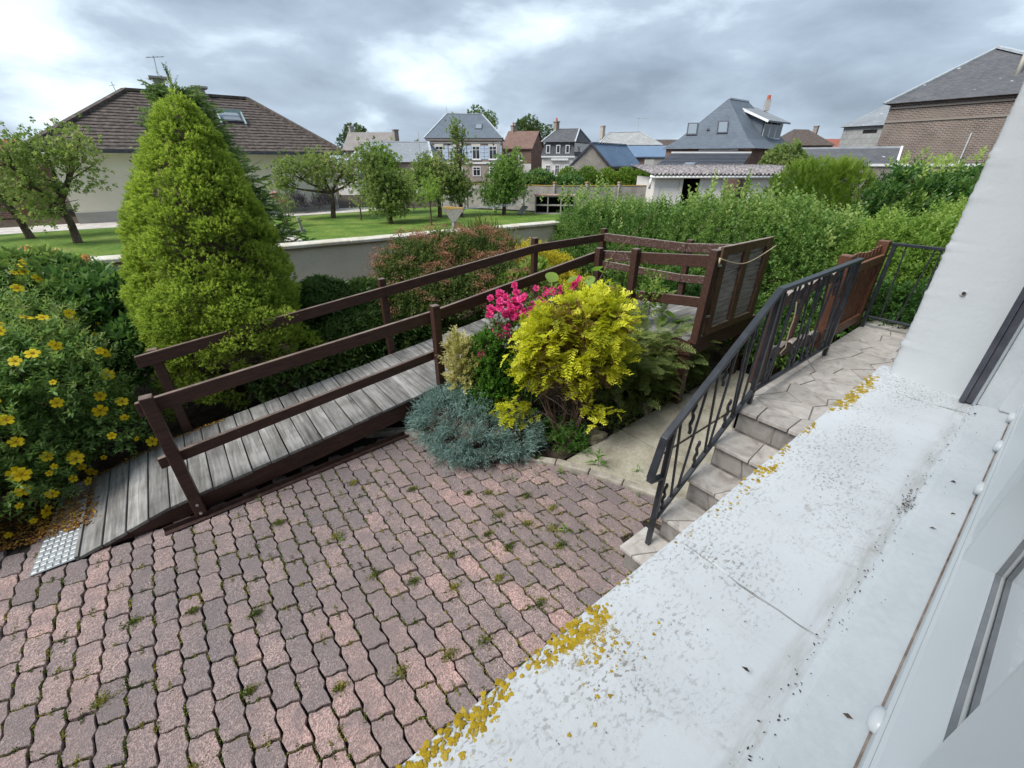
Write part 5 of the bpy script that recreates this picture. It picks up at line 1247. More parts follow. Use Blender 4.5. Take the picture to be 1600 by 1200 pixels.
    MB().beam(Vector(E[1]) + Vector((0, 0, .04)), Vector(r0) + Vector((0, 0, .06)), .35, .1).beam(r0, r1, .3, .12).beam(Vector(E[0]) + Vector((0, 0, .04)), Vector(r0) + Vector((0, 0, .04)), .14, .08).build('ridge_flashing', ZINC, o)
    fa = Face(c[0], c[1], GZ); fa.one('corbel_course', 0, fa.w, 5.0, 5.1, .003, .07, BRICKB, t); fa.one('corbel_course', 0, fa.w, 4.3, 4.38, .003, .05, BRICKB, t)
    fa.one('wall_pipe', 4.1, 4.16, 1.6, 3.6, .02, .08, ZINC, t)
    V, F = tube([(38.0, 5.25, 3.9), (38.0, 5.25, 6.7)], [.11, .11], 8); vp = mk('vent_pipe', V, F, CREAM, o, smooth=True); MB().box(37.8, 38.2, 4.95, 5.55, 6.7, 6.78).build('pipe_cap', GREYR, vp)
    # slate hung building behind
    t = building('slate_hung_house', 'pale slate hung building with hipped roof behind the brick barn', 'house', (43, 13)); c = [(39.6, 13.0), (39.6, 9.95), (47.5, 9.95), (47.5, 13.0)]; 
    walls(c, GZ, 2.3, SLATEL, t); f = Facets(); e = [V2(p, 2.25) for p in ((39.4, 13.25), (39.4, 9.95), (47.8, 9.95), (47.8, 13.25))]; ra, rb = (44.0, 11.0, 4.4), (46.5, 11.0, 4.4); f.add(e[0], e[1], ra); f.add(e[3], e[0], ra, rb); f.add(e[1], e[2], rb, ra); f.build('roof', SLATEG, t)
    fa = Face(c[0], c[1], GZ); fa.one('slipped_slates', 1.2, 2.0, 3.95, 4.15, .003, .02, DARK, t)
    # low slate roof with white rake
    t = building('low_barn', 'low outbuilding with long slate roof and white gable edge', 'barn', (32, 10)); H0, H1, L0, L1 = Vector((31.0, 12.9, .78)), Vector((35.6, 8.4, .84)), Vector((27.2, 11.2, -.25)), Vector((31.2, 7.3, -.35))
    Facets().add(L0, L1, H1, H0).build('roof', SLATEO, t); f = Facets(); f.add(V2(L0, GZ), V2(L1, GZ), L1 - Vector((0, 0, .03)), L0 - Vector((0, 0, .03))); f.add(V2(L1, GZ), V2(H1, GZ), H1 - Vector((0, 0, .03)), L1 - Vector((0, 0, .03))); f.build('wall', BRICKB, t)
    MB().beam(L1, H1, .1, .14).build('rake_board', WOODW, t); MB().beam(H0, H1, .3, .1).build('ridge_flashing', ZINC, t)
    t = building('boundary_wall', 'brick boundary wall with white coping below the barn', 'wall', (28, 6)); a, b = (25.5, 7.2), (30.0, 2.4); fa = Face(a, b, GZ); fa.one('wall', 0, fa.w, 0, 2.0, -.2, 0, BRICKB, t); fa.one('coping', -.1, fa.w, 2.0, 2.1, -.25, .06, WOODW, t)
    # little brick house at the far left
    t = building('brick_house', 'small red brick house half hidden by the fruit trees at far left', 'house', (-10, 30)); c = [(-13.5, 31.0), (-4.9, 28.6), (-3.9, 33), (-12.5, 35.4)]; walls(c, GZ, .0, BRICKR, t); gable_roof(c, .0, .85, TILERED, t); fa = Face(c[0], c[1], GZ)
    for u in (2.0, 4.6): fa.window(u, u + 1.2, .6, 1.7, t)
right_houses()

# ---------------------------------------------------------------- things in the neighbour's garden
def neighbour_bits():
    # clothes line post
    t = empty('concrete_post', (4.84, 8.27, -2.1)); tag(t, 'T shaped concrete clothes line post with orange lichen on its head', 'post')
    U = Vector((0.791, -0.612, 0)); c = Vector((4.84, 8.27, 0)); 
    MB().beam(c + Vector((0, 0, -2.15)), c + Vector((0, 0, -.92)), .085, .085, (1, 0, 0)).build('shaft', CONCP, t, bevel=.01)
    V = []; prof = [(-.045, -1.10), (.045, -1.10), (.17, -.93), (.22, -.90), (.22, -.825), (-.22, -.805), (-.22, -.89), (-.17, -.92)]
    f = Vector((0.612, .791, 0)) * .05
    for s in (-1, 1): V += [tuple(c + U * a + Vector((0, 0, z)) + f * s) for a, z in prof]
    n = len(prof); mk('head', V, [tuple(range(n)), tuple(range(2 * n - 1, n - 1, -1))] + [(i, n + i, n + (i + 1) % n, (i + 1) % n) for i in range(n)], CONCP, t, bevel=.008)
    mk('lichen_crust', [tuple(c + U * a + Vector((0, 0, z + .004)) + f * s) for s in (-1.02, 1.02) for a, z in ((.21, -.825), (-.222, -.805))] + [tuple(c + U * a + Vector((0, 0, z)) - f * 1.04) for a, z in ((.21, -.86), (.1, -.84), (-.05, -.85), (-.222, -.835))], [(0, 1, 3, 2), (0, 4, 5, 6, 7, 1)], ORANGEL, t)
    m = MB()
    for k, off in enumerate((-.18, .18)):
        p = c + U * off + Vector((0, 0, -.85)); q = Vector((13.0, 15.6, -1.5)) + U * off; m.tube([p.lerp(q, j / 8) + Vector((0, 0, -.05 * math.sin(math.pi * j / 8))) for j in range(9)], .0035, 4)
    tag(m.build('clothes_line', SHUT), 'thin pale clothes line wires running from the concrete post', 'wire')
    # concrete panel fence at the end of the lawn
    t = empty('concrete_fence', (14, 17, -2.1)); tag(t, 'grey concrete panel fence with orange lichen caps beyond the lawn', 'fence')
    P = [Vector((12.3, 22.2, 0)), Vector((15.1, 16.2, 0)), Vector((19.0, 13.6, 0))]
    def fence(P, n):
        d = (P[1] - P[0]) / n
        for k in range(n):
            a, b = P[0] + d * k, P[0] + d * (k + 1); MB().beam(a + Vector((0, 0, -2.2)), a + Vector((0, 0, -.86)), .13, .13, (1, 0, 0)).build('post', CONCP, t); MB().beam(a + Vector((0, 0, -.83)), a + Vector((0, 0, -.78)), .15, .15, (1, 0, 0)).build('post_cap', ORANGEL, t)
            for j in range(3): MB().vbeam(a + d.normalized() * .07 + Vector((0, 0, -1.72 + .38 * j)), b - d.normalized() * .07 + Vector((0, 0, -1.72 + .38 * j)), .05, .372).build('panel', CONCP, t)
            MB().vbeam(a + d.normalized() * .076 + Vector((0, 0, -.93)), b - d.normalized() * .076 + Vector((0, 0, -.93)), .09, .028).build('capping', ORANGEL, t)
    fence(P[:2], 4); fence(P[1:], 3)
    # pigeon-hole hutch
    t = empty('hutch', (14.1, 15.6, -2.1)); tag(t, 'old concrete hutch with four dark open compartments by the hedge', 'hutch'); a, b = Vector((13.7, 16.0, 0)), Vector((15.0, 14.7, 0)); fa = Face((a.x, a.y), (b.x, b.y), -2.1)
    for v in (0.0, .36, .74): fa.one('shelf', 0, fa.w, v, v + .05, -.6, 0, CONCP, t)
    for u in (0, .58, 1.18, fa.w - .05): fa.one('divider', u, u + .05, .052, .738, -.6, -.004, CONCP, t)
    fa.one('back', 0, fa.w, 0, .74, -.66, -.602, DARK, t); fa.one('red_top', -.03, fa.w + .03, .792, .83, -.62, .03, surf('faded_red_sheet', [(0.30, 0.12, 0.09), (0.40, 0.30, 0.27)], 3, rough=.8, bump=.2), t)
    MB().beam((13.05, 16.3, -2.1), (13.35, 16.25, -1.75), .5, .04).build('slab', CONCP, t)
    # stone edging and small post by the rose
    t = empty('edging', (3.3, 16.4, -2.1)); tag(t, 'row of rough grey edging stones beside the path on the lawn', 'edging'); r = random.Random(2)
    for k in range(12):
        x, y = (2.55 + k * .075, 17.6 - k * .13) if k < 8 else (3.15 + (k - 8) * .17, 16.55 + (k - 8) * .03); s = r.uniform(.055, .09)
        MB().box(x - s, x + s, y - s, y + s, -2.12, -2.0 + r.uniform(-.03, .04)).build('edging_stone', CONCP, t, bevel=.02, segs=2)
    o = MB().beam((3.62, 16.5, -2.12), (3.56, 16.5, -1.62), .09, .09, (1, 0, 0)).build('stake', CONCP, bevel=.01); tag(o, 'short grey stone stake beside the pink rose on the lawn', 'stake')
neighbour_bits()

# ---------------------------------------------------------------- plants
BARK = surf('brown_bark', [(0.040, 0.028, 0.020), (0.095, 0.070, 0.052), (0.15, 0.12, 0.09)], 9, rough=0.95, bump=0.9, bscale=40, stretch=(1, 1, .35))
BARKL = surf('reddish_twig_bark', [(0.075, 0.045, 0.030), (0.15, 0.095, 0.065)], 14, rough=0.9, bump=0.6, bscale=60)
DEADT = surf('dead_twigs', [(0.050, 0.038, 0.030), (0.12, 0.095, 0.075)], 12, rough=0.95, bump=0)
def lm(name, *cols, K=1.85, **k):
    n = len(cols); cols = [tuple(min(.8, v * K) for v in c) for c in cols]; return leafmat(name, [(i / max(1, n - 1), c) for i, c in enumerate(cols)], **k)
L_SPRUCE = lm('dwarf_spruce_needles', (0.080, 0.122, 0.022), (0.145, 0.202, 0.030), (0.215, 0.275, 0.046), (0.295, 0.345, 0.075), rough=0.7, trans=0.40, K=1.75)
L_HYP = lm('hypericum_leaves', (0.034, 0.070, 0.022), (0.055, 0.102, 0.030), (0.088, 0.138, 0.042), (0.135, 0.150, 0.055), rough=0.45, trans=0.3, K=2.3)
L_BROAD = lm('broad_shrub_leaves', (0.020, 0.050, 0.016), (0.040, 0.088, 0.026), (0.070, 0.120, 0.035), (0.115, 0.145, 0.045), rough=0.35, trans=0.3)
L_RHO = lm('rhododendron_leaves', (0.018, 0.040, 0.013), (0.034, 0.066, 0.018), (0.060, 0.092, 0.026), (0.100, 0.115, 0.035), rough=0.32, trans=0.2)
L_SPI = lm('spiraea_leaves', (0.025, 0.045, 0.012), (0.045, 0.075, 0.018), (0.085, 0.100, 0.026), (0.125, 0.105, 0.045), rough=0.55, trans=0.3)
L_SEED = lm('rusty_seed_heads', (0.20, 0.085, 0.055), (0.32, 0.15, 0.10), (0.42, 0.23, 0.16), rough=0.9, trans=0.15, K=1.0)
L_GOLD = lm('golden_cypress_sprays', (0.15, 0.21, 0.022), (0.42, 0.45, 0.028), (0.66, 0.66, 0.04), (0.78, 0.78, 0.10), rough=0.6, trans=0.35, K=1.0)
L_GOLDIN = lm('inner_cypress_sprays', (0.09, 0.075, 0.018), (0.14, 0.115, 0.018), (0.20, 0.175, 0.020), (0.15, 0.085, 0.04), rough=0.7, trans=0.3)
L_BLUE = lm('blue_juniper_needles', (0.050, 0.085, 0.080), (0.090, 0.145, 0.138), (0.145, 0.210, 0.200), (0.22, 0.285, 0.27), rough=0.7, trans=0.2)
L_JUN = lm('dark_juniper_fronds', (0.030, 0.052, 0.016), (0.055, 0.086, 0.024), (0.098, 0.128, 0.036), (0.18, 0.195, 0.075), rough=0.6, trans=0.25)
L_PRIV = lm('privet_leaves', (0.034, 0.072, 0.018), (0.062, 0.118, 0.028), (0.100, 0.165, 0.040), (0.165, 0.215, 0.065), rough=0.42, trans=0.35)
L_THUJA = lm('thuja_sprays', (0.034, 0.072, 0.010), (0.062, 0.115, 0.014), (0.098, 0.155, 0.020), (0.14, 0.185, 0.03), rough=0.6, trans=0.35)
L_LAUR = lm('laurel_leaves', (0.016, 0.044, 0.012), (0.030, 0.072, 0.018), (0.052, 0.105, 0.025), (0.15, 0.20, 0.045), rough=0.3, trans=0.25)
L_LIGHT = lm('light_green_leaves', (0.055, 0.105, 0.018), (0.095, 0.165, 0.030), (0.145, 0.215, 0.045), (0.21, 0.265, 0.08), rough=0.5, trans=0.4)
L_FRUIT = lm('fruit_tree_leaves', (0.042, 0.075, 0.020), (0.078, 0.120, 0.032), (0.125, 0.165, 0.050), (0.20, 0.215, 0.09), rough=0.5, trans=0.35)
L_SPRN = lm('blue_green_spruce', (0.028, 0.056, 0.018), (0.052, 0.094, 0.028), (0.085, 0.130, 0.040), (0.14, 0.18, 0.065), rough=0.6, trans=0.25)
L_FAR = lm('far_tree_leaves', (0.028, 0.050, 0.016), (0.048, 0.078, 0.024), (0.078, 0.108, 0.034), rough=0.6, trans=0.3)
L_EUOY = lm('variegated_leaves', (0.10, 0.14, 0.03), (0.36, 0.34, 0.10), (0.58, 0.53, 0.24), (0.66, 0.62, 0.38), rough=0.4, trans=0.3, K=1.0)
L_EUOG = lm('glossy_green_leaves', (0.028, 0.070, 0.012), (0.050, 0.115, 0.018), (0.085, 0.165, 0.026), rough=0.35, trans=0.3)
L_PET = lm('yellow_petals', (0.72, 0.50, 0.006), (0.82, 0.62, 0.010), (0.88, 0.72, 0.03), rough=0.6, trans=0.3, bright=1.0, K=1.0)
L_STAM = lm('orange_stamens', (0.50, 0.22, 0.01), (0.62, 0.33, 0.02), rough=0.7, trans=0.1, K=1.0)
L_PINK = lm('pink_petals', (0.60, 0.018, 0.16), (0.82, 0.045, 0.26), (0.90, 0.13, 0.40), rough=0.55, trans=0.3, bright=1.0, K=1.0)
L_PALEP = lm('pale_pink_petals', (0.72, 0.33, 0.36), (0.80, 0.48, 0.48), rough=0.6, trans=0.3, bright=1.0, K=1.0)
L_LIT = lm('fallen_leaf_litter', (0.090, 0.040, 0.014), (0.20, 0.085, 0.022), (0.34, 0.17, 0.03), (0.50, 0.32, 0.05), rough=0.8, trans=0.1, K=1.0)
L_YSHR = lm('golden_shrub_leaves', (0.30, 0.29, 0.03), (0.52, 0.44, 0.03), (0.66, 0.54, 0.05), rough=0.5, trans=0.35, K=1.0)

S_PRIV = sprig(9, 0.16, 0.030, 0.050, 60, True); S_SMALL = sprig(8, 0.10, 0.020, 0.034, 60, True); S_HYP = sprig(10, 0.15, 0.022, 0.058, 62, True, simple=True)
S_ROSET = sprig(9, 0.035, 0.032, 0.11, 72, simple=False); S_BROAD = sprig(7, 0.06, 0.055, 0.125, 66, simple=False); S_LAUR = sprig(8, 0.20, 0.045, 0.11, 58, simple=False); S_EUO = sprig(10, 0.11, 0.022, 0.042, 50, True, simple=False)
S_LIGHT = sprig(9, 0.18, 0.035, 0.075, 60); S_TREE = sprig(9, 0.13, 0.062, 0.092, 70); S_ROSE = sprig(8, 0.13, 0.028, 0.042, 65)
def needle_sprig(n, length, nl, ang=50, w=0.0035, flat=False, seed=1):
    r = random.Random(seed); V = []; F = []; tv = []
    for i in range(n):
        y = length * i / n; ph = r.uniform(0, 6.28) if not flat else (0 if i % 2 else math.pi) + r.uniform(-.35, .35); a = R(ang + r.uniform(-14, 14)) * (1 - .4 * i / n); l = nl * r.uniform(.75, 1.15) * (1 - .35 * i / n)
        d = Vector((math.sin(a) * math.cos(ph), math.cos(a), math.sin(a) * math.sin(ph))); s = d.cross(Vector((0.3, 0.2, 1))).normalized() * w; p = Vector((0, y, 0)); o = len(V)
        V += [tuple(p - s), tuple(p + s), tuple(p + d * l)]; F.append((o, o + 1, o + 2)); tv.append(.22 * i / n + r.uniform(-.08, .08))
    return (np.array(V), np.array(F)), np.array(tv)
def frond(n, length, side, w, seed=1, droop=.25, sub=5):
    """flat feathery spray of scale leaves: side twigs shortening to the tip, each with short lobes"""
    r = random.Random(seed); V = []; F = []; tv = []
    def tri(p, d, l, ww, t):
        s = d.cross(Vector((0, 0, 1))); s = s.normalized() * ww if s.length > 1e-5 else Vector((ww, 0, 0)); o = len(V); V.extend([tuple(p - s), tuple(p + s), tuple(p + d * l)]); F.append((o, o + 1, o + 2)); tv.append(t)
    for i in range(n):
        f = i / n; p = Vector((0, length * f, -droop * length * f * f)); sg = 1 if i % 2 else -1; a = R(r.uniform(38, 55)); d = Vector((sg * math.sin(a), math.cos(a), r.uniform(-.12, .22))).normalized(); l = side * (1 - .65 * f) * r.uniform(.75, 1.15)
        tri(p, d, l, w * .8, .25 * f)
        for k in range(sub):
            q = p + d * (l * (.2 + .75 * k / sub)); s2 = 1 if k % 2 else -1; dd = (d + Vector((-d.y, d.x, 0)) * s2 * .75 + Vector((0, 0, r.uniform(-.1, .3)))).normalized(); tri(q, dd, l * .42 * (1 - .4 * k / sub), w, .18 + .3 * f * r.random() + .12 * k / sub)
    tri(Vector((0, length * .9, -droop * length * .81)), Vector((0, 1, 0)), length * .2, w, .4)
    return (np.array(V), np.array(F)), np.array(tv)
S_TUFT = needle_sprig(10, 0.026, 0.019, 60, 0.0030); S_JUNB = needle_sprig(16, 0.075, 0.018, 48, 0.0036); S_SPR = needle_sprig(28, 0.34, 0.058, 55, 0.014); S_FROND = frond(12, 0.16, 0.085, 0.0058, 2, .15, 4); S_GOLD = frond(11, 0.125, 0.066, 0.0062, 5, .28, 5); S_THUJ = frond(8, 0.16, 0.07, 0.010, 7, .1, 3)

def stems(parent, base, tips, rad, m, name='stem', curve=.25, sides=5, seed=1):
    r = random.Random(seed); b = MB(); base = Vector(base)
    for t in tips:
        t = Vector(t); mid = base.lerp(t, .5) + Vector((r.gauss(0, .1), r.gauss(0, .1), r.uniform(-.1, .1))) * curve * (t - base).length
        q1 = base.lerp(mid, .6); b.tube([base, q1, mid.lerp(t, .25), t], [rad, rad * .75, rad * .5, rad * .2], sides, cap=False)
    return b.build(name, m, parent, smooth=True)
def plant(name, label, cat, base, group=None):
    t = empty(name, base); tag(t, label, cat, group); return t
def bush(t, blobs, n, S, m, scale=(.8, 1.2), out=.8, up=.5, jit=.45, inner=.7, low=-.35, zmin=G, core=.66, corem=None, tint=None, name='crown', keep=.8, ymin=None, csize=.35, spread=.25, flutter=.6):
    P, Nn = shell(blobs, n, inner, low, zmin, ymin, keep); D = mixdir(Nn, out, up, jit)
    tt = cluster_tint(P, csize, spread, .42, .34) if tint is None else np.full(len(P), tint)
    (T, tf) = S
    o = foliage(name, T, tf, P, D, rng.uniform(*scale, len(P)), m, t, tt, rng.uniform(-flutter, flutter, len(P)))
    if core:
        # inner leaves fill the middle so that no sky shows through
        P2, N2 = shell([(b[0], b[1], b[2], b[3] * core, b[4] * core, b[5] * core) for b in blobs], max(60, n // 4), .55, low, zmin, ymin, .5)
        foliage('inner_foliage', T, tf, P2, mixdir(N2, .6, .4, .6), rng.uniform(scale[0] * 1.2, scale[1] * 1.5, len(P2)), corem or m, t, cluster_tint(P2, csize, spread, .3, .3))
    return P, Nn

# ---- dwarf Alberta spruce beside the ramp
def dwarf_spruce():
    bx, by = 0.16, 5.28
    t = plant('dwarf_spruce', 'tall dense lime green cone shaped dwarf spruce behind the ramp', 'tree', (bx, by, G)); r = random.Random(3)
    prof = [(-1.98, .42), (-1.86, .58), (-1.68, .66), (-1.45, .68), (-1.15, .655), (-0.82, .60), (-0.52, .52), (-0.24, .425), (0.03, .29), (0.2, .225), (0.36, .135), (0.44, .075), (0.50, .01)]
    def rad(z): return pl(prof, z)
    def ax(z): return (bx + 0.10 * (z + 1.6), by)
    # rounded clumps all over the cone, each a cushion of short shoots
    P = []; Nn = []; T = []
    lumps = []
    k = 0
    while k < 1150:
        z = r.uniform(-2.0, .52)
        if r.random() > (rad(z) + .12) / 1.0: continue
        k += 1
        a = r.uniform(0, 6.283)
        if z < -1.55 and (math.sin(a - 3.9) > .3) and r.random() < .55: continue
        rr = rad(z); cx, cy = ax(z); lr = r.uniform(.055, .105) * (0.62 + .38 * min(1, rr / .5)); sag = .02 + (1 + .15 * max(0, -math.sin(a)) * (1 if -1.85 < z < -1.0 else .3)) * .93 + .04 * math.sin(a * 3 + z * 4) + .03 * math.sin(a * 7 - z * 9)
        lumps.append((cx + math.cos(a) * rr * sag, cy + math.sin(a) * rr * sag, z, lr, math.cos(a), math.sin(a)))
    # bulge on the left shoulder and the low skirts on the right
    for (x, y, z, lr) in [(.12, 4.45, -1.50, .11), (.27, 4.43, -1.48, .12), (.42, 4.44, -1.46, .12), (.55, 4.47, -1.44, .11), (-.02, 4.47, -1.55, .11), (.34, 4.46, -1.30, .12), (.18, 4.47, -1.34, .11), (.48, 4.49, -1.28, .11), (.62, 4.52, -1.34, .11), (.3, 4.5, -1.15, .12), (.1, 4.5, -1.2, .12), (0.74, 4.95, -1.66, .14), (0.85, 4.9, -1.76, .14), (0.95, 4.9, -1.82, .12), (0.62, 4.85, -1.66, .14), (-0.30, 4.78, -1.95, .14), (-0.16, 4.72, -2.02, .12), (-0.42, 4.85, -1.85, .13), (-0.05, 4.75, -2.1, .11), (0.05, 4.72, -2.2, .1), (0.98, 4.86, -1.92, .13), (0.84, 4.8, -1.96, .12), (1.1, 4.9, -2.0, .12), (-.45, 4.8, -2.1, .12), (-.2, 4.68, -1.88, .1)]: 
        d = Vector((x - bx, y - by, 0)).normalized(); 
        for _ in range(3): lumps.append((x + r.gauss(0, .04), y + r.gauss(0, .04), z + r.gauss(0, .03), lr * r.uniform(.6, .9), d.x, d.y))
    for (x, y, z, lr, nx, ny) in lumps:
        n = int(92 * (lr / .1) ** 2); d = unit(rng.normal(size=(n, 3))); d = d[(d[:, 0] * nx + d[:, 1] * ny + d[:, 2] * .55) > -.25]
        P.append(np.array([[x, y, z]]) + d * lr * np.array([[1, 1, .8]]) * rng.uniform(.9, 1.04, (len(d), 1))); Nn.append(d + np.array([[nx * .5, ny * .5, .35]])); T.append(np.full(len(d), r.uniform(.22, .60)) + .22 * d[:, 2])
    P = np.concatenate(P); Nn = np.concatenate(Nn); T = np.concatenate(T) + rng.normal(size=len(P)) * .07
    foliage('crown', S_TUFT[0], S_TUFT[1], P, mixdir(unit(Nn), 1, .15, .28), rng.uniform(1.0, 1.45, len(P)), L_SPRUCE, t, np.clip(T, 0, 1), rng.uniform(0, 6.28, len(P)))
    nc = 6500; zc = rng.uniform(-1.75, .5, nc * 2); zc = zc[rng.random(nc * 2) < (np.interp(zc, [p[0] for p in prof], [p[1] for p in prof]) + .1)][:nc]; ac = rng.uniform(0, 6.283, len(zc)); rc = np.interp(zc, [p[0] for p in prof], [p[1] for p in prof]) * rng.uniform(.80, .88, len(zc))
    Pc = np.stack([bx + .10 * (zc + 1.6) + np.cos(ac) * rc, by + np.sin(ac) * rc, zc], 1); Nc = np.stack([np.cos(ac), np.sin(ac), np.full(len(zc), .3)], 1)
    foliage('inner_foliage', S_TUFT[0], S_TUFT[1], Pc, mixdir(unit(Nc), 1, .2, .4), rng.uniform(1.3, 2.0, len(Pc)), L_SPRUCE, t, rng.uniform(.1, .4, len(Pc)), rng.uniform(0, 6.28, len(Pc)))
    V = []; F = []; n = 20
    zs = [p[0] for p in prof[1:]]
    for z in zs:
        cx, cy = ax(z)
        for k in range(n): a = 6.2832 * k / n; V.append((cx + math.cos(a) * rad(z) * .80, cy + math.sin(a) * rad(z) * .80, z))
    for j in range(len(zs) - 1):
        for k in range(n): F.append((j * n + k, j * n + (k + 1) % n, (j + 1) * n + (k + 1) % n, (j + 1) * n + k))
    mk('inner_twigs', V, F, DEADT, t, smooth=True)
    V, F = tube([(bx, by, G - .05), (bx + .01, by, -1.9), (bx + .05, by, -1.2), (bx + .12, by, .3)], [.075, .065, .05, .01], 8); mk('trunk', V, F, BARK, t, smooth=True)
    b = MB()
    for k in range(240):        # dead lower twigs
        a = r.uniform(0, 6.283); z = r.uniform(-2.3, -1.75); l = r.uniform(.35, .82); p = Vector((bx, by, z)); q = p + Vector((math.cos(a) * l, math.sin(a) * l, r.uniform(-.12, .12))); b.tube([p, p.lerp(q, .6) + Vector((0, 0, .03)), q], [.007, .005, .0015], 3, cap=False)
        for _ in range(5):
            s = p.lerp(q, r.uniform(.4, 1)); b.tube([s, s + Vector((r.gauss(0, .07), r.gauss(0, .07), r.gauss(0, .04)))], [.003, .001], 3, cap=False)
    b.build('dead_branches', DEADT, t)
dwarf_spruce()

# ---- Norway spruce in the neighbour's garden
def norway_spruce():
    bx, by = 0.95, 13.0; t = plant('spruce_tree', 'dark green spruce tree standing behind the lime green cone', 'tree', (bx, by, -2.1)); r = random.Random(7)
    V, F = tube([(bx, by, -2.2), (bx, by, 0), (bx - .05, by, 1.72)], [.14, .09, .012], 7); mk('trunk', V, F, BARK, t, smooth=True)
    P = []; D = []; br = MB()
    for k in range(170):
        z = -1.85 + 3.2 * (k / 170); L = 1.65 * (1 - (z + 1.9) / 3.45) ** 1.05 + .18; a = k * 2.4 + r.uniform(-.3, .3); d = Vector((math.cos(a), math.sin(a), 0)); p0 = Vector((bx, by, z)); tip = p0 + d * L + Vector((0, 0, -.10 * L + .15)); m = int(6 + L * 14)
        br.tube([p0, p0.lerp(tip, .5) - Vector((0, 0, .05 * L)), tip], [.025, .015, .004], 4, cap=False)
        side = Vector((-d.y, d.x, 0))
        for j in range(m):
            f = .25 + .75 * j / m; q = p0.lerp(tip, f) - Vector((0, 0, .05 * L * math.sin(f * 3.14))); P.append(q); D.append(d + side * r.uniform(-1.1, 1.1) + Vector((0, 0, r.uniform(-.45, .55))))
            if r.random() < .5: P.append(q); D.append(d * .4 + side * r.choice((-1, 1)) + Vector((0, 0, r.uniform(-.2, .25))))
    br.build('branches', BARK, t)
    for k in range(3): P.append(Vector((bx - .05, by, 1.5))); D.append(Vector((.1 * k - .1, 0, 1)))
    for k in range(14):
        a = k * 2.4; P.append(Vector((bx - .04, by, 1.42 - .045 * k))); D.append(Vector((math.cos(a) * .6, math.sin(a) * .6, .85 if k < 5 else .35)))
    P = np.array([tuple(p) for p in P]); D = np.array([tuple(p) for p in D])
    foliage('crown', S_SPR[0], S_SPR[1], P, D, rng.uniform(.8, 1.35, len(P)), L_SPRN, t, None, rng.uniform(0, 6.28, len(P)))
norway_spruce()

# ---- hypericum on the left
def flower5(rad=1.0):
    V = [(0, 0, 0.0)]; F = []; tv = []
    for k in range(5):
        a = 2 * math.pi * k / 5; c, s = math.cos, math.sin; o = len(V)
        V += [(c(a - .3) * .10, s(a - .3) * .10, .02), (c(a - .60) * .66, s(a - .60) * .66, .16), (c(a - .36) * .98, s(a - .36) * .98, .10), (c(a + .30) * 1.0, s(a + .30) * 1.0, .16), (c(a + .58) * .66, s(a + .58) * .66, .20), (c(a + .3) * .10, s(a + .3) * .10, .02)]
        F += [(o, o + 1, o + 4), (o + 1, o + 2, o + 4), (o + 2, o + 3, o + 4), (o, o + 4, o + 5)]
    return V, F
def flower_proto():
    V, F = flower5(); me = raw_mesh('flower', np.array(V) * np.array([[.046, .046, .05]]), np.array(F)); me.materials.append(L_PET); a = me.attributes.new('tint', 'FLOAT', 'FACE'); a.data.foreach_set('value', rng.random(len(F)).astype(np.float32) * .8)
    r = random.Random(1); b = MB()
    for k in range(14): a_ = r.uniform(0, 6.28); l = r.uniform(.006, .014); b.tube([(0, 0, .001), (math.cos(a_) * l * .8, math.sin(a_) * l * .8, .012)], [.0008, .0014], 3)
    m2 = raw_mesh('stamens', b.V, b.F); m2.materials.append(L_STAM); return me, m2
FLOWER, STAMEN = flower_proto()
def add_flower(t, p, n, s=1.0):
    o = bpy.data.objects.new('flower', FLOWER); link(o, t); o.location = Vector(p) - Vector(ORG[t.name]); o.rotation_euler = Vector(n).to_track_quat('Z', 'Y').to_euler(); o.scale = (s, s, s)
    c = bpy.data.objects.new('stamens', STAMEN); link(c, o)
HYPBLOBS = [(-1.62, 4.55, -1.85, .58, .50, .52), (-1.15, 4.75, -1.68, .46, .45, .52), (-2.35, 4.6, -1.72, .8, .65, .65), (-1.45, 5.25, -1.50, .62, .55, .52), (-1.55, 4.25, -2.10, .40, .34, .28), (-2.6, 5.5, -1.35, .9, .8, .6), (-1.75, 5.95, -1.25, .7, .55, .48), (-2.15, 4.2, -2.0, .55, .42, .40), (-0.92, 4.6, -2.02, .26, .28, .30), (-2.5, 4.0, -2.0, .45, .35, .42)]
def hypericum():
    t = plant('hypericum_bush', 'large dark green bush dotted with yellow five petalled flowers', 'shrub', (-1.6, 4.6, G)); r = random.Random(12)
    P, Nn = bush(t, HYPBLOBS, 6200, S_HYP, L_HYP, (.75, 1.2), .7, .45, .5, .62, -.7, G + .02, name='foliage')
    stems(t, (-1.6, 4.7, G), [tuple(p) for p in P[::160]], .014, BARKL)
    # flowers at the ends of shoots that face the courtyard
    C = np.array([0, 0, 0.0]); cand = [i for i in range(len(P)) if (Nn[i] @ unit(C - P[i])) > .05 and P[i][1] < 6.4]
    r.shuffle(cand); used = []
    for i in cand:
        p = P[i] + Nn[i] * .14
        if any((((p - np.array(b_[:3])) / np.array(b_[3:])) ** 2).sum() < 1.12 for b_ in HYPBLOBS): continue
        cl = 0.10 if r.random() < .5 else .04
        if any((p - q) @ (p - q) < cl ** 2 for q in used): continue
        if p[0] > -.72 and p[1] > 4.5: continue
        used.append(p); add_flower(t, p, unit(Nn[i] * .8 + unit(C - p) * .6 + np.array([0, 0, .3]) + rng.normal(size=3) * .4), r.choice((.5, .7, .8, .9, 1.0, 1.15)))
        if len(used) >= 210: break
    # reddish buds
    B = P[rng.choice(len(P), 150)] + np.array([[0, 0, .05]]); V, F, tt = scatter(leaf4(.5, 1, .3), B, mixdir(np.zeros(B.shape), 0, 1, .5), rng.uniform(.012, .022, len(B))); tag(mk('buds', V, F, L_SEED, t, tint=tt), kind='stuff')
hypericum()
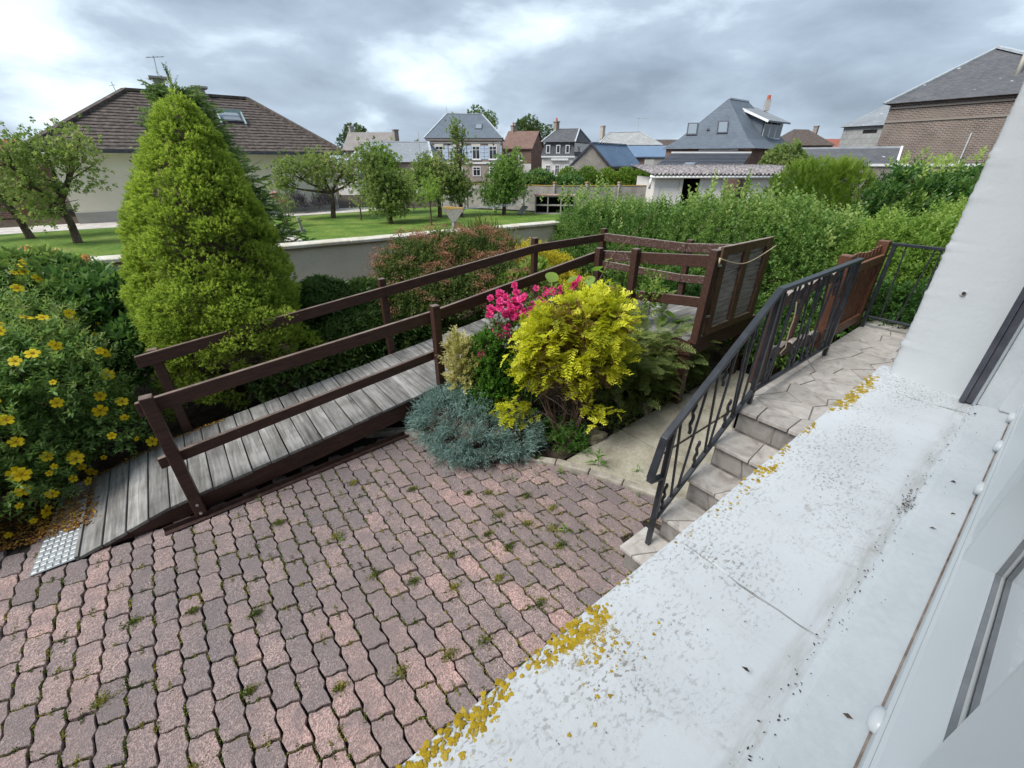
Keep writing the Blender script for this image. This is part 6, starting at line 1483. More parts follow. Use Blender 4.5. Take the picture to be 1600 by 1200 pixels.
def left_shrub():
    t = plant('broad_leaf_shrub', 'shrub with broad green leaves between the yellow flowers and the conifer', 'shrub', (-1.0, 5.9, G))
    P, _ = bush(t, [(-0.85, 5.75, -1.5, .55, .5, .55), (-1.25, 6.2, -1.25, .7, .5, .45), (-0.62, 5.25, -1.75, .32, .35, .4), (-1.9, 6.5, -1.2, .8, .5, .4)], 1500, S_BROAD, L_BROAD, (.7, 1.15), .7, .6, .4, .7, name='foliage')
    stems(t, (-1.0, 5.9, G), [tuple(p) for p in P[::60]], .015, BARK)
    t2 = plant('rose_bush', 'thin rose stems with apricot blooms above the wall at far left', 'shrub', (-1.6, 6.75, G)); pts = [(-1.55, 6.6, -.75), (-1.25, 6.7, -.80), (-1.05, 6.75, -.86), (-.85, 6.8, -.95), (-1.85, 6.6, -.75), (-.45, 6.6, -1.0)]
    stems(t2, (-1.4, 6.75, G), pts, .008, L_SPI)
    m = lm('apricot_petals', (0.72, 0.40, 0.14), (0.80, 0.52, 0.26), K=1.0, rough=.6, trans=.3, bright=1.0)
    for p in pts: rose_bloom(t2, p, .05, m)
    P, N_ = shell([(-1.35, 6.7, -1.05, .7, .25, .25)], 160, .2, -1); foliage('leaves', S_ROSE[0], S_ROSE[1], P, mixdir(N_, .6, .6, .5), 1.0, L_LIGHT, t2)
def rose_bloom(t, p, s, m=None):
    """a double bloom: shells of cupped petals round a centre"""
    k = 0; V = []; F = []; T = []; ph = rng.random() * 6.28
    tl = unit(rng.normal(size=3) * .35 + unit(-np.array(p)) * .7 + np.array([0, 0, .7]))
    for (el, n, rr) in ((75, 4, .45), (48, 6, .75), (20, 8, 1.0), (-10, 8, .95)):
        a = ph + np.arange(n) * 6.283 / n + rng.normal(size=n) * .12; ph += .5; e = R(el)
        D = np.stack([np.cos(a) * math.cos(e), np.sin(a) * math.cos(e), np.full(n, math.sin(e))], 1); Pp = D * .15
        v, f, tt = scatter(leaf4(1.05, 1.0, -.22, .12), Pp, D, rr * rng.uniform(.9, 1.1, n), rng.normal(size=n) * .2); V.append(v); F.append(f + k); T.append(tt); k += len(v)
    V = np.concatenate(V) * s; q = np.array(Vector(tl).to_track_quat('Z', 'Y').to_matrix()); V = V @ q.T + np.array([p])
    mk('bloom', V, np.concatenate(F), m or L_PINK, t, tint=np.concatenate(T))
left_shrub()
def litter():
    n = 2600; x = -1.35 + rng.normal(size=n) * .30; y = 3.75 + np.abs(rng.normal(size=n)) * .35 - .15 * (x + 1.35); ok = (x < -1.0) & (y > 3.42); x, y = x[ok], y[ok]
    P = np.stack([x, y, np.where(x > -1.37, -2.378, G + .004) + rng.random(len(x)) * .012], 1)
    P2 = np.stack([rng.uniform(-1.1, -.1, 260), 4.42 - np.abs(rng.normal(size=260)) * .02, np.zeros(260)], 1); P2[:, 2] = [rz(v) + .004 for v in P2[:, 0]]
    P = np.concatenate([P, P2]); D = rng.normal(size=P.shape); D[:, 2] *= .25
    V, F, t = scatter(leaf2(.55, 1.0, .25), P, D, rng.uniform(.012, .034, len(P)), rng.uniform(-.5, .5, len(P))); o = mk('leaf_litter', V, F, L_LIT, tint=t); tag(o, 'brown and yellow fallen leaves at the foot of the ramp', 'leaf litter', kind='stuff')
litter()

# ---- bed between ramp and wall
def back_bed():
    t = plant('rhododendron', 'dark green rhododendron bush behind the ramp handrail beside the conifer', 'shrub', (1.5, 5.4, G))
    P, _ = bush(t, [(1.25, 5.45, -1.78, .46, .46, .52), (1.75, 5.45, -1.86, .50, .48, .50), (1.5, 5.0, -2.0, .7, .35, .4), (2.2, 5.1, -2.0, .5, .4, .4)], 2300, S_ROSET, L_RHO, (.8, 1.2), .9, .5, .35, .72, ymin=4.56, name='foliage'); stems(t, (1.5, 5.4, G), [tuple(p) for p in P[::90]], .014, BARK)
    t = plant('spiraea_bush', 'spiraea bush with rusty brown seed heads in front of the wall', 'shrub', (3.1, 5.7, G)); bl = [(2.55, 5.6, -1.52, .50, .5, .55), (3.2, 5.8, -1.50, .62, .5, .56), (3.85, 5.8, -1.56, .6, .5, .53), (2.75, 5.05, -1.72, .85, .4, .40), (3.6, 5.1, -1.72, .7, .4, .42)]
    P, Nn = bush(t, bl, 3800, S_ROSE, L_SPI, (.8, 1.2), .7, .6, .45, .68, ymin=4.56, name='foliage'); stems(t, (3.1, 5.7, G), [tuple(p) for p in P[::70]], .010, BARKL)
    H, HN = shell(bl, 230, .98, .0, None, 4.6, .95); parts = []
    for p, n_ in zip(H, HN):
        k = 60; d = rng.normal(size=(k, 3)) * np.array([[.048, .048, .016]]); d[:, 2] -= (d[:, 0] ** 2 + d[:, 1] ** 2) * 4; parts.append(scatter(leaf2(.8, 1, .3), p[None] + n_[None] * .10 + np.array([[0, 0, .07]]) + d, mixdir(np.zeros((k, 3)), 0, 1, .6), rng.uniform(.012, .022, k)))
    V, F, tt = join(parts); o = mk('seed_heads', V, F, L_SEED, t, tint=tt); tag(o, kind='stuff')
    t = plant('twiggy_shrub', 'loose pale green shrub with thin shoots behind the spiraea', 'shrub', (4.25, 6.1, G)); bush(t, [(4.1, 6.15, -1.55, .5, .3, .58), (4.55, 6.1, -1.7, .4, .3, .5)], 1500, needle_sprig(14, .2, .045, 35, .006), L_SPI, (.8, 1.5), .4, 1.0, .3, .5, name='foliage')
    t = plant('golden_shrub', 'bright yellow leaved shrub seen between the ramp handrails', 'shrub', (4.85, 5.35, G)); P, _ = bush(t, [(4.55, 5.3, -1.55, .42, .36, .42), (5.1, 5.35, -1.75, .4, .36, .36), (4.75, 5.0, -1.9, .45, .3, .36)], 1500, S_SMALL, L_YSHR, (.8, 1.3), .7, .5, .5, .6, ymin=4.56, name='foliage'); stems(t, (4.8, 5.35, G), [tuple(p) for p in P[::50]], .008, BARKL)
    t = plant('ivy_cover', 'dark low leafy growth along the back edge of the ramp', 'ground cover', (2, 4.75, G)); bush(t, [(x, 4.85, -2.18, .45, .26, .26) for x in (.6, 1.2, 1.9, 2.6, 3.3, 4.0, 4.7)], 1500, S_BROAD, L_RHO, (.5, .9), .8, .4, .5, .6, ymin=4.53, name='foliage', core=0)
    t = plant('big_leaf_plant', 'plant with large light green leaves under the ramp handrail', 'plant', (3.6, 4.9, G)); bush(t, [(3.7, 4.85, -1.75, .4, .22, .32), (4.15, 4.85, -1.6, .3, .2, .3)], 130, S_BROAD, L_LIGHT, (.9, 1.4), .7, .5, .4, .5, ymin=4.58, name='leaves', core=0)
back_bed()

# ---- front bed
def front_bed():
    # soil mound
    V = []; F = []; nx, ny = 30, 22; r = random.Random(4)
    for i in range(nx + 1):
        for j in range(ny + 1):
            x = 1.2 + 4.1 * i / nx; y = 2.0 + 1.45 * j / ny; V.append((x, y, G - .02 + .05 * min(1, j / 4) * min(1, i / 5) + r.uniform(-.012, .012)))
    for i in range(nx):
        for j in range(ny):
            x = 1.2 + 4.1 * (i + .5) / nx; y = 2.0 + 1.45 * (j + .5) / ny
            if in_bed(x - .06, y - .02) and (y > 2.1): a = i * (ny + 1) + j; F.append((a, a + ny + 1, a + ny + 2, a + 1))
    o = mk('bed_soil', V, F, SOIL, smooth=True); tag(o, 'dark bare soil of the planted bed beside the ramp', 'soil', kind='structure')
    # blue juniper
    t = plant('blue_juniper', 'low spreading blue grey juniper at the edge of the pavers', 'shrub', (1.75, 2.8, G)); bl = [(1.72, 2.86, -2.24, .40, .40, .26), (1.98, 2.62, -2.28, .32, .30, .20), (1.55, 3.08, -2.20, .28, .28, .28), (1.86, 3.05, -2.12, .30, .28, .26), (2.12, 2.52, -2.33, .14, .14, .11), (1.50, 2.80, -2.33, .20, .24, .12), (1.75, 2.55, -2.34, .22, .16, .12)]
    C, CN = shell(bl, 430, .90, -.25, G + .02, None, .88); Pp = []; Dd = []; Tt = []
    for c_, n_ in zip(C, CN):
        ax_ = unit(n_ * np.array([1, 1, .5]) + np.array([-.1, -.15, .1]) + rng.normal(size=3) * .25); k = 34; q = c_ - ax_ * .09 + ax_ * rng.random((k, 1)) * .13 + rng.normal(size=(k, 3)) * .026
        Pp.append(q); Dd.append(ax_ + rng.normal(size=(k, 3)) * .5 + np.array([0, 0, .15])); Tt.append(np.full(k, rng.uniform(.22, .58)) + rng.normal(size=k) * .1)
    P = np.concatenate(Pp); D = np.concatenate(Dd); TJ = np.clip(np.concatenate(Tt), 0, 1); ok = P[:, 2] > G + .005; P, D, TJ = P[ok], D[ok], TJ[ok]
    foliage('foliage', S_JUNB[0], S_JUNB[1], P, D, rng.uniform(.45, .75, len(P)), L_BLUE, t, TJ, rng.uniform(0, 6.28, len(P))); V, F = blob_core(bl, .58); mk('inner_twigs', V, F, DEADT, t, smooth=True)
    stems(t, (1.75, 2.85, G), [tuple(p) for p in P[::240]], .010, BARKL)
    # golden cypress
    t = plant('golden_cypress', 'golden yellow cypress bush with bare brown lower branches', 'shrub', (2.50, 2.33, G)); r = random.Random(5)
    bl = [(2.47 + .791 * u, 2.33 - .612 * u, z, q, q * .95, q) for (u, z, q) in ((-.22, -1.36, .20), (.06, -1.16, .20), (.27, -1.20, .19), (.02, -1.48, .22), (-.27, -1.58, .16), (.22, -1.52, .18), (.08, -1.70, .11), (-.1, -1.2, .16))]
    C, CN = shell(bl, 105, .92, -.45, -2.0, None, .93); Pp = []; Dd = []; Tt = []
    for c_, n_ in zip(C, CN):
        ax_ = unit(n_ * .9 + np.array([0, 0, .25]) + rng.normal(size=3) * .35); k = int(rng.integers(7, 20)); q = c_ - ax_ * .10 + rng.normal(size=(k, 3)) * .045 + ax_ * rng.random((k, 1)) * .14
        Pp.append(q); Dd.append(ax_ + rng.normal(size=(k, 3)) * .42); Tt.append(np.full(k, rng.choice([.02, .15, .35, .45, .55, .62])) + rng.normal(size=k) * .12)
    P = np.concatenate(Pp); D = np.concatenate(Dd); T = np.clip(np.concatenate(Tt), 0, 1)
    foliage('foliage', S_GOLD[0], S_GOLD[1], P, D, rng.uniform(.7, 1.2, len(P)), L_GOLD, t, T, rng.uniform(-.9, .9, len(P)))
    for c in ((2.02, 2.62, -2.02), (1.97, 2.60, -2.08), (2.12, 2.58, -2.05), (2.55, 2.05, -1.95)):
        p = np.array([c]) + rng.normal(size=(34, 3)) * .055; foliage('low_spray', S_GOLD[0], S_GOLD[1], p, mixdir(np.array([[-.5, -.5, .3]]) + rng.normal(size=(34, 3)) * .3, 1, .2, .3), rng.uniform(.6, 1.0, 34), L_GOLD, t)
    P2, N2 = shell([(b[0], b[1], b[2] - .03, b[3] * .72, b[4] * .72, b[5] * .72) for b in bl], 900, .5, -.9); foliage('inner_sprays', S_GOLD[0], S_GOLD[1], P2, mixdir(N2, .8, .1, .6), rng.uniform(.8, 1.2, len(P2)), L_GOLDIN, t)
    b = MB(); base = Vector((2.50, 2.31, G - .03))
    for k in range(20):
        tip = Vector(P[r.randrange(len(P))].tolist()); mid = base.lerp(tip, .45) + Vector((r.gauss(0, .07), r.gauss(0, .07), -.03)); b.tube([base + Vector((r.gauss(0, .035), r.gauss(0, .035), 0)), base.lerp(mid, .5) + Vector((r.gauss(0, .02), r.gauss(0, .02), .02)), mid, tip], [r.uniform(.012, .026), .014, .010, .003], 6, cap=False)
    b.build('stems', BARKL, t, smooth=True); b = MB()
    for k in range(260):
        p = Vector((2.42 + r.gauss(0, .22), 2.35 + r.gauss(0, .16), r.uniform(-2.2, -1.45))); q = p + Vector((r.gauss(0, .11), r.gauss(0, .11), r.gauss(-.02, .06))); b.tube([p, p.lerp(q, .5) + Vector((0, 0, .02)), q], [.003, .0022, .001], 3, cap=False)
    tag(b.build('dead_twigs', DEADT, t), kind='stuff')
    # pink rose
    t = plant('rose_bush', 'rose bush with clusters of vivid pink blooms behind the golden cypress', 'shrub', (2.5, 2.95, G)); r = random.Random(8); pts = []
    for (cx, cy, cz, n, s) in [(2.27, 2.95, -1.15, 26, .085), (2.38, 2.92, -1.27, 14, .07), (2.20, 3.0, -1.40, 9, .06), (2.06, 3.0, -1.50, 7, .045), (2.60, 3.0, -1.26, 5, .06), (2.20, 2.90, -1.74, 7, .030), (2.24, 2.92, -1.64, 2, .02), (2.82, 3.1, -1.14, 6, .06), (2.75, 3.0, -1.2, 4, .05), (3.62, 2.9, -1.22, 4, .04), (3.0, 3.0, -1.18, 4, .08), (3.2, 3.0, -1.12, 3, .07)]:
        for _ in range(n): pts.append((cx + r.gauss(0, s), cy + r.gauss(0, s), cz + r.gauss(0, s * .7)))
    for p in pts: rose_bloom(t, p, r.uniform(.030, .042))
    P, Nn = shell([(2.4, 3.0, -1.55, .42, .28, .40), (2.9, 3.05, -1.5, .45, .25, .38), (3.4, 3.0, -1.6, .4, .25, .4)], 900, .3, -.9); foliage('foliage', S_ROSE[0], S_ROSE[1], P, mixdir(Nn, .6, .5, .5), rng.uniform(.7, 1.1, len(P)), L_RHO, t, cluster_tint(P, .2, .25, .5, .3)); stems(t, (2.5, 2.95, G), pts[::4], .006, L_SPI)
    # euonymus
    t = plant('variegated_euonymus', 'small shrub with creamy yellow and green leaves beside the ramp post', 'shrub', (1.93, 3.12, G)); bush(t, [(1.86, 3.12, -1.80, .17, .15, .30), (1.80, 3.14, -1.60, .10, .10, .20)], 420, S_EUO, L_EUOY, (.7, 1.1), .6, .8, .4, .4, name='foliage', core=0); stems(t, (1.93, 3.12, G), [(1.86, 3.1, -1.6), (1.8, 3.15, -1.5), (1.95, 3.1, -1.7)], .008, BARK)
    t = plant('green_euonymus', 'glossy bright green upright shrub under the pink roses', 'shrub', (2.15, 3.0, G)); P, _ = bush(t, [(2.10, 2.98, -1.92, .24, .20, .36), (2.28, 2.88, -2.0, .20, .18, .30), (2.02, 3.0, -1.68, .12, .12, .28), (1.95, 2.98, -2.05, .2, .16, .22)], 1200, S_EUO, L_EUOG, (.8, 1.2), .6, .8, .35, .5, name='foliage')
    stems(t, (2.15, 3.0, G), [tuple(p) for p in P[::80]], .008, BARK)
    for i, (x, y, s, lab) in enumerate([(2.22, 2.58, .13, 'small bright green seedlings between the blue juniper and the stone'), (2.40, 2.28, .15, 'small leafy ground plant at the foot of the golden cypress stems')]):
        t = plant('ground_plant', lab, 'plant', (x, y, G)); bush(t, [(x, y, -2.30, s, s, .12), (x + .05, y - .08, -2.34, s * .8, s * .8, .09)], 110, S_EUO, L_EUOG, (.8, 1.2), .6, .7, .5, .4, name='leaves', core=0)
    # dark spreading juniper
    t = plant('spreading_juniper', 'dark green spreading juniper with feathery fronds beside the concrete path', 'shrub', (3.7, 2.55, G)); P = []; D = []; S = []; r = random.Random(21)
    for k in range(360):
        a = r.uniform(0, 6.283); base = Vector((3.62 + r.gauss(0, .20), 2.62 + r.gauss(0, .12), -2.2 + r.uniform(0, .45))); d = Vector((math.cos(a) * 1.0 + .35, math.sin(a) * .55 - .30, r.uniform(.1, .85))).normalized(); L = r.uniform(.35, .85)
        for j in range(9):
            f = j / 8; p = base + d * (L * f) + Vector((0, 0, -.22 * L * f * f))
            if p.y < 2.02 or p.z < G + .02 or p.y > 3.25: continue
            P.append(tuple(p)); D.append(tuple(d + Vector((r.gauss(0, .25), r.gauss(0, .25), -.35 * f + r.gauss(0, .12))))); S.append(r.uniform(.55, 1.0))
    P = np.array(P); foliage('fronds', S_FROND[0], S_FROND[1], P, np.array(D), np.array(S), L_JUN, t, cluster_tint(P, .2, .25, .35, .3), rng.uniform(-.7, .7, len(P))); stems(t, (3.65, 2.6, G), [tuple(p) for p in P[::70]], .011, BARKL)
    P2, N2 = shell([(3.65, 2.6, -2.18, .6, .42, .32), (4.35, 2.6, -2.2, .6, .4, .26)], 700, .2, -.3, G); foliage('inner_fronds', S_FROND[0], S_FROND[1], P2, mixdir(N2, .8, .2, .5), rng.uniform(.7, 1.2, len(P2)), L_JUN, t, cluster_tint(P2, .2, .2, .2, .3))
    t = plant('ground_cover', 'dense small leaved ground cover along the edge of the concrete path', 'ground cover', (3.5, 2.2, G)); bush(t, [(3.1, 2.27, -2.33, .35, .16, .12), (3.7, 2.25, -2.33, .4, .15, .12), (4.4, 2.28, -2.32, .5, .16, .13)], 900, S_SMALL, L_JUN, (.5, .9), .6, .6, .5, .4, name='leaves', core=0)
    # vine shoot with large leaves
    t = plant('vine_shoot', 'long bare vine shoot with large round leaves before the ramp corner', 'plant', (3.0, 2.9, G)); path = [(2.9, 2.92, -1.9), (3.1, 2.93, -1.45), (3.42, 2.94, -1.12), (3.62, 2.95, -.86), (4.0, 2.96, -.64), (4.34, 2.97, -.46)]; V, F = tube(path, [.010, .009, .007, .006, .004, .002], 5); mk('stem', V, F, BARKL, t, smooth=True)
    r = random.Random(3); LV = []; n = 12
    def round_leaf(p, d, s):
        V = [(0, 0, 0)]; F = []
        for k in range(n): a = 2 * math.pi * k / n; rr = 1 - .22 * (1 if k == 9 else 0) + .15 * max(0, math.sin(a)); V.append((math.cos(a) * .5 * rr, .5 + math.sin(a) * .5 * rr, .06 * math.cos(2 * a)))
        V[0] = (0, .5, -.03); F = [(0, 1 + k, 1 + (k + 1) % n) for k in range(n)]; v, f, tt = scatter((np.array(V), np.array(F)), np.array([p]), np.array([d]), s, np.array([r.uniform(-.7, .7)]), np.array([r.uniform(.1, .8)])); mk('leaf', v, f, L_LIGHT, t, tint=tt)
    for (p, s) in [((2.80, 2.95, -1.02), .13), ((2.72, 2.92, -1.10), .12), ((2.95, 2.93, -1.04), .11), ((3.25, 2.93, -1.12), .12), ((3.34, 2.93, -.98), .11), ((3.52, 2.95, -.90), .08), ((3.44, 2.94, -1.0), .10), ((3.30, 2.93, -1.3), .13), ((3.47, 2.94, -1.28), .10), ((2.66, 2.95, -1.22), .10), ((4.20, 2.55, -1.52), .14), ((4.05, 2.5, -1.6), .13), ((4.28, 2.5, -1.62), .13), ((3.12, 2.93, -1.22), .12), ((3.0, 2.95, -1.15), .11), ((3.62, 2.95, -1.15), .09)]: round_leaf(p, (r.gauss(0, .6), r.gauss(-.4, .5), r.uniform(-.1, .6)), s)
    t = plant('young_sapling', 'upright light green sapling in front of the ramp corner fence', 'plant', (3.95, 2.62, G)); V, F = tube([(3.95, 2.62, G), (3.93, 2.62, -1.6), (3.97, 2.63, -.95)], [.008, .006, .002], 5); mk('stem', V, F, BARKL, t); P, N_ = shell([(3.95, 2.62, -1.25, .11, .10, .30)], 60, .2, -1); foliage('leaves', S_LIGHT[0], S_LIGHT[1], P, mixdir(N_, .8, .7, .3), rng.uniform(.4, .75, 60), L_LIGHT, t)
    t = plant('small_golden_shrub', 'small lime yellow leaved shrub behind the golden cypress', 'shrub', (3.25, 3.05, G)); bush(t, [(3.2, 3.08, -1.35, .22, .18, .30)], 190, S_SMALL, L_YSHR, (.7, 1.1), .6, .6, .4, .3, name='foliage', core=0)
front_bed()

# ---- stones and weeds
ROCK = surf('mossy_limestone', [(0.06, 0.055, 0.02), (0.20, 0.18, 0.13), (0.38, 0.36, 0.31)], 9, rough=0.95, bump=0.8, bscale=40, fine=.3)
def rock(label, c, s, seed):
    r = random.Random(seed); bm = bmesh.new(); bmesh.ops.create_icosphere(bm, subdivisions=3, radius=1.0); ph = [r.uniform(0, 6) for _ in range(6)]
    for v in bm.verts:
        d = v.co.copy(); k = 1 + .16 * math.sin(d.x * 3 + ph[0]) + .13 * math.sin(d.y * 4 + ph[1]) + .10 * math.sin(d.z * 5 + ph[2] + d.x * 3) + r.uniform(-.02, .02); m = max(abs(d.x), abs(d.y), abs(d.z)); d = d * (.55 + .45 / m * .8) * k; v.co = (c[0] + d.x * s[0], c[1] + d.y * s[1], c[2] + d.z * s[2])
    V = [tuple(v.co) for v in bm.verts]; F = [tuple(v.index for v in f.verts) for f in bm.faces]; bm.free(); o = mk('stone', V, F, ROCK, smooth=True); tag(o, label, 'stone')
rock('flat mossy stone at the corner of the concrete path', (2.68, 2.19, -2.35), (.15, .09, .055), 1); rock('pale upright stone between the juniper and the cypress', (2.22, 2.73, -2.30), (.07, .07, .10), 2); rock('grey stone under the spreading juniper beside the path', (3.52, 2.2, -2.33), (.10, .08, .08), 5)
def weeds():
    for i, (x, y, h, n, lab) in enumerate([(2.40, 1.86, .16, 12, 'tall leafy weed growing from the concrete path'), (2.60, 1.60, .09, 7, 'small weed sprouting in the path joint near the steps'), (2.10, 2.02, .08, 8, 'weed in the paver joint near the kerb'), (1.72, 2.22, .07, 7, 'weed between pavers below the concrete path'), (1.66, 1.52, .08, 9, 'leafy weed near the bottom of the steps'), (0.34, 2.46, .06, 7, 'pale weed in the middle of the pavers'), (2.05, 2.24, .08, 8, 'green weed at the edge of the bed kerb'), (2.40, 1.42, .05, 6, 'tiny weed at the foot of the steps'), (-0.05, 3.26, .06, 6, 'weed growing beside the angle bar'), (1.9, 2.12, .06, 7, 'weed in the pavers just below the kerb')]):
        t = plant('weed', lab, 'weed', (x, y, G), 'weeds in the courtyard joints'); zb = G + (.03 if i < 2 else -.01); P = np.stack([np.full(n, x) + rng.normal(size=n) * .008, np.full(n, y) + rng.normal(size=n) * .008, zb + h * np.linspace(.15, 1, n)], 1); a = np.arange(n) * 2.4; D = np.stack([np.cos(a), np.sin(a), np.linspace(.1, 1.1, n)], 1)
        V, F, tt = scatter(leaf4(.26, 1.0, .2, .25), P, D, h * np.linspace(.75, .35, n) * rng.uniform(.8, 1.1, n), None, rng.uniform(.2, .8, n)); mk('leaves', V, F, L_LIGHT if i % 3 else L_EUOG, t, tint=tt); V, F = tube([(x, y, zb), (x, y, zb + h)], [.003, .0015], 4); mk('stem', V, F, L_EUOG, t)
weeds()

# ---- hedges on the right
def hedges():
    t = plant('privet_hedge', 'long loose privet hedge beyond the ramp corner', 'hedge', (6.6, 4.3, G)); bl = [(6.75, 6.45, -1.72, .65, .55, .95), (6.7, 5.9, -1.64, .65, .6, .95), (6.75, 5.2, -1.60, .65, .65, .95), (6.7, 4.5, -1.55, .65, .65, .93), (6.75, 3.8, -1.50, .65, .65, .93), (6.7, 3.1, -1.44, .68, .65, .95), (6.7, 2.45, -1.40, .7, .6, .98), (6.6, 1.95, -1.45, .6, .5, .85), (6.55, 3.4, -2.0, .55, 1.6, .4), (6.5, 5.4, -2.0, .5, 1.4, .4)]
    P, Nn = bush(t, bl, 8000, S_PRIV, L_PRIV, (.75, 1.2), .6, .75, .4, .7, -.85, G, name='foliage', csize=.5)
    n = 420; Q = np.stack([6.7 + rng.normal(size=n) * .3, rng.uniform(1.7, 6.7, n), np.full(n, -.74) + rng.normal(size=n) * .1], 1); Q[:, 2] += .12 * np.sin(Q[:, 1] * 2.2) + np.where(Q[:, 1] < 3.6, .08, -.04); foliage('shoots', S_PRIV[0], S_PRIV[1], Q, mixdir(np.zeros(Q.shape), 0, 1, .22), rng.uniform(1.0, 1.7, n), L_PRIV, t, rng.uniform(.4, 1, n)); stems(t, (6.7, 4.3, G), [tuple(p) for p in P[::260]], .015, BARK)
    t = plant('thuja_bush', 'bright green clipped thuja rising above the privet hedge', 'hedge', (8.2, 2.9, G)); bush(t, [(8.2, 3.10, -.98, .55, .55, .98), (8.2, 2.50, -.96, .55, .55, .98), (8.2, 2.8, -.9, .55, .7, .93), (8.1, 2.75, -1.6, .7, .8, .8)], 4400, S_THUJ, L_THUJA, (.55, .85), .8, .7, .3, .82, -.6, G, name='foliage', csize=.3)
    t = plant('laurel_hedge', 'dark glossy laurel hedge with yellow green tips at the right', 'hedge', (7.9, 1.4, G)); bl = [(8.2, 1.75, -1.02, .6, .5, .9), (8.0, 1.2, -.98, .6, .5, .88), (7.8, .7, -.93, .6, .5, .85), (7.7, .2, -.93, .6, .5, .85), (7.7, 1.0, -1.8, .7, 1.2, .7)]; P, Nn = bush(t, bl, 3200, S_LAUR, L_LAUR, (.6, 1.0), .6, .7, .35, .7, -.7, G, name='foliage')
    n = 60; Q = np.stack([7.9 + rng.normal(size=n) * .25, rng.uniform(0.3, 1.9, n), -.10 + rng.normal(size=n) * .06], 1); o = foliage('young_shoots', S_LAUR[0], S_LAUR[1], Q, mixdir(np.zeros(Q.shape), 0, 1, .25), rng.uniform(.5, .8, n), L_LIGHT, t, rng.uniform(.7, 1, n)); o['kind'] = 'stuff'; stems(t, (7.8, 1.1, G), [tuple(p) for p in P[::120]], .016, BARK)
    t = plant('light_shrub', 'light green leafy shrub behind the black end railing', 'shrub', (6.3, 1.2, G)); P, _ = bush(t, [(6.6, 1.4, -1.25, .45, .4, .72), (6.5, .85, -1.2, .5, .5, .78), (6.35, .35, -1.2, .5, .45, .8), (6.9, .6, -.95, .45, .6, .62)], 2900, S_LIGHT, L_LIGHT, (.55, .85), .6, .8, .4, .6, -.6, G, name='foliage'); stems(t, (6.4, .9, G), [tuple(p) for p in P[::120]], .012, BARK)
    t = plant('low_laurel', 'dark laurel growth below the black end railing', 'shrub', (5.95, .8, G)); bush(t, [(5.95, 1.2, -1.65, .35, .4, .5), (5.95, .6, -1.6, .35, .5, .55), (5.9, 1.7, -1.8, .4, .4, .5), (5.6, 1.9, -2.05, .4, .35, .35), (5.85, 2.5, -2.0, .35, .5, .45), (5.85, 3.4, -1.95, .35, .6, .5)], 2300, S_LAUR, L_LAUR, (.5, .8), .6, .6, .4, .6, -.5, G, name='foliage')
    t = plant('tall_shrub', 'wispy tall light green shrub before the brick wall of the slate house', 'shrub', (26.5, 11.5, GZ)); P, _ = bush(t, [(26.3, 11.3, -.5, .8, .8, 1.3), (26.9, 10.9, .1, .55, .6, .9), (27.4, 10.6, -.5, .8, .7, .9)], 900, S_TREE, L_FRUIT, (1.2, 2.0), .5, .8, .4, .3, -.9, GZ, name='foliage', core=0); stems(t, (26.6, 11.2, GZ), [tuple(p) for p in P[::30]], .03, BARK)
    t = plant('clipped_hedge', 'mid green clipped hedge behind the concrete fence', 'hedge', (22.5, 18.5, GZ)); bl = [(19.3 + k * .95, 19.6 - k * .62, -1.15, .75, .75, .92 + .06 * math.sin(k * 2)) for k in range(6)]; bush(t, bl, 4200, S_TREE, L_THUJA, (.6, 1.0), .7, .6, .4, .75, -.5, GZ, name='foliage')
hedges()

# ---- neighbour's fruit trees
def fruit_tree(label, base, h, crown, n, m=L_FRUIT, rad=.09, seed=1, S=S_TREE, sc=(.6, 1.0), lean=(0, 0), fork=.35, group='fruit trees on the lawn', name='fruit_tree', cov=.5):
    t = plant(name, label, 'tree', base, group); r = random.Random(seed); b = Vector(base); top = b + Vector((lean[0], lean[1], h * fork))
    blobs = [(base[0] + c[0], base[1] + c[1], base[2] + c[2], c[3], c[4], c[5]) for c in crown]
    P, Nn = shell(blobs, int(n * 1.25), .25, -.95, base[2] + .15, None, .55)
    lu = np.sin(P[:, 0] * 5.3 + seed) + np.sin(P[:, 1] * 4.7) + np.sin(P[:, 2] * 6.1 + seed * 2); keep = lu + rng.normal(size=len(P)) * .6 > -cov * 1.8 + .35; P, Nn = P[keep] + rng.normal(size=(int(keep.sum()), 3)) * .15, Nn[keep]
    foliage('crown', S[0], S[1], P, mixdir(Nn, .5, .3, .9), rng.uniform(*sc, len(P)) * 1.1, m, t, cluster_tint(P, .5, .25, .55, .35))
    mb = MB(); mb.tube([b - Vector((0, 0, .08)), b + Vector((0, 0, .06)), b.lerp(top, .5) + Vector((.03, .02, 0)), top], [rad * 1.45, rad * 1.1, rad * .9, rad * .8], 9)
    mb.build('trunk', BARK, t, smooth=True); mb = MB()
    for bl in blobs:
        c = Vector(bl[:3]); d1 = top.lerp(c, .55) + Vector((r.gauss(0, .08), r.gauss(0, .08), -.05)); mb.tube([top, d1, c], [rad * .6, rad * .42, rad * .2], 6, cap=False)
        for k in range(7):
            e = c + Vector((r.gauss(0, .5) * bl[3], r.gauss(0, .5) * bl[4], r.uniform(-.3, .8) * bl[5])); s = d1.lerp(c, r.uniform(.2, .9)); mb.tube([s, s.lerp(e, .5) + Vector((r.gauss(0, .05), r.gauss(0, .05), .04)), e], [rad * .24, rad * .15, rad * .05], 5, cap=False)
    mb.build('limbs', BARK, t, smooth=True); return t
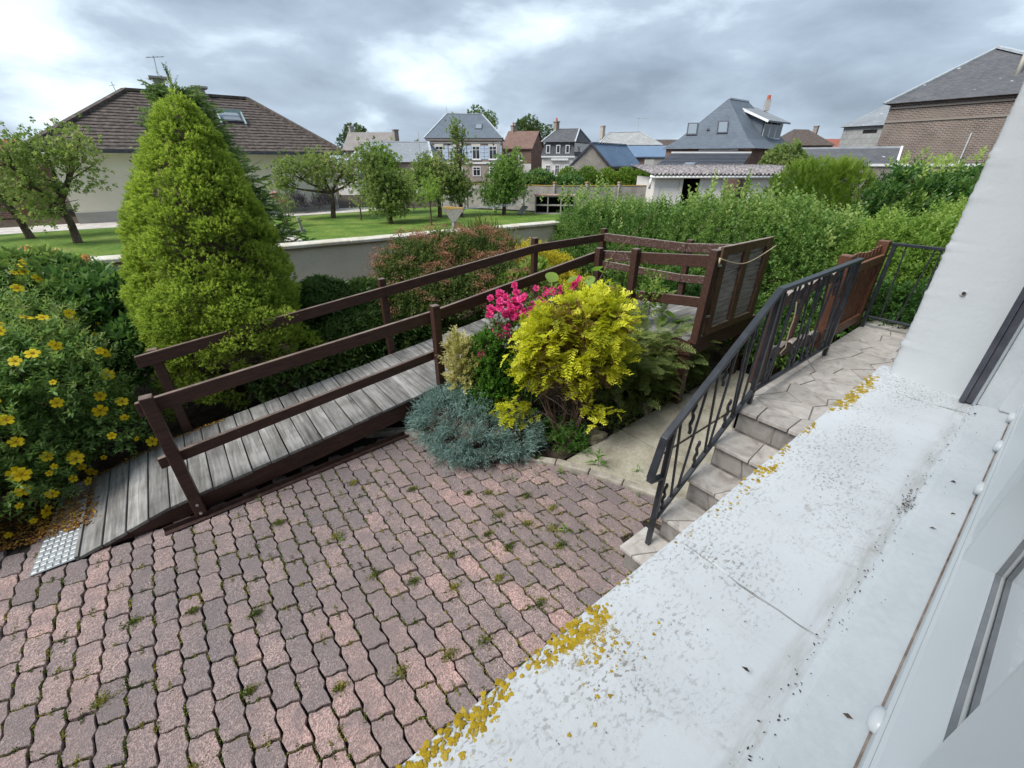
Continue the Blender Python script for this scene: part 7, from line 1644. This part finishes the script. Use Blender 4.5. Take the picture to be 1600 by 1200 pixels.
fruit_tree('gnarled fruit tree with spreading crown nearest the left edge of the lawn', (-3.55, 20.3, -2.1), 3.2, [(-.6, 0, 1.75, .9, .9, .7), (.3, .2, 2.2, .9, .9, .7), (-1.2, .2, 2.3, .8, .8, .6), (-.9, 0, 1.0, .6, .6, .5), (.5, 0, 1.2, .7, .7, .5), (-1.3, 0, 3.1, .5, .5, .5)], 1100, seed=2, lean=(-.15, 0), rad=.10)
fruit_tree('forked fruit tree on the lawn just left of the conifer', (-2.25, 18.1, -2.1), 3.0, [(-.5, 0, 1.5, .7, .7, .55), (.5, .1, 1.9, .8, .8, .6), (.2, 0, 2.5, .8, .8, .45), (-.7, 0, 2.2, .7, .7, .5), (-.3, 0, .9, .6, .6, .4), (.9, .2, 2.6, .6, .6, .6)], 1250, seed=3, rad=.10)
fruit_tree('spreading apple tree in front of the cream bungalow wall', (5.8, 20.2, -2.1), 2.8, [(-1.3, .1, 1.75, .8, .8, .5), (-.3, 0, 2.0, .9, .8, .6), (.7, -.2, 1.9, .85, .8, .55), (-1.9, .2, 1.35, .55, .5, .35), (1.1, -.3, 1.5, .6, .6, .4), (0, 0, 1.5, .8, .7, .4)], 1700, seed=4, rad=.10, lean=(.1, 0))
fruit_tree('small leaning sapling tree with pale leaves beside the apple tree', (6.55, 18.9, -2.1), 1.8, [(.1, 0, .9, .4, .4, .5), (.3, 0, .5, .3, .3, .3)], 160, seed=9, rad=.035, S=S_LIGHT, m=L_LIGHT, sc=(.5, .8))
fruit_tree('bushy pear tree drooping to the lawn in its middle', (7.05, 17.0, -2.1), 2.9, [(0, 0, .75, .75, .75, .6), (-.2, 0, 1.5, .7, .7, .55), (-.35, .2, 2.2, .55, .55, .5), (.4, -.2, 1.2, .6, .6, .5)], 2000, seed=5, rad=.08, cov=.8)
fruit_tree('dark dense shrub tree behind the pear tree', (9.0, 20.3, -2.1), 2.8, [(-.5, 0, 1.5, .8, .7, .75), (-.6, 0, 2.2, .6, .6, .6), (.2, 0, 1.2, .6, .6, .6)], 1200, m=L_THUJA, seed=6, cov=.95)
fruit_tree('slender young tree with pale trunk and light green leaves', (7.95, 15.3, -2.1), 1.9, [(0, 0, 1.2, .42, .42, .42), (-.1, 0, 1.55, .32, .32, .3)], 420, m=L_LIGHT, seed=7, rad=.028, S=S_LIGHT, sc=(.55, .85), fork=.6)
fruit_tree('broad olive green tree between the young tree and the clothes line post', (9.6, 17.6, -2.1), 2.6, [(-.6, 0, 1.3, .75, .75, .7), (.2, 0, 1.5, .8, .8, .6), (-.3, .1, 1.9, .7, .7, .45), (.9, -.2, 1.1, .6, .6, .6)], 2100, seed=8, cov=.9)
fruit_tree('tall narrow pear tree rising before the blue shuttered brick house', (10.5, 17.3, -2.1), 3.4, [(0, 0, 1.3, .5, .5, .6), (.15, 0, 2.2, .38, .38, .6), (.25, 0, 2.9, .28, .28, .5), (-.1, 0, 3.3, .2, .2, .4)], 800, seed=10, rad=.09)
fruit_tree('round leafy plum tree near the concrete fence', (12.3, 16.5, -2.1), 2.7, [(-.3, .1, 1.0, .75, .75, .6), (.4, -.1, 1.2, .7, .7, .65), (0, 0, 1.75, .6, .6, .5), (.6, 0, 2.2, .25, .25, .4)], 1900, m=L_PRIV, seed=11, cov=.9)
def garden_plants():
    t = plant('rose_bush', 'small rose bush with two pale pink blooms on the lawn', 'shrub', (3.45, 18.1, -2.1)); P, N_ = shell([(3.45, 18.1, -1.35, .45, .4, .30)], 130, .2, -1); foliage('leaves', S_ROSE[0], S_ROSE[1], P, mixdir(N_, .5, .6, .5), rng.uniform(1.2, 1.8, 130), L_FRUIT, t); stems(t, (3.45, 18.1, -2.1), [(3.3, 18, -1.1), (3.6, 18.1, -1.3), (3.2, 18, -1.4), (3.7, 18.2, -1.4)], .02, BARKL)
    rose_bloom(t, (3.28, 18.0, -.98), .13, L_PALEP); rose_bloom(t, (3.50, 18.0, -1.22), .12, L_PALEP)
    LAV = lm('lavender_foliage', (0.06, 0.055, 0.07), (0.10, 0.09, 0.12), rough=.8)
    for (x, y, lab) in ((5.0, 23.2, 'grey purple lavender clump against the bungalow plinth'), (6.4, 23.3, 'second lavender clump nearer the bungalow corner')):
        t = plant('lavender', lab, 'shrub', (x, y, -2.1)); bush(t, [(x, y, -1.75, .6, .4, .5)], 300, needle_sprig(12, .25, .06, 30, .012), LAV, (.8, 1.3), .5, .8, .3, .4, -.3, -2.1, name='foliage')
    t = plant('bramble', 'broad leaved climbing shrub on the concrete fence', 'shrub', (15.5, 17.8, -2.1)); bush(t, [(14.6, 19.2, -1.0, .9, .8, .6), (15.8, 18.2, -.95, .9, .8, .55), (17.0, 17.2, -1.1, .8, .7, .5)], 900, S_BROAD, L_BROAD, (1.6, 2.4), .6, .6, .4, .4, -.3, -2.1, name='foliage')
    # pots on the far white wall
garden_plants()
def skyline():
    for (x, y, s, lab, m) in [(26.5, 74.5, 3.0, 'far round tree above the small grey roof', L_FAR), (30.2, 72.0, 2.2, 'lower far tree right of the round one', L_FAR), (35.5, 70, 1.6, 'small far tree left of the brick house', L_FAR), (42, 69, 1.8, 'small far tree just behind the annex ridge', L_FAR), (48.5, 70.5, 3.4, 'dark far conifer behind the slate roof of the brick house', L_SPRN), (53.0, 64.5, 3.1, 'loose far tree right of the slate roof', L_FAR), (61.0, 68.0, 3.4, 'large dark round far tree above the reddish roof', L_FAR), (57.5, 69.5, 2.6, 'spiky far tree left of the large round one', L_FAR)]:
        t = plant('far_tree', lab, 'tree', (x, y, GZ), 'trees on the skyline'); r = random.Random(int(x * 10)); zc = {26.5: 3.0, 30.2: 2.4, 35.5: 1.7, 42: 2.0, 48.5: 6.0, 53.0: 5.3, 61.0: 3.7, 57.5: 3.6}[x]
        bl = [(x + r.gauss(0, .35) * s, y + r.gauss(0, .3) * s, zc + r.gauss(0, .28) * s, s * r.uniform(.4, .6), s * .5, s * r.uniform(.35, .5)) for _ in range(7)]
        P, Nn = shell(bl, 900, .4, -.9, None, None, .6); foliage('crown', S_TREE[0], S_TREE[1], P, mixdir(Nn, .6, .5, .5), rng.uniform(1.8, 3.2, len(P)), m, t, cluster_tint(P, 1.2, .3, .45, .35)); V, F = tube([(x, y, GZ), (x, y, zc)], [.35, .15], 7); mk('trunk', V, F, BARK, t, smooth=True)
skyline()
